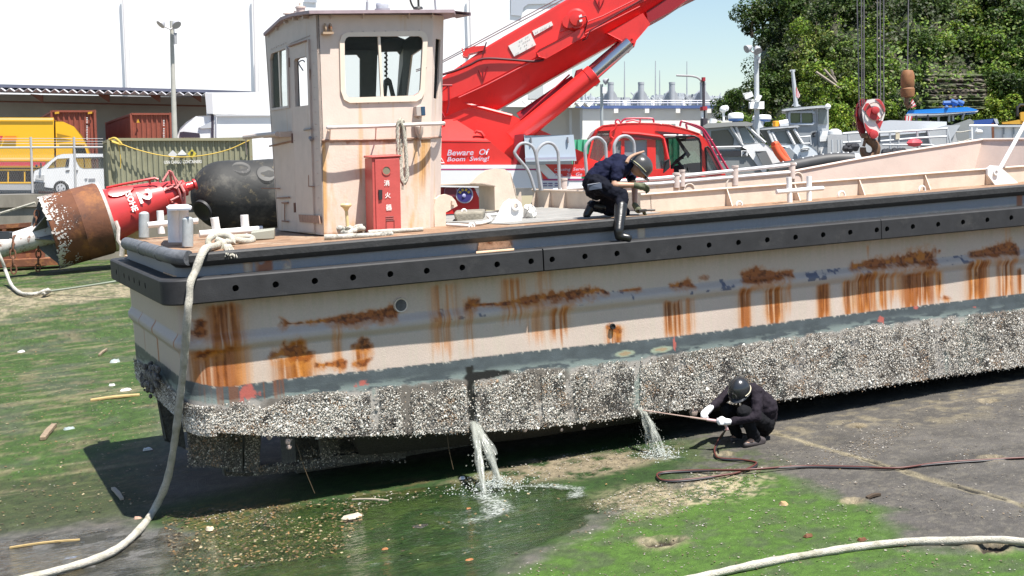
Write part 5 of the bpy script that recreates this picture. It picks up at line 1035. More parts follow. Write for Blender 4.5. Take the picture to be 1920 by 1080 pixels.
def helmet(par, c, axis, fwd, r_, m, strap, band=True):
    axis = A(*axis) / np.linalg.norm(axis); fwd = A(*fwd) - axis * (A(*fwd) @ axis); fwd /= np.linalg.norm(fwd); sd = np.cross(axis, fwd)
    b = MB('b'); prof = [(-.052, 1.03), (-.05, 1.0), (0, .99), (.04, .93), (.075, .78), (.10, .56), (.118, .3), (.124, .02)]; n = 28; vs = []
    for (t, k) in prof:
        for i in range(n): a = 6.283 * i / n; vs.append(A(*c) + axis * t * r_ / .12 + (fwd * math.cos(a) * 1.14 + sd * math.sin(a)) * r_ * k * (1 + .035 * max(0, math.cos(4 * a)) * (t > .02) * (t < .11)))
    b.add(vs, [(i * n + k, i * n + (k + 1) % n, (i + 1) * n + (k + 1) % n, (i + 1) * n + k) for i in range(len(prof) - 1) for k in range(n)] + [tuple(range((len(prof) - 1) * n, len(prof) * n))])
    br = []                                       # peak
    for i in range(13): a = math.radians(-80 + i * 160 / 12); br.append(A(*c) + axis * (-.05) * r_ / .12 + (fwd * math.cos(a) * 1.14 + sd * math.sin(a)) * r_)
    ou = [p + fwd * (.045 * math.sin(math.pi * i / 12)) - axis * .012 for i, p in enumerate(br)]
    b.add(br + ou + [p - axis * .006 for p in br] + [p - axis * .006 for p in ou], [(i, i + 1, 14 + i, 13 + i) for i in range(12)] + [(26 + i, 39 + i, 40 + i, 27 + i) for i in range(12)] + [(13 + i, 14 + i, 40 + i, 39 + i) for i in range(12)])
    h = b.build('helmet', m, par, smooth=45)
    if band:
        b = MB('b'); pts = [A(*c) + axis * (-.03) * r_ / .12 + (fwd * math.cos(a) * 1.14 + sd * math.sin(a)) * r_ * 1.012 for a in np.linspace(.9, 6.283 - .9, 24)]; b.tube(pts, .006, 6); b.build('helmet_band', strap, h)
    return h
def face(par, c, fwd, up_, r_=.095):
    fwd, up_ = A(*fwd) / np.linalg.norm(A(*fwd)), A(*up_) / np.linalg.norm(A(*up_)); sd = np.cross(up_, fwd)
    b = MB('b')
    for k in (-1, 1): b.ball(A(*c) + fwd * r_ * .86 + sd * k * .032 + up_ * .012, .011, 8)
    b.build('eyes', mat('eye_dark', (.03, .02, .02), .3), par); b = MB('b'); b.tube([A(*c) + fwd * r_ * .93 - up_ * .045 - sd * .02, A(*c) + fwd * r_ * .93 - up_ * .045 + sd * .02], .006, 6); b.build('mouth', mat('lips', (.30, .12, .10), .5), par)
    return [(A(*c) + fwd * r_ * .8 + up_ * .012, A(*c) + fwd * (r_ + .022) - up_ * .018, .010, .014)] + [(A(*c) + sd * k * r_ * .9 + up_ * .015, A(*c) + sd * k * r_ * .95 - up_ * .02, .014, .011) for k in (-1, 1)]

# --- the crouching worker with the lance
yf = bg_(1408, 838)[1]; J = lambda px, py, d=0.: by(px, py, yf + d)
wa = thing('person', 'person in dark clothes and black helmet crouching beside the fouled hull with a lance', 'person', WB(bg_(1405, 836)))
head = J(1386, 735, .16); hfw = A(-.55, -.35, -.75); hup = A(-.35, -.25, .9)
hips, chest, neck = J(1428, 792, .28), J(1408, 742, .24), J(1395, 732, .2)
shR, shL = J(1372, 734, .38), J(1420, 738, .06); elR, elL = J(1350, 752, .36), J(1418, 782, -.06); wrR, wrL = J(1333, 764, .26), J(1370, 791, .04)
pmR, pmL = J(1325, 771, .22), J(1359, 791, .03)
knR, knL = J(1362, 768, .33), J(1394, 772, .02); anR, anL = J(1384, 818, .40), J(1416, 822, .06)
toR, toL = J(1372, 824, .36), J(1398, 833, .02); hpR, hpL = hips + A(-.02, .1, 0), hips + A(.0, -.09, 0)
body = [(head, head - A(.02, .01, .05), .095, .075), (head, neck, .06, .058), (neck, chest, .06, .12), (chest, hips, .13, .135), (chest, shR, .09, .06), (chest, shL, .09, .06),
        (shR, elR, .05, .042), (elR, wrR, .04, .03), (shL, elL, .05, .042), (elL, wrL, .04, .03), (wrR, pmR, .028, .032), (wrL, pmL, .028, .032), (hpR, knR, .085, .06), (knR, anR, .058, .042), (hpL, knL, .085, .06), (knL, anL, .058, .042), (anR, toR, .04, .03), (anL, toL, .04, .03)]
fc_ = face(wa, head, hfw, hup); blob('body', body + fc_, skin, wa)
jk = mat('jacket_black', (.020, .016, .022), .85, spec=.12, var=.3, vscale=14, bump=.5, bscale=14); tr = mat('trousers_black', (.010, .010, .012), .85, spec=.12, var=.3, vscale=14, bump=.5, bscale=16)
back = J(1432, 765, .22)
blob('jacket', [(neck - A(0, 0, .03), chest, .085, .155), (chest, back, .155, .165), (back, hips + A(.02, 0, .03), .165, .15), (shR, elR, .072, .058), (elR, wrR, .055, .042), (shL, elL, .075, .06), (elL, wrL, .058, .042), (chest, shR, .12, .08), (chest, shL, .12, .08)], jk, wa, fold=.03)
blob('trousers', [(hpR, knR, .108, .078), (knR, anR, .078, .062), (hpL, knL, .11, .08), (knL, anL, .08, .066), (hips, hips + A(0, 0, -.03), .15, .145)], tr, wa, fold=.03)
sh_ = mat('shoe_dark', (.055, .045, .045), .6)
heelL, heelR = J(1430, 829, .06), J(1440, 826, .30)
for nm_, h_, a_, t_ in (('shoe', heelL, anL, toL), ('shoe', J(1396, 822, .4), anR, toR)):
    blob(nm_, [(h_ + A(0, 0, .0), t_ + A(0, 0, -.005), .038, .036), (h_ + A(0, 0, .02), a_, .042, .05)], sh_, wa)
gw = mat('glove_white', (.72, .72, .74), .7); ld = J(1205, 769, .55) - J(1358, 790, .03); ld /= np.linalg.norm(ld)
upv = A(0, 0, 1)
blob('glove', fingers(None, pmR, wrR, pmR - wrR, ld, A(.1, -.2, -1), .013) + [(wrR, pmR, .036, .044)], gw, wa, .007, 3)
blob('glove', fingers(None, pmL, wrL, pmL - wrL + A(0, 0, .01), A(0, .3, 1), A(-.2, 1, -.3), .013) + [(wrL, pmL, .034, .042)], gw, wa, .007, 3)
helmet(wa, head + A(-.0, -.0, .045), hup + A(-.02, -.1, .0), hfw, .125, mat('helmet_black', (.022, .024, .028), .22, spec=.6), mat('strap_pale', (.62, .56, .42), .5))
b = MB('b'); tip = J(1205, 769, .60); gp_ = pmL + A(.0, .0, -.005); b.tube([tip, gp_ + (tip - gp_) * .42], .007, 8); b.tube([gp_ + (tip - gp_) * .42, gp_ + (tip - gp_) * .08], .011, 8)
lance = thing('water_lance', 'long thin water lance held by the crouching worker against the hull', 'lance', WB(gp_)); b.build('lance_tube', mat('lance_steel', (.50, .36, .30), .35, metal=.3), lance)
b = MB('b'); b.tube([gp_ + (tip - gp_) * .22, gp_ + (tip - gp_) * .05], .017, 10); b.tube([gp_, gp_ + A(.03, 0, -.09)], .016, 8); b.build('grip', mat('grip_pink', (.55, .36, .36), .4), lance)

# --- the kneeling worker on the deck edge
wb_y = .42; J = lambda px, py, d=0.: by(px, py, wb_y + d)
wb = thing('person', 'person in navy shirt, grey helmet and black rubber boots kneeling on the deck edge', 'person', WB((4.75, .3, .375)))
hips, mid_, chest, neck = J(1117, 343, .22), J(1134, 323, .2), J(1160, 312, .16), J(1183, 304, .12)
head = J(1197, 316, .08); hfw = A(.45, -.35, -.8); hup = A(.65, -.15, .65)
shR, elR, wrR, pmR = J(1158, 318, -.02), J(1152, 347, -.08), J(1190, 347, -.14), J(1203, 350, -.15)
shL, elL, wrL, pmL = J(1176, 314, .34), J(1190, 352, .26), J(1190, 384, .14), J(1197, 394, .10)
foL = A(*by(1160, 443, .10)); foL[2] = .128 + .05
knL, anL, toL = J(1166, 368, -.12), by(1160, 438, .08), by(1178, 446, .03)
knR, anR, toR = J(1168, 398, .30), J(1110, 385, .42), J(1100, 403, .42)
hpL, hpR = J(1118, 345, .1), J(1120, 347, .34)
body = [(head, head + hfw * .05, .092, .07), (head, neck, .058, .056), (neck, chest, .06, .115), (chest, mid_, .12, .12), (mid_, hips, .12, .13), (chest, shR, .09, .06), (chest, shL, .09, .06), (shR, elR, .048, .04), (elR, wrR, .04, .029), (wrR, pmR, .027, .03),
        (shL, elL, .048, .04), (elL, wrL, .04, .03), (wrL, pmL, .028, .03), (hpL, knL, .085, .06), (knL, anL, .056, .04), (hpR, knR, .085, .06), (knR, anR, .056, .042), (anR, toR, .04, .03), (anL, toL, .036, .03)]
blob('body', body + face(wb, head + hfw * .01, hfw, hup), skin, wb)
nv = mat('shirt_navy', (.009, .011, .030), .85, spec=.12, var=.25, vscale=12, bump=.5, bscale=13); nt_ = mat('trousers_navy', (.007, .008, .014), .85, spec=.1, var=.25, vscale=12, bump=.5, bscale=13)
blob('shirt', [(neck - A(.02, 0, .01), chest, .075, .145), (chest, mid_, .15, .145), (mid_, hips + A(.02, 0, .03), .145, .148), (chest, shR, .12, .078), (chest, shL, .12, .075), (shR, shR * .45 + elR * .55, .075, .066), (shL, shL * .5 + elL * .5, .072, .064)], nv, wb, fold=.04)
blob('trousers', [(hips, hips + A(.0, 0, -.06), .155, .14), (hpL, knL, .115, .085), (knL, knL * .6 + anL * .4, .082, .066), (hpR, knR, .11, .08), (knR, anR, .078, .062)], nt_, wb, fold=.045)
bt = mat('boot_black', (.012, .012, .012), .35, var=.3, vscale=16, bump=.2, bscale=14)
k1 = knL * .72 + anL * .28; blob('boot', [(k1, anL + A(0, 0, .03), .078, .056), (anL + A(0, 0, .02), anL + A(0, 0, -.03), .056, .05), (anL + A(0, 0, -.03), toL, .05, .045)], bt, wb)
k2 = knR * .35 + anR * .65; blob('boot', [(k2, anR, .072, .058), (anR, toR, .058, .046)], bt, wb)
go = mat('glove_olive', (.105, .115, .065), .8, var=.5, vscale=30)
blob('glove', fingers(None, pmR, wrR, pmR - wrR, A(.1, -.5, .8), A(.5, .3, -.9), .013) + [(wrR, pmR, .034, .042)], go, wb, .007, 3)
blob('glove', fingers(None, pmL, wrL, A(1, -.3, -.25), A(0, .8, .3), A(.3, -.1, -1), .013) + [(wrL, pmL, .034, .04)], go, wb, .007, 3)
helmet(wb, head + hup * .045, hup, hfw, .128, mat('helmet_grey', (.050, .049, .048), .28, spec=.5, spots=[((.4, .3, .24), 9, .72, .03)]), mat('strap_yellowish', (.42, .40, .24), .5))
b = MB('b'); b.tube(spline([J(1175, 305, -.06), J(1180, 296, -.04), J(1190, 290, .02), J(1202, 286, .06), J(1207, 284, .1)], 5), [.022 - .0005 * i for i in range(21)], 8); b.build('neck_towel', mat('towel_tan', (.36, .22, .15), .8), wb)
b = MB('b'); b.slab([J(1105, 347, -.06), J(1126, 344, -.09), J(1127, 352, -.10), J(1106, 355, -.06)], A(0, .03, 0)); b.build('pocket', mat('pouch_grey', (.06, .075, .11), .5), wb, smooth=0, bevel=.01)
b = MB('b'); b.tube([pmL + A(-.05, 0, .0), pmL + A(.19, -.06, -.01)], .012, 8); b.tube([pmL + A(.05, -.03, 0), pmL + A(.06, -.05, -.04)], .014, 8); b.box(pmL + A(.02, -.05, -.005), (.1, .05, .03)); tag(b.build('scraper', mat('tool_black', (.03, .028, .026), .5), smooth=0, bevel=.004), 'black hand tool lying under the left hand of the kneeling worker', 'tool')
# ================================================================ THE YARD BEHIND
def pg(pts, D): return [hf(px, py, D) for px, py in pts]
DV = EF                                            # which way the sides of the thing being built run back
def facing(px):                                    # turn the next things so that they stand square to the line of sight at this column
    global DV
    d = hf(px, 330, 50.) - CAMW; d[2] = 0; DV = d / (d @ EF)
def slabp(b, pts, D, dep, holes=()): return b.slab(pg(pts, D), DV * dep, [pg(h, D) for h in holes])
def pm(D): return D / FPX                          # metres per pixel at distance D
def gpt(px, D, z): p = hf(px, 300, D); p[2] = z; return p
ZY = EYE - .40; ZQ = EYE - 2.15
def sheet(name, pts, z, m, th=.0):
    b = MB(); b.slab([gpt(px, D, z) for px, D in pts], A(0, 0, -.3)); o = b.build(name, m, smooth=0); o['kind'] = 'structure'; return o
asph = mat('yard_concrete', (.16, .155, .145), .85, var=.25, vscale=.6, spots=[((.10, .095, .09), 1.5, .55, .2)])
sheet('yard', [(-3000, 52.6), (640, 52.6), (700, 52.6), (5200, 52.6), (4200, 1600), (-2300, 1600)], ZY, asph)
sheet('quay', [(690, 21), (2300, 19), (2300, 52.5), (640, 52.5)], ZQ, asph)
cw = mat('concrete_wall', (.26, .235, .19), .85, var=.25, vscale=1.2, stretch=(1, 1, .4), bump=.3, bscale=8, spots=[((.13, .12, .09), .8, .52, .2)])
b = MB(); b.slab([gpt(-700, 52, ZY + .12), gpt(640, 52, ZY + .12), gpt(640, 52, EYE - 4.2), gpt(-700, 52, EYE - 4.2)], EF * .5); b.slab([gpt(-700, 51.9, ZY + .14), gpt(640, 51.9, ZY + .14), gpt(640, 51.9, ZY - .35), gpt(-700, 51.9, ZY - .35)], EF * .1)
tag(b.build('retaining_wall', cw, smooth=0), 'stained concrete retaining wall along the back of the slipway behind the buoy', 'wall')

# --- buildings
wb_ = mat('white_cladding', (.90, .90, .89), .6); pipe = mat('downpipe', (.62, .60, .60), .5)
def root(name, label, cat, px, D, z, group=None): return thing(name, label, cat, gpt(px, D, z), group)
B = root('white_building', 'huge plain white warehouse block rising behind the corrugated canopy', 'building', 400, 112, ZY)
b = MB(); b.slab([gpt(-700, 110, ZY), gpt(-700, 110, EYE + 24), gpt(1075, 110, EYE + 24), gpt(1075, 110, ZY)], EF * 30); b.build('wall', wb_, B, smooth=0)
b = MB(); slabp(b, [(958, -40), (1180, -40), (1180, 3), (990, 8), (982, 14), (978, 30), (958, 28)], 109.9, -.02); slabp(b, [(570, -5), (594, -5), (594, 5), (570, 4)], 109.9, -.02); b.each('wall_shadow_patch', mat('wall_shadow_grey', (.42, .45, .5), .5), B, smooth=0)  # flat grey slabs, the large one painting a shadow on the white wall
for (p0, p1, p2) in [((230, -20), (236, 110), (238, 172)), ((475, -20), (478, 85), (480, 175)), ((880, -20), (883, 85), (884, 100))]:
    b = MB(); b.tube([hf(*p0, 109.6), hf(*p1, 109.6), hf(*p2, 109.6)], .09, 6); b.build('downpipe', pipe, B)
for (px, y0, y1) in [(243, 92, 170), (484, 84, 172)]:
    b = MB(); b.tube([hf(px, y0, 109.5), hf(px + 1, y1, 109.5)], .05, 6); b.build('conduit', pipe, B)
def corr_roof(name, par, x0, x1, yt, ye, D, dep, pitch, amp, m, rise=0):
    """corrugated canopy sheet whose wavy front edge hangs at ye"""
    a, c = hf(x0, ye[0], D), hf(x1, ye[1], D); n = int(np.linalg.norm(c - a) / pitch * 4); b = MB(); vs = []
    for j, (dd, dz) in enumerate(((0, 0), (dep, rise))):
        for i in range(n + 1): p = a + (c - a) * i / n + EF * dd; p = p + UP * (dz + amp * (1, 0, -1, 0)[i % 4]); vs.append(p)
    b.add(vs, [(i, i + 1, n + 2 + i, n + 1 + i) for i in range(n)]); o = b.build(name, m, par, smooth=0); s_ = o.modifiers.new('thick', 'SOLIDIFY'); s_.thickness = .03; return o
Wd = root('canopy_warehouse', 'low grey warehouse with a dark roof edge and a corrugated canopy', 'warehouse', 200, 96, ZY)
b = MB(); b.slab([gpt(-400, 100, ZY), hf(-400, 170, 100), hf(470, 184, 100), gpt(470, 100, ZY)], EF * 6); b.build('wall', mat('warehouse_wall', (.30, .29, .265), .7, var=.12, vscale=.5), Wd, smooth=0)
corr_roof('canopy', Wd, -300, 386, None, (161, 176), 93, 7, .62, .11, mat('canopy_sheet', (.55, .55, .58), .5, var=.1, vscale=1), .3)
b = MB(); slabp(b, [(-300, 150), (386, 168), (470, 171), (470, 176), (386, 173.5), (-300, 156)], 93.3, 6.5); b.build('roof_edge', mat('roof_dark', (.11, .12, .17), .5), Wd, smooth=0)
b = MB(); b.tube([hf(-100, 188, 98), hf(395, 199, 98)], .07, 6); b.build('pipe', mat('pipe_brown', (.15, .07, .05), .6), Wd)
for px in (70, 195, 290, 367): b = MB(); slabp(b, [(px - 14, 176), (px + 10, 178), (px + 10, 192), (px + 6, 190)], 95, .15); b.build('canopy_bracket', mat('pipe_brown', (.15, .07, .05), .6), Wd, smooth=0)
W2 = root('sheltered_store', 'grey store with a pale corrugated canopy seen below the crane boom', 'warehouse', 1030, 96, ZY)
b = MB(); b.slab([gpt(930, 97, ZY), hf(930, 200, 97), hf(1092, 202, 97), gpt(1092, 97, ZY)], EF * 6); b.build('wall', mat('store_wall', (.5, .49, .46), .7), W2, smooth=0)
corr_roof('canopy', W2, 945, 1113, None, (192, 196), 93, 5, .62, .16, mat('canopy_pale', (.72, .71, .69), .5), .3)
b = MB(); slabp(b, [(905, 235), (960, 224), (960, 300), (905, 300)], 96.9, -.05); b.build('doorway', mat('dark_gap', (.03, .03, .03), .8), W2, smooth=0)
b = MB(); slabp(b, [(1067, 206), (1072, 206), (1073, 262), (1068, 262)], 96.5, .1); slabp(b, [(1087, 205), (1091, 205), (1092, 262), (1088, 262)], 96.5, .1); b.build('gutter_pipe', mat('pipe_grey', (.5, .52, .54), .5), W2, smooth=0)
b = MB(); slabp(b, [(990, 172), (1019, 160), (1019, 185), (990, 185)], 106, 2); tag(b.build('rooftop_unit', mat('unit_grey', (.50, .52, .52), .5), smooth=0), 'small grey box unit on the white roof between the boom and the ram', 'unit')
W3 = root('blue_trim_building', 'long cream building with a blue roof edge beyond the red crane cab', 'building', 1230, 150, ZY)
b = MB(); b.slab([gpt(1084, 150, ZY), hf(1084, 204, 150), hf(1420, 203, 150), gpt(1420, 150, ZY)], EF * 20); b.build('wall', mat('cream_cladding', (.90, .89, .84), .6), W3, smooth=0)
b = MB(); slabp(b, [(1080, 198), (1425, 197.5), (1425, 203), (1080, 203.5)], 149.6, 21); b.build('roof_edge', mat('blue_trim', (.09, .14, .32), .5), W3, smooth=0)
for px in (1151, 1209, 1267, 1325): b = MB(); slabp(b, [(px, 204), (px + 8, 204), (px + 8, 212), (px, 212)], 149.5, -.2); b.build('wall_box', mat('cream_box', (.9, .88, .84), .6), W3, smooth=0)
b = MB()
for y in (188.5, 193): b.tube([hf(1080, y, 155), hf(1420, y, 155)], .05, 5)
for k in range(24): b.tube([hf(1084 + k * 14, 188, 155), hf(1084 + k * 14, 198, 155)], .05, 5)
b.build('roof_railing', pipe, W3)
# plant beyond: four stacks in their housings
stm = mat('stack_steel', (.36, .38, .41), .45, var=.1, vscale=.4); hsm = mat('housing_steel', (.40, .42, .45), .6, var=.25, vscale=.5)
for k, px in enumerate((1145, 1202, 1260, 1318)):
    S_ = root('exhaust_stack', ['leftmost grey exhaust stack on the far plant, nearest the crane ram', 'second grey exhaust stack from the crane ram on the far plant', 'third grey exhaust stack from the crane ram on the far plant', 'grey exhaust stack on the far plant half behind the street lamp post'][k], 'chimney', px, 220, ZY, 'stacks on the far plant')
    b = MB(); b.tube([hf(px, 198, 220), hf(px, 157, 220)], 5.6 * pm(220), 16); b.lathe(hf(px, 157, 220), UP, [(-.1, 6 * pm(220)), (.25, 6 * pm(220)), (.25, 5 * pm(220))], 16); b.build('stack', stm, S_)
    b = MB(); c = hf(px, 196, 221); 
    b.slab([hf(px + dx, y, 221) for dx, y in [(-15, 198), (-15, 186), (-10, 174), (-4, 168), (4, 168), (10, 176), (16, 190), (16, 198)]], EF * 3); b.build('housing', hsm, S_, smooth=0)
b = MB(); rr = random.Random(5)
for k in range(70):
    x = 1095 + rr.random() * 270; y = 186 + rr.random() * 8; b.box(hf(x, y, 224 + rr.random() * 4), (.4 + rr.random() * 1.2, .6, .5 + rr.random() * 1.6))
    if rr.random() < .5: b.tube([hf(x, y, 223), hf(x + rr.gauss(0, 6), y - rr.random() * 16, 223)], .12, 5)
tag(b.build('plant_pipework', mat('plant_grey', (.42, .45, .48), .6, var=.5, vscale=.8), smooth=0), 'tangle of grey pipework on the roof of the far plant between the stacks', 'pipework', kind='stuff')
for k, px in enumerate((1172, 1224, 1282)):
    b = MB(); b.lathe(hf(px - 1, 198, 214), UP, [(0, 4 * pm(214)), (7 * pm(214), 4 * pm(214)), (11 * pm(214), 2.4 * pm(214)), (12 * pm(214), .3)], 12); tag(b.build('roof_vent', wb_), ['white roof cowl left of the second stack', 'white roof cowl between the second and third stacks', 'white roof cowl right of the third stack'][k], 'vent', 'white cowls on the far plant')
for px, y0, lb in ((1171, 115, 'thin lightning rod left of the second stack on the far plant'), (1229, 114, 'taller thin rod between the second and third stacks'), (1237, 132, 'shorter thin rod just left of the third stack'), (1288, 115, 'thin rod right of the third stack above the lamp arm')):
    b = MB(); b.tube([hf(px, 196, 225), hf(px, y0, 225)], [.14, .06], 6); tag(b.build('lightning_rod', stm), lb, 'rod', 'rods on the far plant')

# --- poles
def pole(name, label, x0, y0, x1, y1, D, r0, r1, m, cat='lamp'):
    T = thing(name, label, cat, hf(x0, y0, D)); b = MB(); b.tube([hf(x0, y0, D), hf(x1, y1, D)], [r0, r1], 12); b.build('pole', m, T); return T
cpole = mat('concrete_pole', (.42, .41, .37), .7, var=.1, vscale=3)
T = pole('floodlight_pole', 'tall grey concrete pole with two floodlights behind the green container', 331, 380, 321.5, 39, 63, .16, .085, cpole)
b = MB(); b.tube([hf(308, 49, 62.8), hf(320, 55, 62.8), hf(334, 48, 62.8)], .05, 6); b.build('arm', pipe, T)
for (px, py, dx) in ((302, 44, -1), (332, 45, 1)):
    b = MB(); c = hf(px, py, 62.7); b.lathe(c + ER * .12 * dx * -1 + UP * .1, ER * dx * .6 - UP * .8 - EF * .5, [(0, .06), (.05, .14), (.2, .22), (.24, .23), (.245, .01)], 14); b.build('floodlight', mat('lamp_alu', (.36, .36, .38), .4), T)
b = MB(); b.box(hf(329, 72, 62.7), (.14, .14, .5)); b.tube([hf(324, 66, 62.7), hf(331, 70, 62.7)], .025, 5); b.tube([hf(326, 52, 62.6), hf(328, 80, 62.6), hf(325, 86, 62.6)], .02, 5); b.build('control_box', mat('lamp_alu', (.3, .3, .32), .4), T, smooth=0)
T = pole('floodlight_pole', 'slim grey floodlight pole beyond the store, left of the red cab', 1129, 330, 1128, 158, 80, .11, .09, mat('steel_pole', (.34, .37, .38), .5))
for (px, py, dx) in ((1120, 154, -1), (1134, 151, 1)):
    b = MB(); c = hf(px, py, 79.8); b.lathe(c, ER * dx - UP * .6 - EF * .4, [(-.1, .08), (0, .16), (.16, .22), (.17, .02)], 12); b.build('floodlight', mat('lamp_alu', (.36, .36, .38), .4), T)
b = MB(); slabp(b, [(1130, 163), (1137, 163), (1137, 175), (1130, 175)], 79.6, .3); b.build('control_box', wb_, T, smooth=0)
T = pole('street_lamp', 'slim post with a long curved arm and red and white bands behind the cab', 1321, 330, 1319, 150, 46, .06, .05, mat('dark_post', (.06, .05, .06), .5))
b = MB(); b.tube(spline([hf(1319, 158, 46), hf(1310, 147, 46), hf(1298, 143, 46), hf(1280, 142, 46), hf(1268, 141.5, 46)], 5), .035, 7); b.build('arm', mat('arm_grey', (.33, .31, .32), .5), T)
b = MB(); b.tube([hf(1316.5, 202, 45.9), hf(1317, 250, 45.9)], .05, 8); b.build('white_band', wb_, T); b = MB(); b.tube([hf(1319, 200, 45.9), hf(1319.5, 207, 45.9)], .13, 8); b.tube([hf(1319, 145, 45.9), hf(1319, 152, 45.9)], .07, 8); b.build('red_band', mat('band_red', (.35, .03, .04), .5), T)
b = MB(); b.tube([hf(1320, 222, 45.8), hf(1320, 243, 45.8)], .13, 8); b.build('collar', mat('dark_post', (.05, .04, .05), .5), T)
T = pole('camera_pole', 'pale steel pole with two security cameras in front of the wooded hill', 1420, 330, 1418, 88, 48, .10, .085, mat('pole_pale', (.55, .57, .58), .45))
for pts in ([(1395, 176), (1409, 172), (1412, 180), (1399, 185)], [(1422, 178), (1428, 180), (1424, 188), (1418, 187)]):
    b = MB(); slabp(b, pts, 47.6, .16); slabp(b, [(1399, 184), (1414, 187), (1414, 190), (1402, 187)], 47.7, .1); b.build('camera', wb_, T, smooth=0, bevel=.02)
b = MB(); slabp(b, [(1407, 192), (1432, 191), (1432, 203), (1407, 203)], 47.7, .2); b.build('junction_box', wb_, T, smooth=0, bevel=.02)
for (px, py, dx) in ((1404, 90, -1), (1420, 92, .1)):
    b = MB(); b.lathe(hf(px, py, 47.8), ER * dx - UP * .5 - EF * .5, [(-.14, .05), (0, .12), (.12, .15), (.13, .02)], 12); b.build('floodlight', mat('lamp_alu', (.5, .5, .52), .4), T)
b = MB(); b.tube([hf(1407, 95, 47.9), hf(1418, 102, 47.9), hf(1424, 96, 47.9)], .03, 6); slabp(b, [(1422, 106), (1426, 106), (1426, 118), (1422, 118)], 47.8, .1); b.build('arm', pipe, T)

# --- containers
def ribbed(b, a, c, z0, z1, n, dep, nrm_, frame=.1):
    """a corrugated wall from a to c"""
    vs = []; fs = []; L = c - a; k = 0; cols = []
    for i in range(n):
        for t, d in ((.0, 0), (.25, 0), (.38, dep), (.87, dep)): cols.append((t / n + i / n, d))
    cols.append((1, 0))
    for t, d in cols:
        for z in (z0, z1): p = a + L * t + nrm_ * d; vs.append((p[0], p[1], z))
    b.add(vs, [(2 * i, 2 * i + 2, 2 * i + 3, 2 * i + 1) for i in range(len(cols) - 1)])
def container(label, px0, px1, yt, D, pxf, ldir, L, m, z0, nr, nrs, mfr=None, rev=False):
    a, c = hf(px0, yt, D), hf(px1, yt, D); zt_ = a[2]; T = thing('shipping_container', label, 'container', A(*(a + c)[:2] / 2, z0)); ld = A(*ldir); e = a + ld * L; e2 = c + ld * L
    wdir = (c - a) / np.linalg.norm(c - a); f = .12; b = MB(); ribbed(b, a, c, z0, zt_ - .02, nr, .06, EF * 1.); b.build('end_wall' if not rev else 'side_wall', m, T, smooth=0)
    b = MB(); ribbed(b, e, a, z0, zt_ - .02, nrs, .05, wdir); b.slab([A(p[0], p[1], zt_ - .03) for p in (a, c, e2, e)], A(0, 0, .02)); ribbed(b, c, e2, z0, zt_ - .02, nrs, .05, -wdir); ribbed(b, e2, e, z0, zt_ - .02, nr, .05, -EF); b.build('body', m, T, smooth=0)
    b = MB()
    for p in (a, c, e): b.box(A(p[0], p[1], (z0 + zt_) / 2) - EF * .02, (f, f, zt_ - z0 + .02), np.array([wdir, np.cross(UP, wdir), UP]))
    for p, q in ((a, c), (e, a)):
        d = (q - p) / np.linalg.norm(q - p); b.box((A(*p) + A(*q)) / 2 * A(1, 1, 0) + A(0, 0, zt_ - .05) - EF * .03, (np.linalg.norm(q - p), .1, .12), np.array([d, np.cross(UP, d), UP])); b.box((A(*p) + A(*q)) / 2 * A(1, 1, 0) + A(0, 0, z0 + .08) - EF * .03, (np.linalg.norm(q - p), .1, .15), np.array([d, np.cross(UP, d), UP]))
    b.build('corner_frame', mfr or m, T, smooth=0); return T
TD = MS @ A(0, 1, 0); TD[2] = 0; TD /= np.linalg.norm(TD)
cr1 = mat('container_rust_red', (.26, .068, .042), .6, var=.15, vscale=1.5)
dash = mat('white_marks', (.75, .72, .7), .6); amb = mat('amber_marks', (.6, .33, .03), .5)
for (lb, x0, x1, yt, mk) in (('rust red shipping container rising behind the nose of the yellow truck', 97, 178, 208, 162), ('rust red shipping container between the yellow truck and the light pole', 246, 320, 213, 306)):
    T = container(lb, x0, x1, yt, 82, 0, TD, 12, cr1, ZY, 8, 24); T['group'] = 'rust red containers by the warehouse'
    b = MB(); rr = random.Random(3)
    for k in range(14): 
        if k != 4: slabp(b, [(mk, yt + 12 + k * 3.1), (mk + 2.4, yt + 12 + k * 3.1), (mk + 2.6, yt + 13.6 + k * 3.1), (mk + .2, yt + 13.6 + k * 3.1)], 81.9, -.02)
    b.build('code_marks', dash, T, smooth=0); b = MB()
    if x0 < 200:
        for q in (103, 165): slabp(b, [(q, 210), (q + 8, 209), (q + 8, 213), (q, 214)], 81.85, -.02)
    else: slabp(b, [(256, 230), (259, 223), (262, 230)], 81.85, -.02)
    b.each('amber_mark', amb, T, smooth=0)
olive = mat('container_olive', (.255, .25, .165), .65, var=.14, vscale=1.2, spots=[((.36, .34, .22), 1.6, .56, .2), ((.2, .12, .06), 4, .70, .06)])
gd = -TD * 0 + (EF * .93 - ER * .37); gd /= np.linalg.norm(gd)
T = container('olive green shipping container with hazard diamonds standing behind the buoy', 204, 470, 262, 60, 0, gd, 2.44, olive, ZY, 26, 9, mat('container_olive_frame', (.29, .27, .17), .6, spots=[((.3, .14, .05), 3, .62, .06)]), True)
for k, (px, py, c) in enumerate([(324, 290, (.62, .62, .62)), (341.5, 289, (.72, .72, .70)), (360, 288.5, (.60, .50, .06))]):
    b = MB(); slabp(b, [(px - 8.5, py), (px, py - 8.5), (px + 8.5, py), (px, py + 8.5)], 59.9, -.03); b.build('hazard_diamond', mat('diamond%d' % k, c, .5), T, smooth=0)
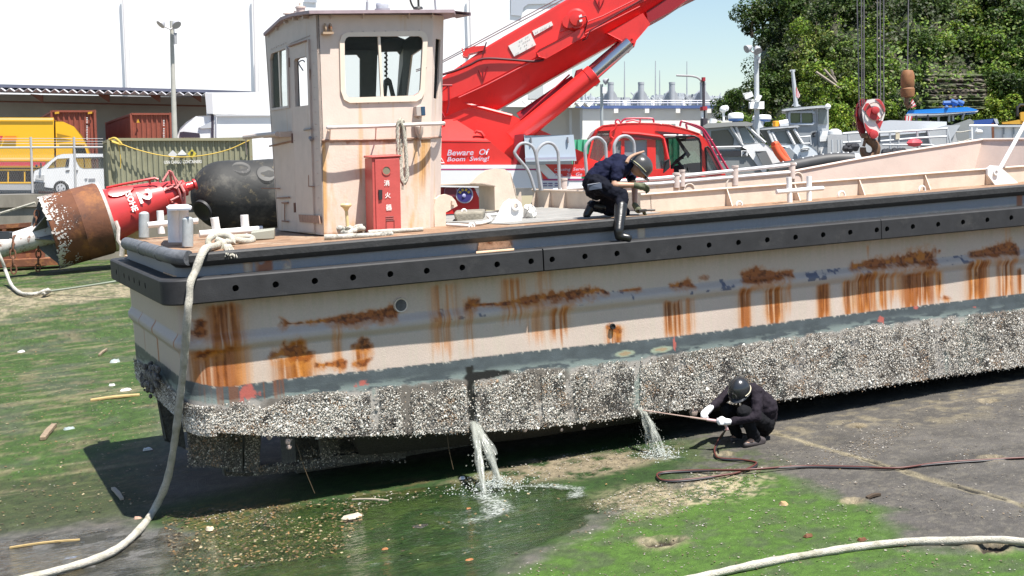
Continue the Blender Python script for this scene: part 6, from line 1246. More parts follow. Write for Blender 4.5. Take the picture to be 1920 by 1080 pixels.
b = MB(); slabp(b, [(334, 291), (349, 291), (345, 294), (337, 294)], 59.85, -.03); slabp(b, [(337, 294.5), (346, 294.5), (342, 299)], 59.85, -.03); slabp(b, [(357, 284), (363, 284), (361, 290), (359, 290)], 59.85, -.03); b.build('diamond_marks', mat('mark_black', (.04, .04, .03), .6), T, smooth=0)
text('lettering', 'USN CARGO CONTAINERS', ltr, T, hf(343, 303.5, 59.88), ER, UP, 6 * pm(60), bold=.02, width=70 * pm(60))
b = MB(); yr_ = mat('yellow_rope', (.55, .38, .07), .7); b.tube(spline([hf(205, 262, 59.8), hf(222, 268, 59.8), hf(255, 280, 59.75), hf(300, 291, 59.7), hf(345, 294.5, 59.7), hf(390, 290, 59.7), hf(430, 280, 59.75), hf(468, 263, 59.8)], 6), .028, 6); b.tube(spline([hf(205, 262, 59.7), hf(216, 259, 59.6), hf(228, 271, 59.6), hf(210, 266, 59.6)], 5), .05, 6); b.tube(spline([hf(222, 272, 59.7), hf(226, 295, 59.7), hf(226, 316, 59.7)], 4), .02, 5)
tag(b.build('yellow_rope', yr_), 'thin yellow rope sagging across the side of the olive container', 'rope')

# --- trucks and van
yel = mat('truck_yellow', (.80, .44, .012), .4, coat=.3); blk = mat('tyre_black', (.02, .02, .02), .7); dgl = mat('dark_glass', (.03, .035, .04), .08)
def wheel(par, px, py, r_px, D, w_=.22, rim_=(.5, .5, .5)):
    c = hf(px, py, D); r_ = r_px * pm(D); b = MB(); b.lathe(c + EF * w_, -EF, [(0, r_ * .8), (.02, r_), (w_ - .03, r_), (w_, r_ * .82), (w_ - .02, r_ * .62)], 24); ty = b.build('tyre', blk, par)
    b = MB(); b.lathe(c + EF * .04, -EF, [(0, r_ * .63), (.035, r_ * .62), (.03, r_ * .5), (.045, r_ * .2), (.05, .01)], 20)
    b.build('rim', mat('rim%.1f' % rim_[0], rim_, .4), ty)
    b = MB()
    for k in range(5): a = 6.283 * k / 5; b.ball(c - EF * .005 + (ER * math.cos(a) + UP * math.sin(a)) * r_ * .38, r_ * .09, 6)
    b.build('rim_hole', mat('hole_dark', (.03, .03, .03), .8), ty)
facing(172)
T = root('yellow_truck', 'yellow box truck with red stripes parked behind the fence at far left', 'truck', 70, 74, ZY)
b = MB(); slabp(b, [(-330, 221), (100, 221.5), (101, 314), (-330, 314)], 74, 2.4); b.build('cargo_box', yel, T, smooth=0, bevel=.03)
b = MB(); slabp(b, [(-330, 221), (100, 221.5), (100, 225), (-330, 224.5)], 73.95, -.03); slabp(b, [(-330, 296), (103, 296), (103, 299), (-330, 299)], 73.95, -.05); b.build('trim', mat('truck_pale', (.82, .62, .25), .4), T, smooth=0)
b = MB(); slabp(b, [(104, 226), (118, 229), (138, 238), (154, 254), (164, 272), (170, 290), (172, 330), (106, 330)], 74.1, 2.2, [[(137, 272), (158, 273), (163, 288), (136, 288)]]); cab = b.build('cab', yel, T, smooth=0, bevel=.03)
b = MB(); slabp(b, [(106, 250), (134, 256), (108, 259)], 74.02, .02); slabp(b, [(112, 264), (160, 264), (160, 265.5), (112, 265.5)], 74.02, .02); b.build('fairing_recess', mat('truck_shadow', (.35, .19, .01), .5), cab, smooth=0)
b = MB(); slabp(b, [(137, 272), (158, 273), (163, 288), (136, 288)], 74.2, .03); b.build('window', dgl, cab, smooth=0)
b = MB(); slabp(b, [(101, 225), (104, 226), (107, 292), (102, 292)], 74.3, 1.8); slabp(b, [(-330, 314), (102, 314), (102, 342), (-330, 342)], 74.6, 1.5); b.build('chassis', mat('chassis_dark', (.035, .03, .03), .7), T, smooth=0)
b = MB(); slabp(b, [(-330, 304), (86, 304), (84, 311), (-330, 311)], 73.93, -.03); slabp(b, [(-20, 255), (6, 255), (2, 263), (-20, 263)], 73.93, -.03); b.build('red_stripe', mat('stripe_red', (.55, .04, .06), .4), T, smooth=0)
for y in (255.2, 258.2, 261.2): b = MB(); slabp(b, [(9 - (y - 255) * .5, y), (31, y), (31, y + 1.9), (8 - (y - 255) * .5, y + 1.9)], 73.93, -.03); b.build('logo_bar', mat('logo_orange', (.66, .20, .02), .4), T, smooth=0)
for px in (-40, 14, 45): b = MB(); slabp(b, [(px, 322), (px + 2.5, 322), (px + 2.5, 342), (px, 342)], 74, .1); b.build('guard_post', yel, T, smooth=0)
b = MB(); slabp(b, [(-330, 341), (95, 341), (95, 344), (-330, 344)], 74, .1); slabp(b, [(-330, 318), (98, 317), (98, 320), (-330, 321)], 74, .1); b.build('side_guard', yel, T, smooth=0)
wheel(T, 135, 352, 17, 74.2); wheel(T, -60, 352, 17, 74.2)
facing(130)
T = root('white_van', 'white minivan facing left with its dark lower bumper, parked behind the wall', 'van', 140, 66, ZY)
k = 6.75; vp = lambda L_: [(x / k, 210 + y / k) for x, y in L_]; white = mat('van_white', (.80, .80, .80), .3, coat=.4)
fw_ = vp([(595, 715), (660, 640), (725, 588), (880, 582), (860, 690), (820, 695)]); rw_ = vp([(950, 582), (1700, 575), (1700, 705), (1060, 715), (1015, 700), (985, 660)])
b = MB(); slabp(b, vp([(425, 930), (425, 790), (440, 740), (525, 705), (690, 572), (725, 548), (790, 535), (1000, 528), (1760, 530), (1775, 930), (1775, 985), (880, 985), (870, 930), (835, 888), (775, 872), (715, 888), (680, 930), (672, 985), (450, 980)]), 66, 1.65, [fw_, rw_]); van = b.build('body', white, T, smooth=25, bevel=.04)
gv = glass('van_glass', (.10, .11, .10), .35)
b = MB(); slabp(b, fw_, 66.03, .02); b.build('window', gv, T, smooth=0); b = MB(); slabp(b, rw_, 66.03, .02); b.build('window', gv, T, smooth=0)
b = MB(); slabp(b, vp([(1055, 585), (1068, 585), (1078, 705), (1066, 705)]), 65.99, .04); slabp(b, vp([(1172, 585), (1182, 585), (1186, 705), (1176, 705)]), 65.99, .04); slabp(b, vp([(945, 575), (1300, 568), (1300, 582), (950, 586)]), 65.98, .03); slabp(b, vp([(830, 740), (880, 735), (878, 750), (832, 754)]), 65.97, .03); slabp(b, vp([(965, 735), (985, 735), (980, 765), (972, 765)]), 65.97, .03); slabp(b, vp([(880, 590), (870, 690), (825, 695), (840, 600)]), 65.98, .02); b.build('trim', mat('trim_black', (.03, .03, .035), .4), T, smooth=0)
b = MB(); slabp(b, vp([(425, 880), (560, 900), (560, 950), (665, 965), (665, 1000), (455, 990), (430, 960)]), 65.96, 1.7); b.build('bumper', mat('bumper_grey', (.06, .065, .07), .5), T, smooth=0, bevel=.03)
b = MB(); slabp(b, vp([(460, 805), (555, 800), (555, 858), (450, 850)]), 65.95, .3); b.build('headlight', mat('lens_grey', (.5, .5, .5), .15), T, smooth=0, bevel=.02)
b = MB(); slabp(b, vp([(505, 645), (528, 645), (528, 705), (508, 710)]), 65.8, .12); b.ball(hf(68.5, 311, 65.7), .07, 8); b.build('mirror', mat('trim_black', (.03, .03, .035), .4), T, smooth=0)
b = MB(); slabp(b, vp([(1070, 840), (1110, 840), (1090, 868)]), 65.97, .02); slabp(b, vp([(1120, 843), (1205, 840), (1205, 865), (1120, 866)]), 65.97, .02); b.build('side_mark', mat('mark_grey', (.28, .28, .30), .5), T, smooth=0)
wheel(T, 114, 353, 14.3, 65.95, .22, (.55, .55, .56)); wheel(T, 224, 353, 14.3, 65.95, .22, (.55, .55, .56))
facing(390)
T = root('white_truck', 'white refrigerated truck with a rounded cab fairing behind the olive container', 'truck', 440, 86, ZY)
b = MB(); slabp(b, [(386, 174), (640, 172), (640, 216), (388, 214)], 86, 2.4); slabp(b, [(401, 215), (640, 214), (640, 330), (401, 330)], 86.1, 2.3); b.build('cargo_box', mat('truck_white', (.86, .86, .86), .4, var=.03, vscale=.5), T, smooth=0, bevel=.02)
b = MB(); slabp(b, [(384, 174), (398, 174), (400, 213), (388, 213)], 85.95, .1); slabp(b, [(405, 219), (407, 219), (407, 300), (405, 300)], 85.95, .1); slabp(b, [(404, 216), (600, 215), (600, 217), (404, 218)], 85.95, .1); b.build('edge_trim', mat('trim_pale', (.6, .6, .62), .4), T, smooth=0)
b = MB(); slabp(b, [(330, 330), (331, 256), (338, 240), (350, 228), (368, 219), (396, 216), (397, 330)], 86.2, 2.2); b.build('cab', mat('truck_white', (.8, .8, .8), .4), T, smooth=20, bevel=.05)
b = MB(); slabp(b, [(372, 239), (396, 228), (396, 240), (378, 241)], 86.1, .1); b.build('fairing_recess', mat('fairing_grey', (.5, .52, .55), .4), T, smooth=0)
b = MB(); slabp(b, [(308, 262), (312, 252), (322, 247), (328, 246), (328, 262)], 86, .5); slabp(b, [(337, 248), (344, 247), (374, 250), (375, 257), (338, 257)], 86, .4); slabp(b, [(396, 217), (401, 217), (401, 300), (397, 300)], 86.1, 1.5); b.build('air_intake', mat('intake_dark', (.05, .04, .06), .5), T, smooth=0, bevel=.02)
facing(960)
# fence
F_ = root('chain_fence', 'galvanised fence posts and rails in front of the yellow truck', 'fence', 60, 62, ZY + .1); gal = mat('galvanised', (.42, .42, .42), .45)
for px in (-60, 58, 139): b = MB(); b.tube([hf(px + 3, 362, 62), hf(px + .5, 278, 62), hf(px - .5, 257, 62)], .055, 8); b.build('post', gal, F_)
b = MB(); b.tube([hf(-120, 277, 62), hf(193, 276, 62)], .05, 8); b.build('rail', gal, F_)
for y in (260, 265, 270): b = MB(); b.tube([hf(-120, y - 1, 62), hf(193, y, 62)], .012, 4); b.build('barbed_wire', gal, F_)
b = MB()
for k in range(80): x = -60 + k * 3.2; b.tube([hf(x, 278, 62.05), hf(x + 30, 362, 62.05)], .0035, 3, cap=False); b.tube([hf(x + 30, 278, 62.05), hf(x, 362, 62.05)], .0035, 3, cap=False)
b.build('wire_mesh', gal, F_, smooth=0)
b = MB(); slabp(b, [(-200, 345), (62, 346), (60, 356), (-200, 355)], 63, .25); tag(b.build('guard_rail', gal, smooth=0, bevel=.03), 'low grey guard rail behind the fence left of the van', 'rail')

# ================================================================ BUOY, RUBBER FENDER, RUSTY FRAME ON THE SLIPWAY
D = 47.
T = thing('buoy', 'big red and rust brown navigation buoy lying on its side beyond the stern', 'buoy', A(*hf(150, 498, D)[:2], (MS @ A(0, 0, GZ0))[2]))
def axp(px, py, dd=0): return hf(px, py, D + dd)
a0, a1 = axp(92, 437, -.5), axp(199, 408, .3); ax = a1 - a0; La = np.linalg.norm(ax); Rb = 68.5 * pm(D)
rb = mat('buoy_rust', (.135, .050, .024), .8, var=.35, vscale=1.2, bump=.35, bscale=12, spots=[((.27, .105, .03), 1.1, .52, .15), ((.06, .028, .02), 1.8, .56, .12), ((.17, .15, .13), .8, .66, .06), ((.36, .27, .20), 5, .70, .05)])
b = MB(); b.lathe(a0, ax, [(.0, Rb * .93), (.02, Rb * .98), (.10, Rb), (La * .52, Rb), (La * .53, Rb * 1.01), (La * .55, Rb), (La - .12, Rb), (La, Rb * .95), (La + .02, Rb * .35)], 40, cap=False); b.build('barrel', rb, T)
b = MB(); b.lathe(a0, ax, [(.005, Rb * .99), (.12, Rb * 1.004), (.55, Rb * 1.004)], 60, cap=False)
b.build('flaking_paint', mat('flaking', (.70, .68, .66), .7, spots=[((.22, .075, .03), 2.4, .42, .04), ((.3, .14, .06), 6, .55, .05)]), T) if False else None
rng = np.random.default_rng(5); b = MB(); u_, w_ = perp(ax / La)
for k in range(1500):
    t = rng.random() ** 2 * .75; a = rng.random() * 6.283; a = a + 0; t = t * (.5 + 1.2 * vnoise(np.array(a * 2.2), np.array(3.3), 5)); c = a0 + ax / La * t + (u_ * math.cos(a) + w_ * math.sin(a)) * Rb * 1.003; tg = (-u_ * math.sin(a) + w_ * math.cos(a)); n = u_ * math.cos(a) + w_ * math.sin(a); s = (.012 + .05 * rng.random() ** 2) * (1 - t * .9)
    q = [c + (tg * math.cos(z) * (.5 + rng.random()) + ax / La * math.sin(z) * (.5 + rng.random())) * s for z in np.linspace(0, 6.283, 8)[:-1]]
    b.slab(q, n * .008) if vnoise(np.array(a * 3.5), np.array(t * 3), 9) > .42 else None
b.build('flaking_paint', mat('flake_white', (.52, .48, .45), .7, var=.15, vscale=6), T, smooth=0)['kind'] = 'stuff'
b = MB(); b.lathe(a0 + ax / La * .03, ax, [(0, Rb * .94), (.25, Rb * .5), (.3, .3)], 30, cap=False); b.build('end_cone', mat('cone_grey', (.13, .13, .13), .7, var=.3, vscale=3), T)
for ang in (.2, 1.3, 2.4, 3.5, 4.6, 5.7):
    d = u_ * math.cos(ang) + w_ * math.sin(ang); b = MB(); b.slab([a0 + d * Rb * .92, a0 + d * .35, a0 + d * .35 - ax / La * .55], np.cross(d, ax / La) * .04); b.build('end_rib', mat('cone_grey', (.13, .13, .13), .7), T, smooth=0)
b = MB(); t1 = axp(-40, 475, -1.2); b.tube([a0 + ax / La * .1, axp(30, 455, -.9), t1], [.42, .38, .36], 20); b.build('tail_tube', mat('tail_white', (.55, .53, .52), .7, var=.2, vscale=4, spots=[((.2, .09, .05), 5, .56, .06), ((.6, .3, .2), 2, .7, .05)]), T)
red = mat('buoy_red', (.50, .035, .035), .4, var=.1, vscale=2, coat=.2)
r0, r1 = axp(205, 405, .35), axp(336, 360, 1.3); rx_ = r1 - r0; Lr = np.linalg.norm(rx_)
b = MB(); b.lathe(r0, rx_, [(0, 1.02), (Lr * .02, .98), (Lr * .78, .60), (Lr * .79, .53), (Lr, .47)], 32); b.build('tower', red, T)
b = MB(); b.lathe(a1 - ax / La * .04, ax, [(0, Rb * .97), (.10, Rb * .98), (.12, Rb * .9)], 40, cap=False); b.build('rim_chain', mat('rim_pale', (.5, .44, .40), .7, var=.3, vscale=8), T)
b = MB(); uu, ww = perp(rx_ / Lr); rd_ = lambda t, a: r0 + rx_ * t + (UP * math.cos(a) - EF * math.sin(a)) * (1.0 - .5 * t)
hp = [rd_(.08 + .34 * (.5 + .5 * math.cos(z)), .75 + .28 * math.sin(z)) for z in np.linspace(0, 6.283, 17)[:-1]]; b.slab(hp, (UP * .7 - EF * .7) * .1); b.build('hatch', red, T, smooth=30)
b = MB(); b.tube([axp(200, 352, .2), axp(232, 345, .2), axp(290, 334, .5), axp(297, 337, .5)], .05, 6); b.tube([axp(280, 337, .5), axp(282, 347, .5)], .04, 6); b.build('hand_rail', red, T)
cg = mat('cage_pale_red', (.50, .16, .15), .5); b = MB()
for (p, q) in [((305, 340), (318, 320)), ((318, 320), (346, 360)), ((346, 360), (347, 393)), ((347, 393), (318, 376)), ((318, 320), (322, 345)), ((310, 356), (338, 344)), ((330, 354), (340, 340)), ((320, 376), (342, 365)), ((346, 360), (338, 345)), ((322, 322), (347, 390))]: b.tube([axp(*p, .6), axp(*q, .8)], .045, 6)
b.build('top_cage', cg, T)
b = MB(); b.lathe(axp(338, 355, 1.0), rx_, [(0, .3), (.2, .3), (.25, .18), (.5, .14), (.52, .22), (.6, .2)], 14); b.ball(axp(347, 352, .9), .14, 8); b.build('lantern', red, T)
ex_ = -UP * .92 + ER * .32 - EF * .25; ey_ = rx_ / Lr; ex_ -= ey_ * (ex_ @ ey_); ex_ /= np.linalg.norm(ex_); oo = rd_(.56, 1.38)
nf = np.cross(ex_, ey_)
text('numeral', '2', ltr, T, rd_(.60, 1.30) - EF * .13 + UP * .03, ex_, ey_, .50, bold=.03, width=.46); text('lettering', 'ISOHE', ltr, T, rd_(.42, 1.34) - EF * .14, ex_, ey_, .22, bold=.02, width=.78)
rc_ = mat('chain_rust', (.16, .07, .04), .8, var=.4, vscale=8)
def chain(name, pts, r_, par, m=rc_):
    P = spline(pts, 10); P = np.array(P); d = np.r_[0, np.cumsum(np.linalg.norm(np.diff(P, axis=0), axis=1))]; n = int(d[-1] / (r_ * 3.2)); b = MB()
    for k in range(n):
        t = (k + .5) * d[-1] / n; c = A(*[np.interp(t, d, P[:, i]) for i in range(3)]); tg = A(*[np.interp(min(t + .05, d[-1]), d, P[:, i]) for i in range(3)]) - c + A(0, 0, 1e-6); tg /= np.linalg.norm(tg); u, w2 = perp(tg); s = u if k % 2 else w2
        b.tube([c + tg * math.cos(z) * r_ * 2.1 + s * math.sin(z) * r_ * 1.2 for z in np.linspace(0, 6.283, 9)], r_ * .42, 5, cap=False)
    return b.build(name, m, par)
chain('chain', [axp(69, 395, -.7), axp(68, 430, -.8), axp(72, 470, -.8), axp(71, 508, -.8)], .07, T); chain('chain', [axp(28, 443, -1.2), axp(24, 470, -1.4), axp(26, 512, -1.4)], .08, T)
b = MB(); b.slab([axp(88, 396, -.62), axp(94, 394, -.62), axp(114, 480, -.6), axp(107, 484, -.6)], EF * .1); b.build('end_bar', mat('cone_grey', (.13, .13, .13), .7), T, smooth=0)
b = MB(); b.tube([axp(217, 415, -.55), axp(222, 428, -.6), axp(221, 450, -.6), axp(229, 462, -.6), axp(226, 480, -.6)], .07, 6); b.build('lashing', mat('rim_pale', (.5, .44, .40), .7), T)
tag(MB().tube(spline([hf(-60, 415, 47), hf(0, 400, 46.5), hf(66, 380, 46.2)], 4), .045, 6).build('guy_rope', ropem), 'thin pale rope stretched from the left edge to the top of the buoy', 'rope')
o = MB(); o.slab([axp(234, 421, .2), axp(268, 405, .6), axp(268, 424, .6), axp(232, 444, .2)], EF * .5); o.slab([axp(234, 446, .2), axp(270, 425, .6), axp(270, 470, .6), axp(234, 500, .2)], EF * .6); tag(o.build('timber_chock', mat('chock_wood', (.45, .27, .10), .8, var=.3, vscale=3, spots=[((.16, .06, .02), 2, .55, .1)]), smooth=0, bevel=.02), 'yellowish timber chock wedged under the red tower of the buoy', 'chock')
rs = mat('rusty_frame', (.17, .065, .035), .85, var=.4, vscale=1.5, spots=[((.33, .14, .05), 2, .52, .12), ((.36, .30, .2), 3, .66, .06)], bump=.4, bscale=10)
b = MB(); D2 = 49.5; slabp(b, [(-120, 430), (72, 416), (72, 424), (-120, 438)], D2 - .3, .6); slabp(b, [(-120, 436), (72, 422), (80, 500), (-120, 508)], D2, .4); slabp(b, [(-120, 492), (110, 484), (110, 497), (-120, 506)], D2 - .6, 1.2); slabp(b, [(4, 430), (10, 430), (10, 450), (4, 450)], D2 - .6, .1)
tag(b.build('rusty_cradle', rs, smooth=0), 'long rusty steel cradle lying at the far left behind the buoy tail', 'cradle')
b = MB(); b.slab([hf(-60, 436, 45), hf(16, 436, 45), hf(16, 447, 45), hf(-60, 449, 45)], EF * .3); tag(b.build('rubber_block', mat('rubber_dark', (.04, .045, .055), .6), smooth=0, bevel=.05), 'dark rubber block resting on the buoy tail at the left edge', 'block')
gr_ = lambda px, py, l=.05: MS @ bg_(px, py, l)
q0 = gr_(8, 512, .4)
b = MB('w'); rope_mb(b, [hf(-20, 440, 43), hf(2, 485, 43), hf(12, 512, 43)] + [gr_(22, 535, .12), gr_(38, 549, .08), gr_(58, 552, .08), gr_(78, 549, .08)], .055); rope_mb(b, [gr_(72, 551, .12), gr_(84, 545, .2), gr_(94, 546, .12), gr_(80, 551, .12), gr_(90, 543, .12)], .05)
tag(b.build('shore_rope', ropeg, smooth=60), 'grey rope dropping from the rusty cradle to a knot on the algae', 'rope')
tag(MB().tube(spline([gr_(92, 546, .1), gr_(130, 541, .2), gr_(215, 528, .45), gr_(300, 512, .6)], 5), .035, 6).build('thin_line', mat('line_green', (.33, .36, .28), .8)), 'thin taut line running from the knot towards the stern fender', 'rope')
# black rubber fender
D = 50.; fb = mat('fender_black', (.022, .022, .021), .7, var=.3, vscale=1.2, bump=.5, bscale=5, spots=[((.075, .07, .06), 1.1, .54, .14), ((.13, .105, .06), 1.7, .58, .08), ((.36, .34, .31), 9, .68, .04)])
c0 = hf(418, 366, D); ad = ER * .90 + EF * .42 + UP * .02; ad /= np.linalg.norm(ad); Rf = 64 * pm(D); Lf = 6.
T = thing('rubber_fender', 'huge black rubber mooring fender with a rounded end lying behind the barge', 'fender', c0 - UP * Rf)
b = MB(); b.lathe(c0, ad, [(-Rf * math.cos(z) * .92, max(.02, Rf * math.sin(z))) for z in np.linspace(.0, 1.57, 14)] + [(Lf * t, Rf * (1 + .012 * math.sin(t * 25))) for t in np.linspace(.05, 1, 16)] + [(Lf + Rf * math.sin(z), max(.02, Rf * math.cos(z))) for z in np.linspace(.1, 1.55, 8)], 48); b.build('body', fb, T, smooth=60)
nfl = (hf(378, 397, D - 1.0) - c0); nfl /= np.linalg.norm(nfl)
b = MB(); b.lathe(c0 + nfl * Rf * .88, nfl, [(0, .42), (.14, .42), (.16, .36), (.12, .3), (.12, .01)], 24); b.build('end_flange', mat('flange_black', (.028, .028, .03), .5), T)
for (px, py, d_) in ((452, 318, .5), (500, 322, 2)):
    c = hf(px, py, D - .45); n = c - (c0 + ad * ((c - c0) @ ad)); n /= np.linalg.norm(n); c = c0 + ad * ((c - c0) @ ad) + n * Rf * .99; b = MB(); b.lathe(c - n * .05, n, [(0, .42), (.07, .34), (.05, .2), (.05, .01)], 20); b.build('lug', mat('flange_worn', (.05, .048, .045), .6, spots=[((.5, .45, .42), 3, .6, .05)]), T)
# ================================================================ RED CRANE TRUCK
D = 24.; red = mat('crane_red', (.70, .030, .026), .36, var=.09, vscale=1.4, coat=.25, streak=[((.50, .022, .022), 5, 1.2, .60, .2)]); dred = mat('crane_deep_red', (.30, .012, .02), .4)
cwht = mat('crane_white', (.82, .81, .81), .35, coat=.2); pur = mat('crane_magenta', (.40, .03, .16), .4)
CT = root('crane_truck', 'bright red truck crane with a raised telescopic boom standing behind the barge', 'crane', 1060, D + 1, ZQ)
def sp(name, pts, d0, dep, m, par, holes=(), bev=.012, sm=0): b = MB(); slabp(b, pts, D + d0, dep, holes); return b.build(name, m, par, smooth=sm, bevel=bev)
# boom: a box of five sides
T_, M_, B_ = [(770, 182), (822, 150), (868, 119), (917, 84), (1062, -1), (1120, -35), (1330, -160)], [(770, 215), (822, 195), (868, 176), (917, 152), (1062, 78), (1120, 48), (1330, -62)], [(770, 262), (860, 232), (905, 216), (936, 204), (1100, 110), (1150, 82), (1330, -22)]
b = MB(); n = len(T_); P = [hf(*p, D) for p in T_] + [hf(*p, D) for p in M_] + [hf(*p, D + .22) for p in B_] + [hf(*p, D + .22) + EF * .55 for p in B_] + [hf(*p, D) + EF * 1.0 for p in M_] + [hf(*p, D) + EF * .9 for p in T_] + [hf(p[0], p[1] - 0, D) + EF * .12 + UP * .02 for p in T_]
for r_ in range(5): b.add([], []) 
fs = [(r_ * n + i, r_ * n + i + 1, (r_ + 1) * n + i + 1, (r_ + 1) * n + i) for r_ in range(5) for i in range(n - 1)] + [(5 * n + i, 5 * n + i + 1, i + 1, i) for i in range(n - 1)]
b.add(P, [tuple(reversed(f)) for f in fs]); boom = b.build('boom', red, CT, smooth=0, bevel=.03)
b = MB(); b.tube([hf(860, 183, D - .02), hf(915, 158, D - .02), hf(1062, 82, D - .02), hf(1200, 12, D - .02)], .012, 5); b.tube([hf(1050, 60, D - .03), hf(1130, 30, D - .03), hf(1210, -10, D - .03)], .012, 5); b.build('weld_seam', mat('seam_pale', (.62, .10, .10), .4), boom)
sp('boom_tip_section', [(1212, 22), (1260, -10), (1330, -60), (1330, -20), (1285, 2), (1255, 22), (1216, 42)], -.05, 1.0, dred, boom)
sp('cylinder_bracket', [(1137, 62), (1205, 26), (1218, 45), (1193, 76), (1188, 88), (1175, 92), (1168, 78)], -.06, 1.1, red, boom)
b = MB()
for (dx, dy) in ((0, 0), (4, -5), (6, 3), (1, 7)): b.lathe(hf(1180 + dx, 80 + dy, D - .07), -EF, [(0, .04), (.03, .04), (.03, .02), (0, .02)], 10)
b.build('pin_plate', red, boom)
sp('side_box', [(1006, 98), (1012, 92), (1085, 55), (1093, 54), (1098, 68), (1024, 108), (1010, 106)], -.16, .18, red, boom, bev=.03)
b = MB(); b.lathe(hf(1080, 38, D + .02), -EF, [(0, .20), (.1, .2), (.14, .16), (.14, .12), (.24, .12), (.25, .02)], 24); b.lathe(hf(1066, 42, D + .02), -EF, [(0, .12), (.16, .12)], 16); b.build('roller', red, boom)
b = MB(); slabp(b, [(1085, 30), (1090, 27), (1092, 33), (1087, 35)], D - .25, -.03); slabp(b, [(1086, 38), (1091, 36), (1092, 40), (1087, 42)], D - .25, -.03); b.build('roller_label', cwht, boom, smooth=0)
b = MB(); b.tube([hf(1085, 34, D - .28), hf(1098, 30, D - .28), hf(1101, 40, D - .2), hf(1096, 60, D - .1)], .012, 6); b.tube(spline([hf(822, 142, D - .05), hf(855, 132, D - .05), hf(880, 122, D - .05), hf(908, 110, D - .05), hf(960, 112, D - .04), hf(1000, 115, D - .04), hf(1020, 112, D - .04)], 5), .022, 8); b.tube([hf(905, 102, D - .03), hf(912, 79, D - .03)], .012, 6); b.tube([hf(1092, 76, D - .1), hf(1100, 72, D - .1), hf(1106, 58, D - .1), hf(1160, 25, D - .1), hf(1215, -8, D - .1)], .012, 6); b.build('hydraulic_line', mat('line_dark_red', (.09, .015, .02), .5), boom)
for pts in ([(953, 86), (995, 62), (1005, 84), (964, 106)], [(998, 58), (1034, 40), (1037, 47), (1002, 67)]):
    pl_ = sp('placard', pts, -.02, .015, mat('placard_white', (.74, .72, .68), .5), boom, bev=0); rr = random.Random(len(pts[0]) + pts[0][0]); b = MB()
    (ax0, ay0), (bx0, by0), _, (dx0, dy0) = pts[0], pts[1], pts[2], pts[3]; rows = 4 if pts[0][0] < 990 else 1
    for r_ in range(rows):
        for c_ in range(9):
            if rr.random() < .3 or (rows == 4 and c_ < 3 and r_ < 3): continue
            f, g_ = .1 + c_ * .09, (r_ + .5) / rows; x = ax0 + (bx0 - ax0) * f + (dx0 - ax0) * g_; y = ay0 + (by0 - ay0) * f + (dy0 - ay0) * g_; s = 1.1; slabp(b, [(x, y), (x + s * 1.6, y - s * .9), (x + s * 1.9, y - s * .4), (x + .3, y + s * .6)], D - .025, -.003)
    b.build('print_marks', mat('print_grey', (.25, .23, .22), .6), pl_, smooth=0)
for pts in ([(897, 132), (906, 152), (914, 125)], [(1115, -2), (1124, 17), (1132, 0)]): b = MB(); q = pts; b.tube([hf(*p, D - .015) for p in (q[0], q[1], q[2])], .012, 5); b.tube([hf((q[0][0] + q[2][0]) / 2, (q[0][1] + q[2][1]) / 2, D - .015), hf(*q[1], D - .015)], .008, 5); b.build('boom_mark', dred, boom)
b = MB(); b.tube([hf(780, 131, D + .2), hf(822, 118, D + .2), hf(1075, -18, D + .2)], .010, 5); b.tube([hf(780, 134, D + .25), hf(830, 117, D + .25), hf(1082, -15, D + .25)], .010, 5); b.build('winch_rope', mat('wire_rope', (.14, .13, .14), .5), CT)
b = MB(); slabp(b, [(867, 104), (872, 92), (885, 88), (910, 86), (912, 92), (880, 100), (876, 106)], D - .02, .4); b.tube([hf(866, 90, D - .05), hf(870, 104, D - .05)], .012, 5); b.build('rope_guide', red, boom, smooth=0, bevel=.01)
# lift ram
b = MB(); c0, c1 = hf(962, 262, D - .1), hf(1112, 140, D - .1); b.tube([c0, c1], .175, 24); b.lathe(c1, c1 - c0, [(-.1, .185), (.02, .185), (.03, .15)], 24); ram = b.build('lift_ram', red, CT)
b = MB(); b.tube([c1, hf(1180, 80, D - .05)], .115, 20); b.build('ram_rod', mat('chrome', (.55, .56, .58), .25, metal=1), ram)
b = MB(); b.tube([hf(975, 222, D + .25), hf(1078, 152, D + .25)], .12, 14); b.tube([hf(1078, 152, D + .25), hf(1165, 78, D + .3)], .05, 10); b.tube([hf(975, 225, D - .05), hf(1068, 140, D + .05)], .018, 6); slabp(b, [(1080, 132), (1092, 128), (1092, 140), (1076, 146)], D + .05, .2); b.build('ram_frame', dred, CT)
# slewing body
sp('slew_frame', [(790, 170), (822, 179), (868, 192), (930, 207), (965, 218), (985, 228), (1005, 240), (1034, 253), (1036, 300), (790, 300)], .12, .9, red, CT)
b = MB(); b.tube([hf(822, 181, D + .1), hf(868, 193, D + .1), hf(960, 217, D + .1)], .03, 6); b.build('edge_rib', red, CT)
sp('body_panel', [(790, 265), (918, 265), (968, 308), (790, 308)], -.35, 1.2, red, CT)
b = MB(); b.slab([hf(790, 265, D - .35), hf(918, 265, D - .35), hf(848, 221, D + .15), hf(790, 221, D + .15)], EF * .3 - UP * .1); b.build('sloping_cover', red, CT, smooth=0, bevel=.01)
b = MB(); b.tube([hf(890, 250, D - .28), hf(893, 246, D - .28), hf(902, 248, D - .28), hf(908, 256, D - .28)], .03, 7); b.build('lifting_eye', red, CT)
sp('side_locker', [(966, 254), (984, 252), (984, 308), (962, 308)], -.4, .8, dred, CT)
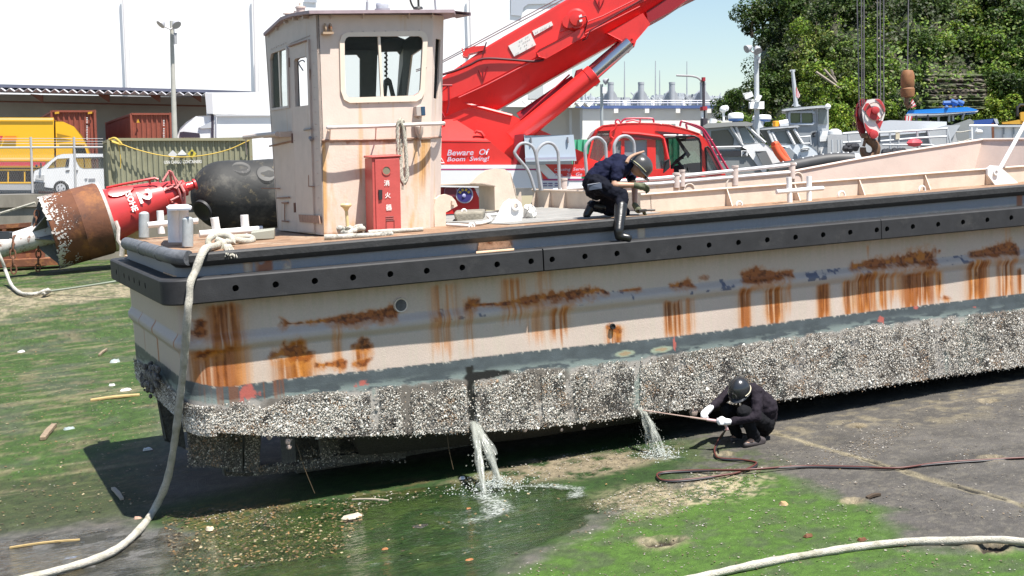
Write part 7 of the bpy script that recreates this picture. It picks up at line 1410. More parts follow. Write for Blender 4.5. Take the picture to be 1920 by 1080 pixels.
b = MB(); b.tube([hf(822, 160, D - .1), hf(848, 160, D - .1)], .02, 6); b.tube([hf(841, 161, D - .1), hf(842, 195, D - .1), hf(838, 213, D - .1)], .018, 6); b.tube([hf(828, 172, D - .1), hf(840, 162, D - .1)], .01, 5); b.tube(spline([hf(818, 209, D - .1), hf(828, 210, D - .1), hf(833, 220, D - .1)], 4), .02, 6); b.build('hand_rail', dred, CT)
for s_, y in (('Beware  Of', 285.5), ('Boom  Swing!', 299)): text('lettering', s_, mat('gothic_lettering', (.55, .52, .62), .5), CT, hf(878, y, D - .37), ER, UP, 11 * pm(D), bold=.015, shear=.25, width=78 * pm(D))
b = MB(); b.tube([hf(820, 286, D - .37), hf(833, 305, D - .37), hf(800, 305, D - .37)], .012, 5); b.build('warning_triangle', cwht, CT)
# carrier
sp('carrier_stripe', [(790, 309), (1022, 309), (1030, 316), (790, 316)], -.42, .3, cwht, CT, bev=0)
sp('magenta_line', [(790, 316.5), (1006, 316.5), (1006, 319), (790, 319)], -.42, .3, pur, CT, bev=0)
sp('carrier_side', [(790, 319.5), (1002, 319.5), (1008, 325), (1012, 352), (930, 352), (790, 350)], -.42, 1.2, cwht, CT)
sp('carrier_red_panel', [(1023, 308), (1130, 308), (1130, 331), (1046, 331)], -.41, .5, red, CT, bev=0)
sp('stripe_diagonal', [(1006, 309), (1022, 309), (1046, 331), (1090, 331), (1090, 335), (1030, 335), (1018, 325)], -.43, .3, cwht, CT, bev=0)
sp('carrier_red_wedge', [(1014, 321), (1028, 336), (1018, 336)], -.43, .3, red, CT, bev=0); sp('magenta_line', [(1018, 335.5), (1110, 335), (1110, 338), (1018, 338.5)], -.43, .3, pur, CT, bev=0)
sp('carrier_side', [(1012, 339), (1140, 339), (1140, 362), (1010, 362)], -.42, 1.2, cwht, CT)
for y in (343, 347.5):
    for x in (1018, 1028, 1040): b = MB(); slabp(b, [(x, y), (x + 8, y), (x + 8, y + 1.6), (x, y + 1.6)], D - .43, -.01); b.build('vent_slot', mat('vent_purple', (.12, .08, .22), .5), CT, smooth=0)
text('lettering', 'Crusing  Service', mat('gothic_lettering', (.55, .52, .62), .5), CT, hf(1071, 318, D - .43), ER, UP, 7 * pm(D), bold=.012, shear=.2, width=62 * pm(D)); text('lettering', 'No.  St.  Ge', mat('gothic_lettering', (.55, .52, .62), .5), CT, hf(1066, 327, D - .43), ER, UP, 6 * pm(D), bold=.012, shear=.2, width=50 * pm(D))
sp('lower_panel', [(790, 350), (888, 350), (905, 382), (910, 392), (905, 420), (790, 420)], -.3, 1.0, red, CT); sp('lower_white', [(888, 350), (912, 350), (914, 383), (903, 381)], -.31, .3, cwht, CT, bev=0); sp('dark_arch', [(790, 350), (888, 350), (893, 358), (840, 356), (826, 372), (825, 420), (790, 420)], -.31, .2, dred, CT, bev=0)
def emblem(px, py, r_, dk):
    c = hf(px, py, D - .36); b = MB(); b.lathe(c, -EF, [(0, r_), (.015, r_), (.016, .01)], 24); e = b.build('emblem', mat('emblem_ring%d' % dk, (.50, .48, .55) if not dk else (.30, .12, .16), .5), CT)
    b = MB(); b.lathe(c - EF * .016, -EF, [(0, r_ * .86), (.006, r_ * .86), (.007, .01)], 24); b.build('emblem_disc', mat('emblem_disc%d' % dk, (.045, .035, .17) if not dk else (.18, .03, .04), .5), e)
    if not dk:
        b = MB()
        for k in range(4): a = math.radians(150 - k * 40); q = c - EF * .024 + (ER * math.cos(a) + UP * math.sin(a)) * r_ * .58; b.box(q, (r_ * .26, .006, r_ * .30), np.array([ER * math.sin(a) - UP * math.cos(a), EF, ER * math.cos(a) + UP * math.sin(a)]))
        b.build('emblem_letters', mat('emblem_gold', (.62, .40, .05), .5), e, smooth=0); b = MB(); b.ball(c - EF * .025 - UP * r_ * .12, r_ * .3, 10, sc=(1, .2, .8)); b.build('emblem_figure', mat('emblem_pale', (.34, .33, .55), .5), e)
emblem(871, 365, .155, 0); emblem(845, 359, .12, 1)
tb = sp('tool_box', [(983, 254), (1074, 254), (1079, 300), (987, 302)], -.75, .5, mat('toolbox_blue_grey', (.50, .57, .64), .45), CT, bev=.015)
b = MB(); slabp(b, [(984, 296), (1079, 294), (1079, 298), (985, 300)], D - .77, -.02); b.build('lid_edge', mat('toolbox_edge', (.42, .42, .52), .4), tb, smooth=0)
for px in (995, 1064): b = MB(); b.tube([hf(px, 257, D - .77), hf(px + 1, 268, D - .77)], .016, 6); b.build('latch', mat('latch_grey', (.2, .2, .22), .4), tb)
sp('gap_plate', [(1078, 280), (1106, 292), (1112, 310), (1078, 310)], .3, .5, red, CT)
# cab
c4 = lambda L_: [(1080 + x / 6, 210 + y / 6) for x, y in L_]
out = c4([(110, 620), (150, 440), (190, 270), (240, 190), (300, 148), (480, 130), (560, 122), (720, 120), (900, 124), (1050, 138), (1250, 192), (1390, 240), (1440, 290), (1510, 380), (1680, 680), (1700, 1000), (110, 1000)])
w1 = c4([(230, 215), (400, 206), (380, 330), (330, 470), (260, 560), (150, 520), (190, 360)]); w2 = c4([(450, 330), (510, 320), (505, 520), (445, 520)]); w3 = c4([(545, 318), (800, 312), (802, 520), (545, 530)])
w4 = c4([(895, 300), (965, 312), (985, 400), (1005, 640), (900, 640)]); w5 = c4([(1000, 292), (1330, 272), (1380, 300), (1400, 360), (1412, 690), (1070, 690), (1048, 640)]); w6 = c4([(1455, 400), (1480, 388), (1510, 420), (1640, 670), (1475, 690)])
b = MB(); slabp(b, out, D - .2, .05, [w1, w2, w3, w4, w5, w6]); cab = b.build('cab', red, CT, smooth=0, bevel=.02)
oo = [hf(*p, D - .2) for p in out[:15]]
b = MB(); b.add([p for p in oo] + [p + EF * 1.9 for p in oo], [(i, i + 1, 15 + i + 1, 15 + i) for i in range(2, 11)]); o_ = b.build('cab_roof', red, cab, smooth=60); s_ = o_.modifiers.new('thick', 'SOLIDIFY'); s_.thickness = .04
kx = .93; xc, yc = 1240, 334; ob = [(xc + (x - xc) * 1.0, y) for x, y in out]
b = MB(); slabp(b, out, D + 1.65, .04, [c4([(170, 250), (520, 230), (520, 560), (170, 560)]), c4([(600, 300), (990, 300), (990, 660), (600, 660)]), c4([(1040, 290), (1380, 300), (1470, 420), (1600, 660), (1060, 660)])]); b.build('far_side', dred, cab, smooth=0); b = MB(); slabp(b, c4([(170, 250), (1380, 280), (1600, 660), (170, 660)]), D + 1.72, .01); b.build('far_glass', glass('crane_far_glass', (.05, .12, .09), .55), cab, smooth=0)
for nm_, w_, tint, op in (('window', w1, (.20, .08, .09), .55), ('window', w2, (.30, .35, .40), .5), ('window', w3, (.35, .42, .48), .55), ('window', w4, (.16, .22, .24), .5), ('window', w6, (.25, .30, .32), .35)):
    b = MB(); slabp(b, w_, D - .17, .01); b.build(nm_, glass('crane_glass%.2f%.2f' % (tint[0], op), tint, op), cab, smooth=0)
b = MB(); b.tube([hf(*p, D - .21) for p in w5 + w5[:1]], .022, 6); b.tube([hf(*p, D - .21) for p in w6 + w6[:1]], .016, 6); slabp(b, c4([(1125, 300), (1150, 290), (1290, 480), (1260, 520)]), D + 1.4, .05); slabp(b, c4([(1160, 300), (1400, 290), (1400, 320), (1180, 330)]), D + 1.5, .05); b.each('window_seal', mat('seal_black', (.02, .02, .022), .5), cab)
b = MB(); slabp(b, c4([(1280, 600), (1410, 590), (1410, 720), (1270, 720)]), D + .6, .5); slabp(b, c4([(560, 460), (700, 440), (720, 700), (560, 700)]), D + .7, .5); slabp(b, c4([(720, 360), (800, 350), (800, 460), (730, 470)]), D + .6, .4); slabp(b, c4([(1040, 640), (1290, 600), (1290, 720), (1040, 720)]), D + .9, .4); b.build('seats', mat('interior_dark', (.03, .035, .04), .7), cab, smooth=0, bevel=.05)
b = MB(); c = hf(1270, 302, D + .7); q = (ER * .75 + UP * .65); w_ = EF; b.tube([c + q * .22 * math.cos(z) + w_ * .2 * math.sin(z) for z in np.linspace(0, 6.283, 20)], .018, 7); b.tube([c, c + ER * .2 - UP * .25], .03, 7); b.tube([hf(1258, 318, D + .4), hf(1268, 300, D + .4), hf(1282, 296, D + .4)], .02, 6); b.build('steering_wheel', mat('interior_dark', (.03, .035, .04), .6), cab)
sp('door_visor', c4([(520, 232), (700, 240), (960, 275), (985, 300), (990, 330), (960, 312), (540, 300)]), -.24, .03, mat('visor_red', (.18, .01, .03), .2), cab, bev=.005)
b = MB(); b.tube([hf(*p, D - .23) for p in c4([(520, 235), (700, 245), (940, 275), (985, 300), (1040, 560), (1045, 640)])], .03, 8); b.build('door_frame', red, cab)
sp('roof_gutter', c4([(890, 215), (960, 218), (1330, 262), (1330, 275), (980, 262)]), -.22, .04, mat('gutter_dark', (.08, .02, .025), .4), cab, bev=.004)
b = MB(); b.tube([hf(*p, D - .25) for p in c4([(985, 262), (1290, 262)])], .015, 6); b.build('wiper_bar', mat('bar_pale', (.6, .58, .58), .3), cab)
mm = sp('mirror', c4([(1010, 560), (1040, 545), (1045, 620), (1000, 660)]), -.5, .08, mat('seal_black', (.02, .02, .022), .5), cab, bev=.02)
rl = mat('rail_deep_red', (.38, .02, .06), .4); b = MB(); b.tube(spline([hf(*p, D - .1) for p in c4([(500, 125), (540, 85), (600, 72), (840, 72), (870, 90), (875, 120)])], 4), .018, 6); b.tube([hf(*p, D + .1) for p in c4([(560, 110), (640, 90), (720, 112)])], .016, 6); b.tube([hf(*p, D - .1) for p in c4([(720, 74), (722, 118)])], .014, 6); b.tube(spline([hf(*p, D - .1) for p in c4([(440, 130), (450, 95), (480, 90), (505, 125)])], 4), .014, 6); b.build('roof_rail', rl, cab)
b = MB(); b.tube(spline([hf(*p, D - .25) for p in c4([(455, 120), (440, 180), (395, 220), (385, 270), (420, 300)])], 4), .02, 6); b.build('hose', red, cab)
b = MB(); P1, P2 = c4([(1170, 160), (1180, 118), (1210, 108), (1400, 170), (1500, 290), (1720, 660)]), c4([(1250, 190), (1250, 130), (1420, 200), (1440, 240), (1640, 640)])
b.tube(spline([hf(*p, D - .3) for p in P1], 4), .02, 7); b.tube(spline([hf(*p, D - .3) for p in P2], 4), .018, 7)
for k in range(4): b.tube([hf(1328 + k * 8, 262 + k * 14, D - .3), hf(1336 + k * 8, 262 + k * 14, D - .3)], .014, 6)
b.build('ladder', rl, cab)
sp('cab_lower', [(1130, 322), (1262, 318), (1262, 420), (1130, 420)], -.28, .3, red, CT)
for px in (840, 960, 1080, 1200, 1320): wheel(CT, px, 334 + 1.6 / pm(D), .55 / pm(D), D - .35, .35, (.5, .5, .5))
# ---- hook block and overhaul ball hanging from the boom tip
D = 25.5; HB = thing('hook_block', 'red and white striped crane hook block hanging on wire ropes above the bow', 'hook block', hf(1635, 298, D))
k = lambda L_: [(1580 + x * 340 / 1920, 170 + y * 340 / 1920) for x, y in L_]
wire = mat('wire_rope', (.14, .13, .14), .5); hbr = mat('hook_red', (.50, .045, .05), .45, spots=[((.25, .10, .05), 4, .68, .08)]); hbw = mat('hook_white', (.75, .72, .68), .45, spots=[((.35, .2, .1), 4, .7, .08)])
sp2 = lambda name, pts, d0, dep, m, par, bev=.012: MB().slab(pg(pts, D + d0), EF * dep).build(name, m, par, smooth=0, bevel=bev)
h8 = lambda L_: [(1590 + x * 140 / 819, 170 + y * 140 / 819) for x, y in L_]
sp2('cheek_plate', h8([(160, 200), (195, 140), (220, 98), (270, 92), (345, 92), (380, 125), (408, 190), (405, 260), (380, 340), (345, 440), (330, 510), (300, 520), (245, 520), (225, 490), (190, 400), (165, 300), (155, 230)]), 0, .05, hbw, HB)
sp2('rear_cheek', k([(150, 180), (180, 110), (215, 90), (260, 90), (240, 440), (250, 500), (210, 495), (160, 400), (140, 250)]), .2, .06, dred, HB)
b = MB()
for (d_, r_) in ((.06, .36), (.16, .36), (.26, .36)): b.lathe(hf(1633, 212, D + d_), EF, [(0, .23), (.02, .2), (.06, .2), (.08, .23)], 28)
b.build('sheave', mat('sheave_dark', (.10, .04, .04), .5), HB)
h9 = lambda L_: [(1590 + x * 140 / 819, 170 + y * 140 / 819) for x, y in L_]
for pts in ([(165, 200), (195, 140), (225, 135), (350, 300), (330, 320), (290, 328), (240, 300), (205, 250)], [(300, 95), (345, 92), (375, 125), (405, 190), (405, 235), (380, 200), (345, 130)], [(180, 350), (240, 415), (290, 430), (320, 470), (318, 500), (285, 515), (250, 520), (235, 500), (195, 420)], [(320, 320), (385, 335), (350, 415), (305, 345)]): sp2('red_stripe', h9(pts), -.012, .012, hbr, HB, 0)
b = MB(); c = hf(1640, 209, D - .02); b.lathe(c, -EF, [(0, .175), (.016, .175), (.016, .163), (0, .163)], 28, cap=False); b.build('cheek_ring', mat('ring_dark', (.20, .10, .08), .5), HB); b = MB(); b.lathe(hf(1641, 207, D - .02), -EF, [(0, .075), (.05, .07), (.06, .03)], 16); b.lathe(hf(1638, 252, D - .02), -EF, [(0, .085), (.05, .08), (.06, .03)], 16); b.each('pin', hbr, HB)
hk = mat('hook_steel', (.16, .085, .045), .55, var=.3, vscale=8); b = MB(); b.tube(spline([hf(*p, D + .15) for p in k([(255, 490), (290, 530), (330, 560), (355, 610), (340, 670), (290, 695), (235, 680), (215, 640), (215, 600)])], 5), [.085 - .0012 * max(0, i - 18) for i in range(41)], 12); b.tube([hf(*p, D + .1) for p in k([(250, 450), (255, 500)])], .10, 10); b.tube([hf(*p, D + .1) for p in k([(240, 520), (222, 590)])], .03, 6); b.build('hook', hk, HB)
b = MB()
for (x0, x1) in ((1606, 1611), (1615, 1616), (1620, 1620), (1645, 1645), (1650, 1651), (1657, 1657)): b.tube([hf(x0, -60, D + .1 + (x0 % 3) * .1), hf(x1, 200, D + .1 + (x0 % 3) * .1)], .011, 5)
b.build('hoist_rope', wire, HB)
b = MB(); slabp(b, k([(385, 460), (400, 480), (398, 548), (382, 540)]), D, .05); b.build('latch', mat('seal_black', (.02, .02, .022), .5), HB, smooth=0)
OB = thing('overhaul_ball', 'brown rusty weight hanging on a single wire right of the hook block', 'weight', hf(1702, 190, D)); b = MB(); pxm = pm(D)
b.lathe(hf(1701.5, 183, D), UP, [(0, 5 * pxm), (2 * pxm, 12 * pxm), (8 * pxm, 13 * pxm), (16 * pxm, 13 * pxm), (18 * pxm, 11.5 * pxm), (20 * pxm, 11.5 * pxm), (22 * pxm, 12.5 * pxm), (40 * pxm, 12.5 * pxm), (46 * pxm, 11 * pxm), (50 * pxm, 9 * pxm), (51 * pxm, 3 * pxm)], 28); b.build('weight', mat('weight_rust', (.27, .12, .05), .7, var=.35, vscale=5, spots=[((.42, .28, .18), 3, .6, .1), ((.10, .05, .03), 5, .6, .1)]), OB)
b = MB(); b.tube([hf(1704, -60, D), hf(1701.5, 132, D)], .011, 6); b.build('hoist_rope', wire, OB); b = MB(); b.tube([hf(1701, 183, D), hf(1699, 193, D), hf(1703, 200, D), hf(1708, 195, D)], .05, 8); b.build('hook', hk, OB)
# ================================================================ BOATS ON THE HARD
gb = mat('boat_grey', (.27, .29, .31), .45, var=.06, vscale=2); gl_ = mat('boat_light_grey', (.44, .46, .48), .45, var=.06, vscale=2); bw = mat('boat_white', (.78, .78, .77), .35); dk = mat('boat_window', (.06, .075, .085), .08); blk2 = mat('boat_black', (.025, .025, .03), .5)
def sl(name, pts, D, dep, m, par, holes=(), bev=.015, sm=0): b = MB(); slabp(b, pts, D, dep, holes); return b.build(name, m, par, smooth=sm, bevel=bev)
def boat_base(par, px0, px1, D, y): # cradle that carries a boat
    b = MB()
    for px in (px0 + 12, px1 - 12): a = hf(px, y, D + .8); b.bb((a[0] - .1, a[1] - .1, ZQ if D < 52 else ZY - .2), (a[0] + .1, a[1] + .1, a[2]))
    b.build('trailer', gb, par, smooth=0)
q7 = lambda L_: [(1240 + x / 4, 150 + y / 4) for x, y in L_]
facing(1330)
D = 42.
T = root('patrol_boat', 'grey patrol boat with a white bow and dark band right behind the red cab', 'boat', 1400, D, ZQ)
sl('hull', q7([(300, 530), (700, 530), (720, 560), (790, 700), (760, 720), (300, 790)]), D, 2.2, mat('boat_mid_grey', (.22, .23, .23), .5, var=.15, vscale=1), T)
sl('dark_band', q7([(430, 535), (620, 530), (660, 572), (440, 572)]), D - .04, .06, blk2, T, bev=0)
b = MB(); slabp(b, q7([(600, 528), (648, 528), (648, 570), (600, 572)]), D - .06, .02); bd = b.build('badge', bw, T, smooth=0); b = MB(); slabp(b, q7([(608, 534), (640, 534), (640, 545), (622, 562), (640, 562), (640, 567), (606, 567), (606, 560), (628, 541), (608, 541)]), D - .08, .015); b.build('badge_mark', blk2, bd, smooth=0)
sl('foredeck', q7([(610, 480), (760, 476), (800, 490), (830, 520), (960, 620), (900, 650), (760, 690), (660, 560), (640, 520), (600, 500)]), D - .05, 2.2, bw, T); sl('hatch', q7([(712, 538), (782, 538), (828, 628), (765, 636)]), D - .12, .06, mat('hatch_grey', (.16, .17, .175), .5), T, bev=.03)
sl('cabin', q7([(320, 340), (540, 330), (600, 480), (590, 530), (330, 530)]), D, 2., gb, T, [q7([(370, 380), (500, 372), (545, 440), (540, 490), (370, 500)])]); sl('window', q7([(370, 380), (500, 372), (545, 440), (540, 490), (370, 500)]), D + .05, .03, dk, T)
sl('windscreen', q7([(560, 350), (620, 340), (710, 470), (600, 478)]), D + .1, .05, gl_, T); sl('window', q7([(575, 365), (625, 355), (700, 465), (610, 472)]), D + .04, .04, mat('glass_bluish', (.13, .18, .22), .08), T); sl('window', q7([(645, 350), (680, 345), (765, 465), (730, 470)]), D + .25, .05, dk, T)
b = MB()
for L_ in ([(520, 350), (610, 490)], [(640, 345), (780, 470)], [(560, 350), (600, 470)]): b.tube([hf(*p, D - .05) for p in q7(L_)], .045, 6)
b.tube([hf(*p, D - .05) for p in q7([(330, 505), (600, 500)])], .03, 6); b.build('cabin_frame', mat('boat_alu', (.55, .55, .55), .4), T)
sl('cabin_roof', q7([(310, 345), (345, 325), (500, 318), (640, 312), (690, 325), (650, 345), (540, 345), (330, 362)]), D - .15, 2.4, mat('roof_grey', (.28, .28, .27), .5), T)
def dome(par, px, py, w_, h_, D): 
    b = MB(); b.lathe(hf(px, py, D), UP, [(-h_ * .5 * pm(D), w_ * .4 * pm(D)), (-h_ * .45 * pm(D), w_ * .46 * pm(D)), (-h_ * .2 * pm(D), w_ * .48 * pm(D))], 24); b.cur = 1; b.lathe(hf(px, py, D), UP, [(-h_ * .2 * pm(D), w_ * .5 * pm(D)), (h_ * .2 * pm(D), w_ * .5 * pm(D)), (h_ * .42 * pm(D), w_ * .42 * pm(D)), (h_ * .5 * pm(D), w_ * .1 * pm(D))], 24); b.cur = 0; b.lathe(hf(px, py + h_ * .8, D), UP, [(0, .1), (h_ * .4 * pm(D), .1)], 10); return b.build('radar_dome', [mat('dome_blue', (.06, .14, .36), .4), bw], par)
dome(T, 1379.5, 219, 29, 16, D + .8); b = MB(); b.ball(hf(1356, 205, D + .8), .12, 10); b.ball(hf(1361, 203, D + .8), .1, 10); b.tube([hf(1357, 228, D + .8), hf(1356, 205, D + .8)], .04, 6); b.build('search_light', bw, T)
b = MB(); b.tube([hf(1336, 232, D + .6), hf(1338, 223, D + .6)], .12, 10); b.build('horn', bw, T); boat_base(T, 1330, 1460, D, 330)
b = MB(); b.tube(spline([hf(1452, 273, 41.2), hf(1458, 285, 41.2), hf(1466, 296, 41.2), hf(1474, 304, 41.2)], 4), .12, 12); b.tube(spline([hf(1456, 271, 41.3), hf(1466, 284, 41.3), hf(1478, 303, 41.3)], 4), .10, 12); b.tube([hf(1450, 272, 41.2), hf(1457, 270, 41.3)], .1, 10); b.tube([hf(1473, 305, 41.2), hf(1479, 303, 41.3)], .1, 10); tag(b.build('life_ring', mat('ring_orange', (.72, .10, .035), .5), smooth=60), 'orange life ring hanging at the white bow between the two patrol boats', 'life ring')
facing(1420)
D = 50.; c5 = lambda L_: [(1380 + x * 220 / 1828, 200 + y * 220 / 1828) for x, y in L_]
T = root('patrol_boat', 'grey and white patrol boat whose cabin has three slanted windows, second from the cab', 'boat', 1470, D, ZQ)
sl('cabin', c5([(340, 350), (930, 300), (1060, 600), (700, 640), (560, 600)]), D, 2., gb, T, [c5([(590, 385), (780, 375), (880, 570), (680, 575)])]); sl('window', c5([(590, 385), (780, 375), (880, 570), (680, 575)]), D + .04, .03, mat('glass_bluish', (.13, .18, .22), .08), T)
sl('window', c5([(390, 390), (470, 385), (570, 600), (500, 600)]), D - .03, .03, dk, T); sl('window', c5([(840, 360), (900, 365), (1000, 560), (940, 570)]), D - .03, .03, dk, T)
b = MB()
for L_ in ([(555, 400), (650, 590)], [(800, 380), (910, 590)], [(900, 350), (1040, 580)], [(500, 370), (590, 590)]): b.tube([hf(*p, D - .06) for p in c5(L_)], .055, 6)
b.build('cabin_frame', bw, T)
sl('cabin_roof', c5([(330, 345), (420, 320), (960, 295), (980, 310), (700, 335), (400, 355)]), D - .15, 2.4, gl_, T); sl('foredeck', c5([(640, 590), (1050, 590), (1180, 620), (1260, 690), (1290, 790), (960, 840), (940, 740), (830, 650)]), D - .05, 2.2, mat('deck_bluish_white', (.66, .70, .74), .4), T); sl('hull', c5([(700, 640), (830, 645), (945, 750), (960, 870), (800, 900)]), D - .08, 2.2, gb, T)
b = MB(); b.tube(spline([hf(*p, D - .1) for p in c5([(1000, 680), (1030, 655), (1120, 645), (1130, 665), (1010, 690)])], 4), .03, 6); slabp(b, c5([(1000, 750), (1012, 750), (1012, 830), (1000, 830)]), D - .08, -.03); b.ball(hf(*c5([(1035, 800)])[0], D - .08), .05, 6); b.build('deck_fitting', gb, T)
b = MB(); b.tube([hf(*p, D - .3) for p in c5([(1000, 475), (1155, 460), (1165, 600)])], .035, 6); b.tube([hf(*p, D - .3) for p in c5([(1050, 575), (1160, 570)])], .03, 6); b.build('bow_rail', gl_, T)
dome(T, 1428.5, 221.5, 35, 13, D + .8); b = MB(); b.box(hf(1420, 234, D + .6), (.35, .3, .3)); b.ball(hf(1454, 233, D + .6), .13, 8); b.each('roof_gear', gl_, T); b = MB(); b.box(hf(1455, 233, D + .4), (.2, .2, .25)); b.build('beacon', mat('beacon_amber', (.75, .33, .02), .4), T, smooth=0, bevel=.03); b = MB(); b.tube([hf(1461, 233, D + .4), hf(1477, 230, D + .4)], .14, 10); b.build('search_light', bw, T); boat_base(T, 1440, 1530, D, 310)
facing(1465)
D = 60.
T = root('workboat', 'grey workboat with a tall square wheelhouse, mast and small flag', 'boat', 1512, D, ZQ)
wins = [c5([(840, 100), (1000, 85), (1000, 245), (850, 265)]), c5([(1025, 82), (1190, 65), (1200, 255), (1030, 265)])]
sl('wheelhouse', c5([(770, 40), (1260, 15), (1290, 900), (1000, 900), (940, 560), (800, 280)]), D, 2.4, gb, T, wins); sl('wheelhouse_front', c5([(1262, 15), (1435, 5), (1450, 900), (1292, 900)]), D - .02, 2.0, gl_, T)
for w_ in wins: sl('window', w_, D + .05, .03, mat('glass_green', (.07, .11, .06), .08), T)
b = MB(); b.tube([hf(*p, D - .05) for p in c5(rrect(830, 80, 1210, 275, 30))] , .06, 6); b.build('window_frame', mat('frame_bluegrey', (.40, .44, .50), .5), T); sl('window', c5([(1285, 45), (1410, 40), (1420, 260), (1290, 265)]), D - .08, .03, mat('glass_grey', (.13, .16, .17), .1), T)
for L_ in ([(1305, 380), (1425, 375), (1430, 530), (1310, 540)], [(1318, 640), (1440, 630), (1445, 770), (1325, 775)]): sl('sign_board', c5(L_), D - .1, .04, bw, T, bev=.01)
sl('roof', c5([(715, 45), (790, 20), (1330, -15), (1450, -10), (1440, 10), (1270, 18), (770, 62), (720, 62)]), D - .3, 3.0, gl_, T); b = MB(); b.tube([hf(*p, D - .1) for p in c5([(1210, 400), (1225, 430)])], .1, 8); b.tube([hf(*p, D - .1) for p in c5([(1215, 450), (1215, 470)])], .06, 8); b.build('fitting', blk2, T)
b = MB(); b.tube([hf(1493, 200, D + 1), hf(1489, 160, D + 1), hf(1486, 132, D + 1)], [.10, .09, .07], 8); slabp(b, [(1481, 131), (1491, 130), (1491, 134), (1481, 134)], D + 1, .2); slabp(b, [(1485, 198), (1490, 190), (1502, 199)], D + 1, .2); b.build('mast', gl_, T)
b = MB()
for k in range(6): slabp(b, [(1493 + k * 1.1, 163 + k * 2.2), (1494.5 + k * 1.1, 165 + k * 2.4), (1494 + k * 1.1, 184 - abs(3 - k) * 1.0), (1492.5 + k * 1.1, 184 - abs(3 - k))], D + .9, .03); b.cur = 1 - b.cur
b.build('flag', [mat('flag_red', (.55, .08, .09), .7), mat('flag_white', (.7, .68, .68), .7)], T, smooth=0); b = MB(); b.ball(hf(1552, 200, D - .4), .14, 8); b.build('lamp', bw, T)
boat_base(T, 1500, 1545, D, 300)
facing(1560)
T = root('landing_craft', 'long pale grey flat vessel with open tube railings behind the hook block', 'boat', 1650, 57, ZQ); D = 57.
c6 = lambda L_: [(1580 + x * 340 / 1920, 170 + y * 340 / 1920) for x, y in L_]
sl('hull', [(1552, 252), (1600, 246), (1700, 243), (1745, 240), (1790, 238), (1800, 290), (1700, 300), (1552, 310)], D + 1, 3, mat('vessel_grey', (.40, .41, .42), .5, var=.1, vscale=1.5), T); sl('side_panel', c6([(400, 325), (500, 315), (1100, 330), (1100, 400), (900, 440), (400, 480)]), D + .9, .4, mat('vessel_pale', (.55, .57, .60), .5), T); sl('deck_box', c6([(905, 420), (1100, 370), (1240, 370), (1100, 580), (950, 590)]), D - .2, 1.2, gl_, T)
b = MB()
for L_ in ([(0, 455), (200, 445), (480, 440), (900, 415), (1110, 400)], [(400, 535), (800, 500), (1100, 485)], [(420, 575), (940, 575), (1000, 600)], [(0, 550), (190, 540)]): b.tube([hf(*p, D - .5) for p in c6(L_)], .05, 6)
for L_ in ([(500, 440), (505, 690)], [(595, 430), (590, 660)], [(790, 420), (795, 640)], [(900, 415), (935, 590)], [(1105, 400), (1110, 575)], [(1110, 420), (1150, 590)], [(60, 460), (60, 540)]): b.tube([hf(*p, D - .5) for p in c6(L_)], .045, 6)
b.build('railing', gl_, T); sl('post_box', c6([(565, 450), (600, 450), (600, 510), (565, 512)]), D - .6, .2, mat('box_cream', (.62, .55, .40), .5), T)
rr = random.Random(6); b = MB()
for k in range(26): x = 20 + rr.random() * 150 if k < 16 else 440 + rr.random() * 280; b.ball(hf(*c6([(x, (580 if k < 16 else 640) + rr.random() * 40)])[0], D - .7), .08 + .10 * rr.random(), 7)
b.each('engine_part', blk2, T); b = MB(); b.ball(hf(*c6([(760, 553)])[0], D - .8), .25, 8, sc=(1.6, 1, .7)); b.build('fuel_can', mat('can_red', (.6, .06, .08), .5), T); b = MB(); b.lathe(hf(1565, 248, D), UP, [(-.1, .3), (.05, .28), (.14, .12)], 14); b.build('vent', bw, T)
for px in (1560, 1571, 1577): b = MB(); b.tube([hf(px, 262, D - .6), hf(px + 1, 290, D - .6)], .04, 6); b.build('stanchion', gl_, T)
D = 31.
T = root('inflatable_tube', 'thick black inflatable collar with a grey end cap above the far bulwark', 'inflatable', 1550, D, ZQ)
b = MB(); P = spline([hf(1440, 322, D), hf(1495, 311, D), hf(1550, 301, D), hf(1585, 299, D), hf(1602, 300, D)], 6); b.tube(P, .165, 18); b.build('tube', mat('hypalon_black', (.045, .045, .047), .55, var=.2, vscale=4), T)
b = MB(); b.lathe(hf(1600, 300, D), hf(1602, 300, D) - hf(1590, 299, D), [(0, .168), (.12, .16), (.16, .02)], 18); b.build('end_cap', gl_, T)
for k in range(9): b = MB(); c = P[3 + k * 2] + UP * .155 - EF * .06; b.ball(c, .022, 6); b.build('grommet', bw, T)
b = MB(); b.bb(A(*hf(1545, 305, D + .2)[:2], ZQ) - A(.2, .2, 0), A(*hf(1545, 305, D + .2)) + A(.2, .2, 0)); b.build('stand', gb, T, smooth=0)
facing(1700)
D = 66.
T = root('canopy_boat', 'grey boat under a bright blue canopy with two small flags', 'boat', 1770, D, ZY)
sl('canopy', c6([(675, 250), (700, 208), (1090, 185), (1320, 172), (1420, 200), (1435, 212), (1400, 228), (1000, 252), (690, 262)]), D, 2.4, mat('canopy_blue', (.01, .20, .62), .5), T, bev=.03); sl('canopy_edge', c6([(668, 252), (690, 246), (1000, 238), (1400, 214), (1435, 208), (1430, 222), (1000, 256), (690, 265)]), D - .05, 2.5, gl_, T)
for L_ in ([(685, 262), (690, 560)], [(778, 262), (785, 500)], [(900, 255), (905, 400)]): b = MB(); b.tube([hf(*p, D - .02) for p in c6(L_)], .06, 6); b.build('canopy_post', blk2, T)
for L_ in ([(1015, 252), (1015, 370)], [(1130, 250), (1125, 330)], [(1165, 245), (1170, 320)], [(1285, 235), (1265, 310)]): b = MB(); b.tube([hf(*p, D + .4) for p in c6(L_)], .06, 6); b.build('canopy_post', gl_, T)
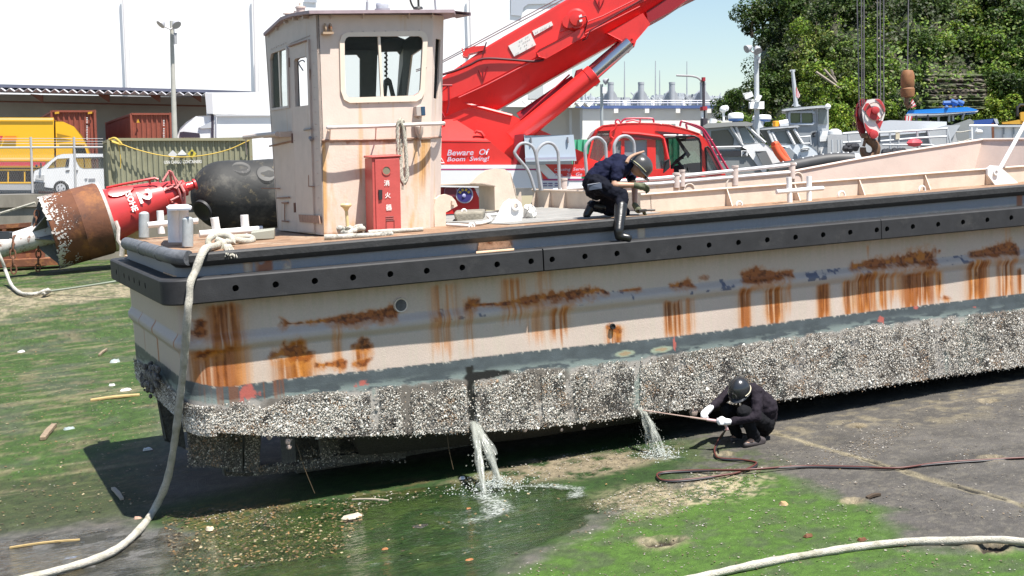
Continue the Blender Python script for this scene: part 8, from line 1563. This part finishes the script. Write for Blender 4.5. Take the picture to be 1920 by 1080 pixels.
sl('hull', c6([(1100, 380), (1350, 300), (1390, 330), (1370, 400), (1330, 560), (1150, 600), (1100, 460)]), D - .1, 2.4, mat('hull_grey_green', (.27, .28, .27), .5), T); sl('gunwale', c6([(1060, 400), (1240, 365), (1240, 380), (1060, 420)]), D - .15, .3, gl_, T, bev=.01)
sl('cabin', c6([(620, 440), (900, 400), (910, 560), (620, 580)]), D + .6, 1.5, mat('cabin_bluegrey', (.33, .37, .42), .5, var=.2, vscale=1.5), T)
b = MB(); b.tube([hf(*p, D + .3) for p in c6([(1145, 110), (1215, 140)])], .13, 10); b.tube([hf(*p, D + .3) for p in c6([(1215, 115), (1275, 140)])], .13, 10); b.tube([hf(*p, D + .3) for p in c6([(1065, 130), (1140, 128)])], .1, 8); b.tube([hf(*p, D + .3) for p in c6([(1170, 130), (1170, 175)])], .05, 6); b.ball(hf(*c6([(1100, 175)])[0], D), .1, 8); b.each('roof_gear', [mat('dome_blue', (.3, .36, .5), .4)], T)
for (L_, ) in (([(740, 85), (780, 160), (725, 185), (715, 140)],), ([(660, 265), (740, 270), (720, 360), (660, 330)],)):
    b = MB(); (x0, y0), (x1, y1), (x2, y2), (x3, y3) = L_
    for k in range(5): f, g_ = k / 5, (k + 1) / 5; b.cur = k % 2; slabp(b, c6([(x0 + (x1 - x0) * f, y0 + (y1 - y0) * f), (x0 + (x1 - x0) * g_, y0 + (y1 - y0) * g_), (x3 + (x2 - x3) * g_, y3 + (y2 - y3) * g_), (x3 + (x2 - x3) * f, y3 + (y2 - y3) * f)]), D - .1, .03)
    b.build('flag', [mat('flag_red', (.55, .08, .09), .7), mat('flag_white', (.7, .68, .68), .7)], T, smooth=0)
boat_base(T, 1720, 1830, D, 275)
facing(1820)
T = root('grey_locker', 'grey steel locker with a white lamp beside ropes left of the white shed', 'locker', 1850, 62, ZY); sl('body', c6([(1340, 370), (1570, 365), (1580, 640), (1340, 640)]), 62, 2, mat('locker_grey', (.27, .30, .34), .5, var=.15, vscale=2), T)
b = MB(); b.tube([hf(*p, 61.5) for p in c6([(1340, 372), (1640, 372)])], .06, 6); b.tube([hf(*p, 61.5) for p in c6([(1365, 375), (1370, 560)])], .05, 6); b.tube([hf(*p, 61.5) for p in c6([(1420, 375), (1420, 420)])], .04, 6); b.build('rail', bw, T); b = MB(); b.ball(hf(*c6([(1443, 430)])[0], 61.6), .16, 10, sc=(1.6, 1, .8)); b.build('lamp', bw, T)
b = MB(); b.tube(spline([hf(*p, 61.4) for p in c6([(1110, 420), (1230, 440), (1360, 420)])], 5), .03, 5); b.tube(spline([hf(*p, 61.4) for p in c6([(1150, 520), (1250, 540), (1360, 510)])], 5), .03, 5); tag(b.build('slack_line', ropeg), 'two slack ropes sagging from the canopy boat to the grey locker', 'rope')
T = root('white_shed', 'low white shed with dark door lines at the right edge', 'shed', 1895, 64, ZY); sl('wall', c6([(1590, 385), (2300, 380), (2300, 640), (1585, 640)]), 64, 3, bw, T); sl('roof_edge', c6([(1600, 365), (2300, 360), (2300, 385), (1600, 385)]), 63.8, 3.4, gl_, T)
for x in (1708, 1813): b = MB(); slabp(b, c6([(x - 6, 390), (x + 6, 390), (x + 6, 530), (x - 6, 530)]), 63.9, .08); b.build('door_line', gb, T, smooth=0)
sl('rust_post', c6([(1575, 350), (1600, 345), (1605, 560), (1585, 560)]), 63.7, .1, rs, T)
T = root('blue_tarp', 'dark blue tarpaulin roof above the grey locker', 'tarp', 1850, 70, ZY); sl('sheet', c6([(1360, 320), (1620, 298), (1640, 350), (1360, 355)]), 70, 2, mat('tarp_blue', (.03, .08, .30), .6), T); sl('edge', c6([(1600, 298), (1635, 300), (1650, 345), (1625, 350)]), 69.9, .1, gl_, T); b = MB(); b.bb(A(*hf(1845, 230, 71)[:2], ZY) - A(.1, .1, 0), A(*hf(1845, 230, 71))); b.build('post', gb, T, smooth=0)
T = root('yellow_digger', 'yellow machine half hidden behind the shed at the right edge', 'machine', 1905, 75, ZY); ym = mat('machine_yellow', (.62, .34, .04), .5); sl('boom', c6([(1690, 330), (1870, 310), (1920, 330), (1920, 350), (1690, 350)]), 75, 1, ym, T); sl('cab', c6([(1885, 230), (2000, 220), (2000, 350), (1885, 350)]), 75, 1.5, ym, T); b = MB(); b.tube([hf(*p, 75.5) for p in c6([(1850, 270), (1850, 180), (1880, 150), (1940, 150)])], .08, 6); b.build('guard_frame', blk2, T); b = MB(); b.bb(A(*hf(1905, 250, 75.5)[:2], ZY) - A(1.5, .6, 0), A(*hf(1905, 232, 75.5)) + A(1.5, .6, -.8)); b.build('track', blk, T, smooth=0)
facing(1072)
o = MB(); b = o; ribbed(b, hf(1072, 262, 36), hf(1274, 262, 36), ZQ, hf(1072, 262, 36)[2], 18, .06, EF); slabp(b, [(1072, 262), (1274, 262), (1274, 330), (1072, 330)], 36.2, 2.4); tag(o.build('green_skip', mat('skip_green', (.09, .42, .24), .5), smooth=0), 'green ribbed steel skip seen behind the toolbox of the crane', 'skip')

# ================================================================ WOODED HILL
hx_ = np.linspace(1330, 2150, 90); hd_ = np.linspace(78, 150, 60)
XX, DD = np.meshgrid(hx_, hd_, indexing='ij'); tt = (DD - 78) / 70
side = sst(1345, 1560, XX + 40 * (fbm(XX * .02, DD * .06, 3, 90) - .5))
Hh = side * (tt ** .75 * 34 + 3 * fbm(XX * .03, DD * .1, 4, 91)) ; P = np.zeros(XX.shape + (3,))
for i in range(XX.shape[0]):
    for j in range(XX.shape[1]): p = gpt(XX[i, j], DD[i, j], ZY - .5 + Hh[i, j]); P[i, j] = p
rockn = fbm(P[..., 0] * .25, P[..., 2] * 2.6, 4, 92)
hcol = np.zeros(P.shape); hcol[:] = (.022, .032, .010); hcol = lerp(hcol, (.045, .038, .024), sst(.52, .66, fbm(XX * .03, DD * .15, 4, 94)) * .8)
o = grid_mesh('hill', P, mat('hill_soil', (.1, .1, .1), .9, attr=True, var=.4, vscale=.8, bump=1, bscale=1.5), cols=hcol); o['kind'] = 'structure'
def hillD(px, py):                               # where the slope is seen at this pixel
    s_ = float(sst(1345, 1560, np.array(px)))
    for D_ in np.linspace(78.5, 148, 140):
        z = ZY - .5 + s_ * (((D_ - 78) / 70) ** .75 * 34 + 1.5); p = hf(px, py, D_)
        if z >= p[2]: return D_
    return 150.
# exposed strata as a cliff thing
ru, rv = np.meshgrid(np.linspace(1712, 1872, 170), np.linspace(132, 212, 130), indexing='ij'); ybed = rv + (fbm(ru * .03, rv * .02, 3, 120) - .5) * 9 + (ru - 1790) * .02
bed = fbm(ybed * .34, ru * .012, 3, 121); bed2 = fbm(ybed * .9, ru * .05, 3, 122); blk_ = fbm(ru * .09, np.floor(ybed * .34) * 3.7, 2, 123); edge_ = np.minimum(np.minimum(sst(1712, 1742, ru), sst(1872, 1842, ru)), np.minimum(sst(132, 142, rv), sst(212, 204, rv)))
Pr = np.zeros(ru.shape + (3,)); hd0 = np.array([hillD(1790, y) for y in rv[0]])
for i_ in range(ru.shape[0]):
    for j_ in range(ru.shape[1]): Pr[i_, j_] = hf(ru[i_, j_], rv[i_, j_], hd0[j_] + 1.5 - edge_[i_, j_] * (3.4 + .35 * bed[i_, j_] + .15 * bed2[i_, j_] + .5 * blk_[i_, j_]))
rc = np.zeros(Pr.shape); rc[:] = (.13, .108, .085); rc *= (.55 + .9 * bed)[..., None] * (.7 + .6 * bed2)[..., None]; rc = lerp(rc, (.035, .032, .026), sst(.60, .68, fbm(ybed * .55, ru * .02, 3, 124)) * .8); rc = lerp(rc, (.04, .06, .015), sst(.50, .60, fbm(ru * .06, rv * .08, 4, 125)) * .85)
o = grid_mesh('rock_face', Pr, mat('strata', (.1, .1, .1), .9, attr=True, var=.3, vscale=2, bump=.6, bscale=5), cols=np.clip(rc, 0, 1), smooth=0); tag(o, 'bare layered tan rock face among the trees of the hill', 'rock')
def leafmat(name, a, c):
    m = bpy.data.materials.new(name); m.use_nodes = True; n = m.node_tree; p = n.nodes['Principled BSDF']; L = n.links.new; p.inputs['Roughness'].default_value = .55; p.inputs['Specular IOR Level'].default_value = .3
    at = n.nodes.new('ShaderNodeAttribute'); at.attribute_name = 'Col'; oi = n.nodes.new('ShaderNodeObjectInfo'); mx = n.nodes.new('ShaderNodeMix'); mx.data_type = 'RGBA'; mx.blend_type = 'MULTIPLY'; mx.inputs['Factor'].default_value = 1
    cr = n.nodes.new('ShaderNodeValToRGB'); cr.color_ramp.elements[0].color = (*a, 1); cr.color_ramp.elements[1].color = (*c, 1); L(oi.outputs['Random'], cr.inputs[0]); L(at.outputs['Color'], mx.inputs['A']); L(cr.outputs[0], mx.inputs['B']); L(mx.outputs['Result'], p.inputs['Base Color'])
    tr = n.nodes.new('ShaderNodeBsdfTranslucent'); L(mx.outputs['Result'], tr.inputs[0]); ms = n.nodes.new('ShaderNodeMixShader'); ms.inputs[0].default_value = .25; L(p.outputs[0], ms.inputs[1]); L(tr.outputs[0], ms.inputs[2]); L(ms.outputs[0], n.nodes['Material Output'].inputs[0]); return m
lm = {'light': leafmat('leaf_light', (1.2, 1.35, .7), (2.0, 1.9, .85)), 'dark': leafmat('leaf_dark_green', (.32, .42, .3), (.7, .85, .48)), 'grey': leafmat('leaf_greyish', (.9, .95, .85), (1.5, 1.35, 1.1))}
def crown_mesh(seed, n, card):
    r = np.random.default_rng(seed); nb = 11; cs = r.normal(0, .5, (nb, 3)) * (1, 1, .62); rs_ = .28 + .28 * r.random(nb)
    k = r.integers(0, nb, n); d = r.normal(0, 1, (n, 3)); d /= np.linalg.norm(d, axis=1)[:, None]; rad = rs_[k] * (.72 + .33 * r.random(n)); c = cs[k] + d * rad[:, None]
    keep = fbm(c[:, 0] * 4 + 9, c[:, 2] * 4 + c[:, 1] * 3, 3, seed) > .36; c, d, k = c[keep], d[keep], k[keep]; n = len(c)
    nv = d * .8 + r.normal(0, .5, (n, 3)) + (0, 0, .35); nv /= np.linalg.norm(nv, axis=1)[:, None]; u = np.cross(nv, r.normal(0, 1, (n, 3))); u /= np.linalg.norm(u, axis=1)[:, None]; v = np.cross(nv, u); s = card * (.5 + r.random(n))[:, None]
    V = np.stack([c - u * s, c - v * s * .6 - nv * s * .2, c + u * s, c + v * s * .6 - nv * s * .2], 1).reshape(-1, 3); F = np.arange(n * 4).reshape(n, 4)
    base = np.array([(.060, .105, .016), (.085, .125, .022), (.045, .085, .016), (.10, .12, .03)])[r.integers(0, 4, n)] * (.6 + .8 * r.random((n, 1))) * (.4 + 1.1 * r.random(nb))[k][:, None]  # random tone per clump, spread wide to stand for deep shade in the crown
    return V, F, base
# undergrowth: leaves over the whole slope, beyond counting
r = np.random.default_rng(77); nU = 60000; iu, ju = r.random(nU) * (P.shape[0] - 1.001), r.random(nU) ** .8 * 44; i0, j0 = iu.astype(int), ju.astype(int); fi, fj = (iu - i0)[:, None], (ju - j0)[:, None]
cu = (P[i0, j0] * (1 - fi) * (1 - fj) + P[i0 + 1, j0] * fi * (1 - fj) + P[i0, j0 + 1] * (1 - fi) * fj + P[i0 + 1, j0 + 1] * fi * fj)
XU = 1330 + 820 / 89 * iu; mk = ~((XU > 1715) & (XU < 1868) & (ju > 20) & (ju < 36) & (r.random(nU) < .85)) & (side[i0, j0] > .12); cu = cu[mk]; nU = len(cu)
cu += r.normal(0, .25, (nU, 3)) + UP * (.2 + .9 * r.random((nU, 1))) - EF * (.2 + .8 * r.random((nU, 1))); nv = r.normal(0, .55, (nU, 3)) - EF * .5 + UP * .6; nv /= np.linalg.norm(nv, axis=1)[:, None]; u = np.cross(nv, r.normal(0, 1, (nU, 3))); u /= np.linalg.norm(u, axis=1)[:, None]; v = np.cross(nv, u); s = (.07 + .11 * r.random((nU, 1)))
Vu = np.stack([cu - u * s, cu - v * s * .6, cu + u * s, cu + v * s * .6], 1).reshape(-1, 3); clump = fbm(cu[:, 0] * .35, cu[:, 2] * .5, 4, 96)
cu_ = np.array([(.075, .125, .018), (.05, .09, .016), (.11, .15, .03), (.10, .095, .05)])[r.choice(4, nU, p=[.35, .35, .2, .1])] * (.5 + .7 * r.random((nU, 1))) * (.28 + 1.15 * sst(.35, .65, clump))[:, None]
lu = leafmat('leaf_under', (1.2, 1.2, 1.0), (1.2, 1.2, 1.0)); o = raw_mesh('undergrowth', Vu, np.arange(nU * 4).reshape(-1, 4), lu, fcols=cu_, smooth=0); tag(o, 'leafy undergrowth covering the slope between the trees', 'undergrowth', kind='stuff')
variants = {}
for kind in lm:
    variants[kind] = []
    for s in range(3):
        V, F, fc = crown_mesh(100 + s + len(kind), 3400, .058); ob = raw_mesh('crown', V, F, lm[kind], None, loc=(0, 0, 0), fcols=fc, smooth=0); variants[kind].append(ob.data); bpy.data.objects.remove(ob)
bark = mat('bark', (.10, .075, .05), .9, var=.3, vscale=3)
tb_ = MB(); tb_.tube([(0, 0, -1.3), (.04, .02, -.6), (-.03, 0, 0), (.05, 0, .45)], [.085, .065, .045, .015], 8)
for a in (0, 1.6, 3.3, 4.7): tb_.tube([(0, 0, -.45 + a * .05), (math.cos(a) * .25, math.sin(a) * .25, .0), (math.cos(a) * .5, math.sin(a) * .5, .25)], [.04, .025, .008], 6)
trunk_o = tb_.build('trunk', bark, origin_at=(0, 0, 0)); trunk_me = trunk_o.data; bpy.data.objects.remove(trunk_o)
def tree(label, px, py, D, r_px, kind, group, seed, sq=(1, 1, 1), cat='tree'):
    c = hf(px, py, D); R_ = r_px * pm(D); T = thing('tree' if cat == 'tree' else 'bush', label, cat, c - UP * R_ * 1.2, group); rr = random.Random(seed)
    o = bpy.data.objects.new('crown', variants[kind][seed % 3]); C.collection.objects.link(o); o.parent = T; o.location = (0, 0, R_ * 1.2); o.scale = (R_ * sq[0], R_ * sq[1], R_ * sq[2]); o.rotation_euler = (rr.uniform(-.3, .3), rr.uniform(-.3, .3), rr.random() * 6.28)
    o = bpy.data.objects.new('trunk', trunk_me); C.collection.objects.link(o); o.parent = T; o.location = (0, 0, R_ * 1.2); o.scale = (R_, R_, R_); return T
TREES = [(1405, 195, 84, 34, 'dark'), (1375, 190, 86, 26, 'dark'), (1432, 160, 88, 36, 'dark'), (1390, 232, 80, 22, 'light'), (1465, 200, 82, 34, 'dark'), (1455, 120, 92, 34, 'dark'), (1450, 245, 78, 26, 'dark'), (1345, 238, 78, 12, 'light'), (1500, 235, 76, 22, 'light'),
    (1480, 70, 98, 42, 'dark'), (1430, 30, 104, 40, 'dark'), (1410, 22, 103, 30, 'dark'), (1500, 20, 106, 48, 'dark'), (1520, 95, 95, 34, 'grey'), (1530, 60, 98, 34, 'light'), (1495, 150, 88, 32, 'grey'), (1540, 140, 88, 30, 'light'), (1560, 25, 104, 40, 'dark'), (1575, 90, 95, 30, 'grey'), (1590, 175, 82, 34, 'light'), (1550, 200, 80, 30, 'light'),
    (1615, 20, 100, 38, 'dark'), (1640, 60, 95, 34, 'light'), (1600, 125, 90, 26, 'grey'), (1650, 120, 90, 32, 'light'), (1640, 165, 84, 30, 'light'), (1600, 228, 76, 30, 'light'), (1560, 250, 74, 22, 'light'), (1660, 215, 77, 30, 'light'), (1690, 30, 98, 44, 'dark'), (1700, 85, 93, 30, 'dark'), (1735, 95, 93, 30, 'dark'), (1690, 200, 78, 30, 'dark'), (1745, 172, 84, 22, 'light'),
    (1755, 25, 98, 44, 'dark'), (1770, 80, 93, 36, 'light'), (1810, 90, 92, 34, 'dark'), (1825, 30, 97, 44, 'grey'), (1785, 148, 86, 12, 'light'), (1860, 90, 90, 40, 'light'), (1890, 30, 95, 44, 'dark'), (1905, 110, 86, 44, 'dark'), (1940, 60, 92, 50, 'dark'), (1900, 170, 80, 42, 'dark'), (1860, 200, 77, 32, 'light'), (1830, 225, 75, 20, 'light'), (1880, 228, 74, 26, 'light'), (1740, 210, 77, 18, 'light'), (1925, 190, 78, 40, 'dark'), (1640, 250, 73, 26, 'light'), (1710, 245, 73, 26, 'dark'), (1530, 180, 83, 26, 'light'),
    (1620, 95, 92, 24, 'light'), (1480, 180, 84, 24, 'grey'), (1670, 150, 86, 20, 'grey'), (1545, 225, 76, 24, 'light'), (1460, 160, 86, 28, 'dark'), (1780, 205, 76, 18, 'light'), (1720, 135, 88, 20, 'dark'), (1738, 152, 88, 14, 'light'), (1762, 178, 88, 14, 'light'), (1815, 165, 88, 9, 'grey'), (1838, 196, 88, 14, 'light'), (1848, 150, 88, 14, 'dark'), (1870, 140, 84, 28, 'light')]
where = lambda px, py: ('at the left end of the wood' if px < 1430 else 'above the patrol boats' if px < 1545 else 'left of the hook block' if px < 1615 else 'behind the hook ropes' if px < 1675 else 'by the hanging weight' if px < 1740 else 'beside the rock face' if px < 1850 else 'at the right edge') + (', high up' if py < 60 else ', upper slope' if py < 120 else ', mid slope' if py < 185 else ', hill foot')
kn = {'dark': 'dark green tree', 'light': 'bright yellow green bush', 'grey': 'greyish green bush'}
seen = {}
for i, (px, py, D_, r_, kd) in enumerate(TREES):
    lb = kn[kd] + ' ' + where(px, py); q = seen.setdefault(lb, []); q.append(px)
for i, (px, py, D_, r_, kd) in enumerate(TREES):
    lb = kn[kd] + ' ' + where(px, py); q = sorted(seen[lb])
    if len(q) > 1: k = q.index(px); lb = (('left ', 'right ')[k] if len(q) == 2 else ('leftmost ', 'middle ', 'rightmost ')[k] if len(q) == 3 else ('leftmost ', 'second ', 'third ', 'fourth ', 'fifth ', 'sixth ')[min(k, 5)]) + lb
    tree(lb, px, py, (min(hillD(px, py), 118) - 1.2 if px > 1460 else D_), r_ * 1.22, kd, 'trees and bushes on the hill', i, (1.15, 1.0, .95), 'tree' if kd == 'dark' else 'bush')
b = MB()
for (p, q) in [((1530, 135), (1578, 168)), ((1545, 130), (1572, 160)), ((1558, 130), (1566, 150)), ((1610, 88), (1650, 72))]: d_ = hillD(*q) - 2.5; b.tube([hf(*p, d_), hf(*q, d_)], .08, 5)
for o, lb in zip(b.each('bare_branch', mat('bare_wood', (.26, .22, .18), .9)), ('longest bare grey branch sticking out of the slope', 'middle bare grey branch of the three on the slope', 'shortest bare grey branch of the three on the slope', 'bare pale branch crossing behind the hook ropes')): tag(o, lb, 'branch', 'bare branches on the hill')
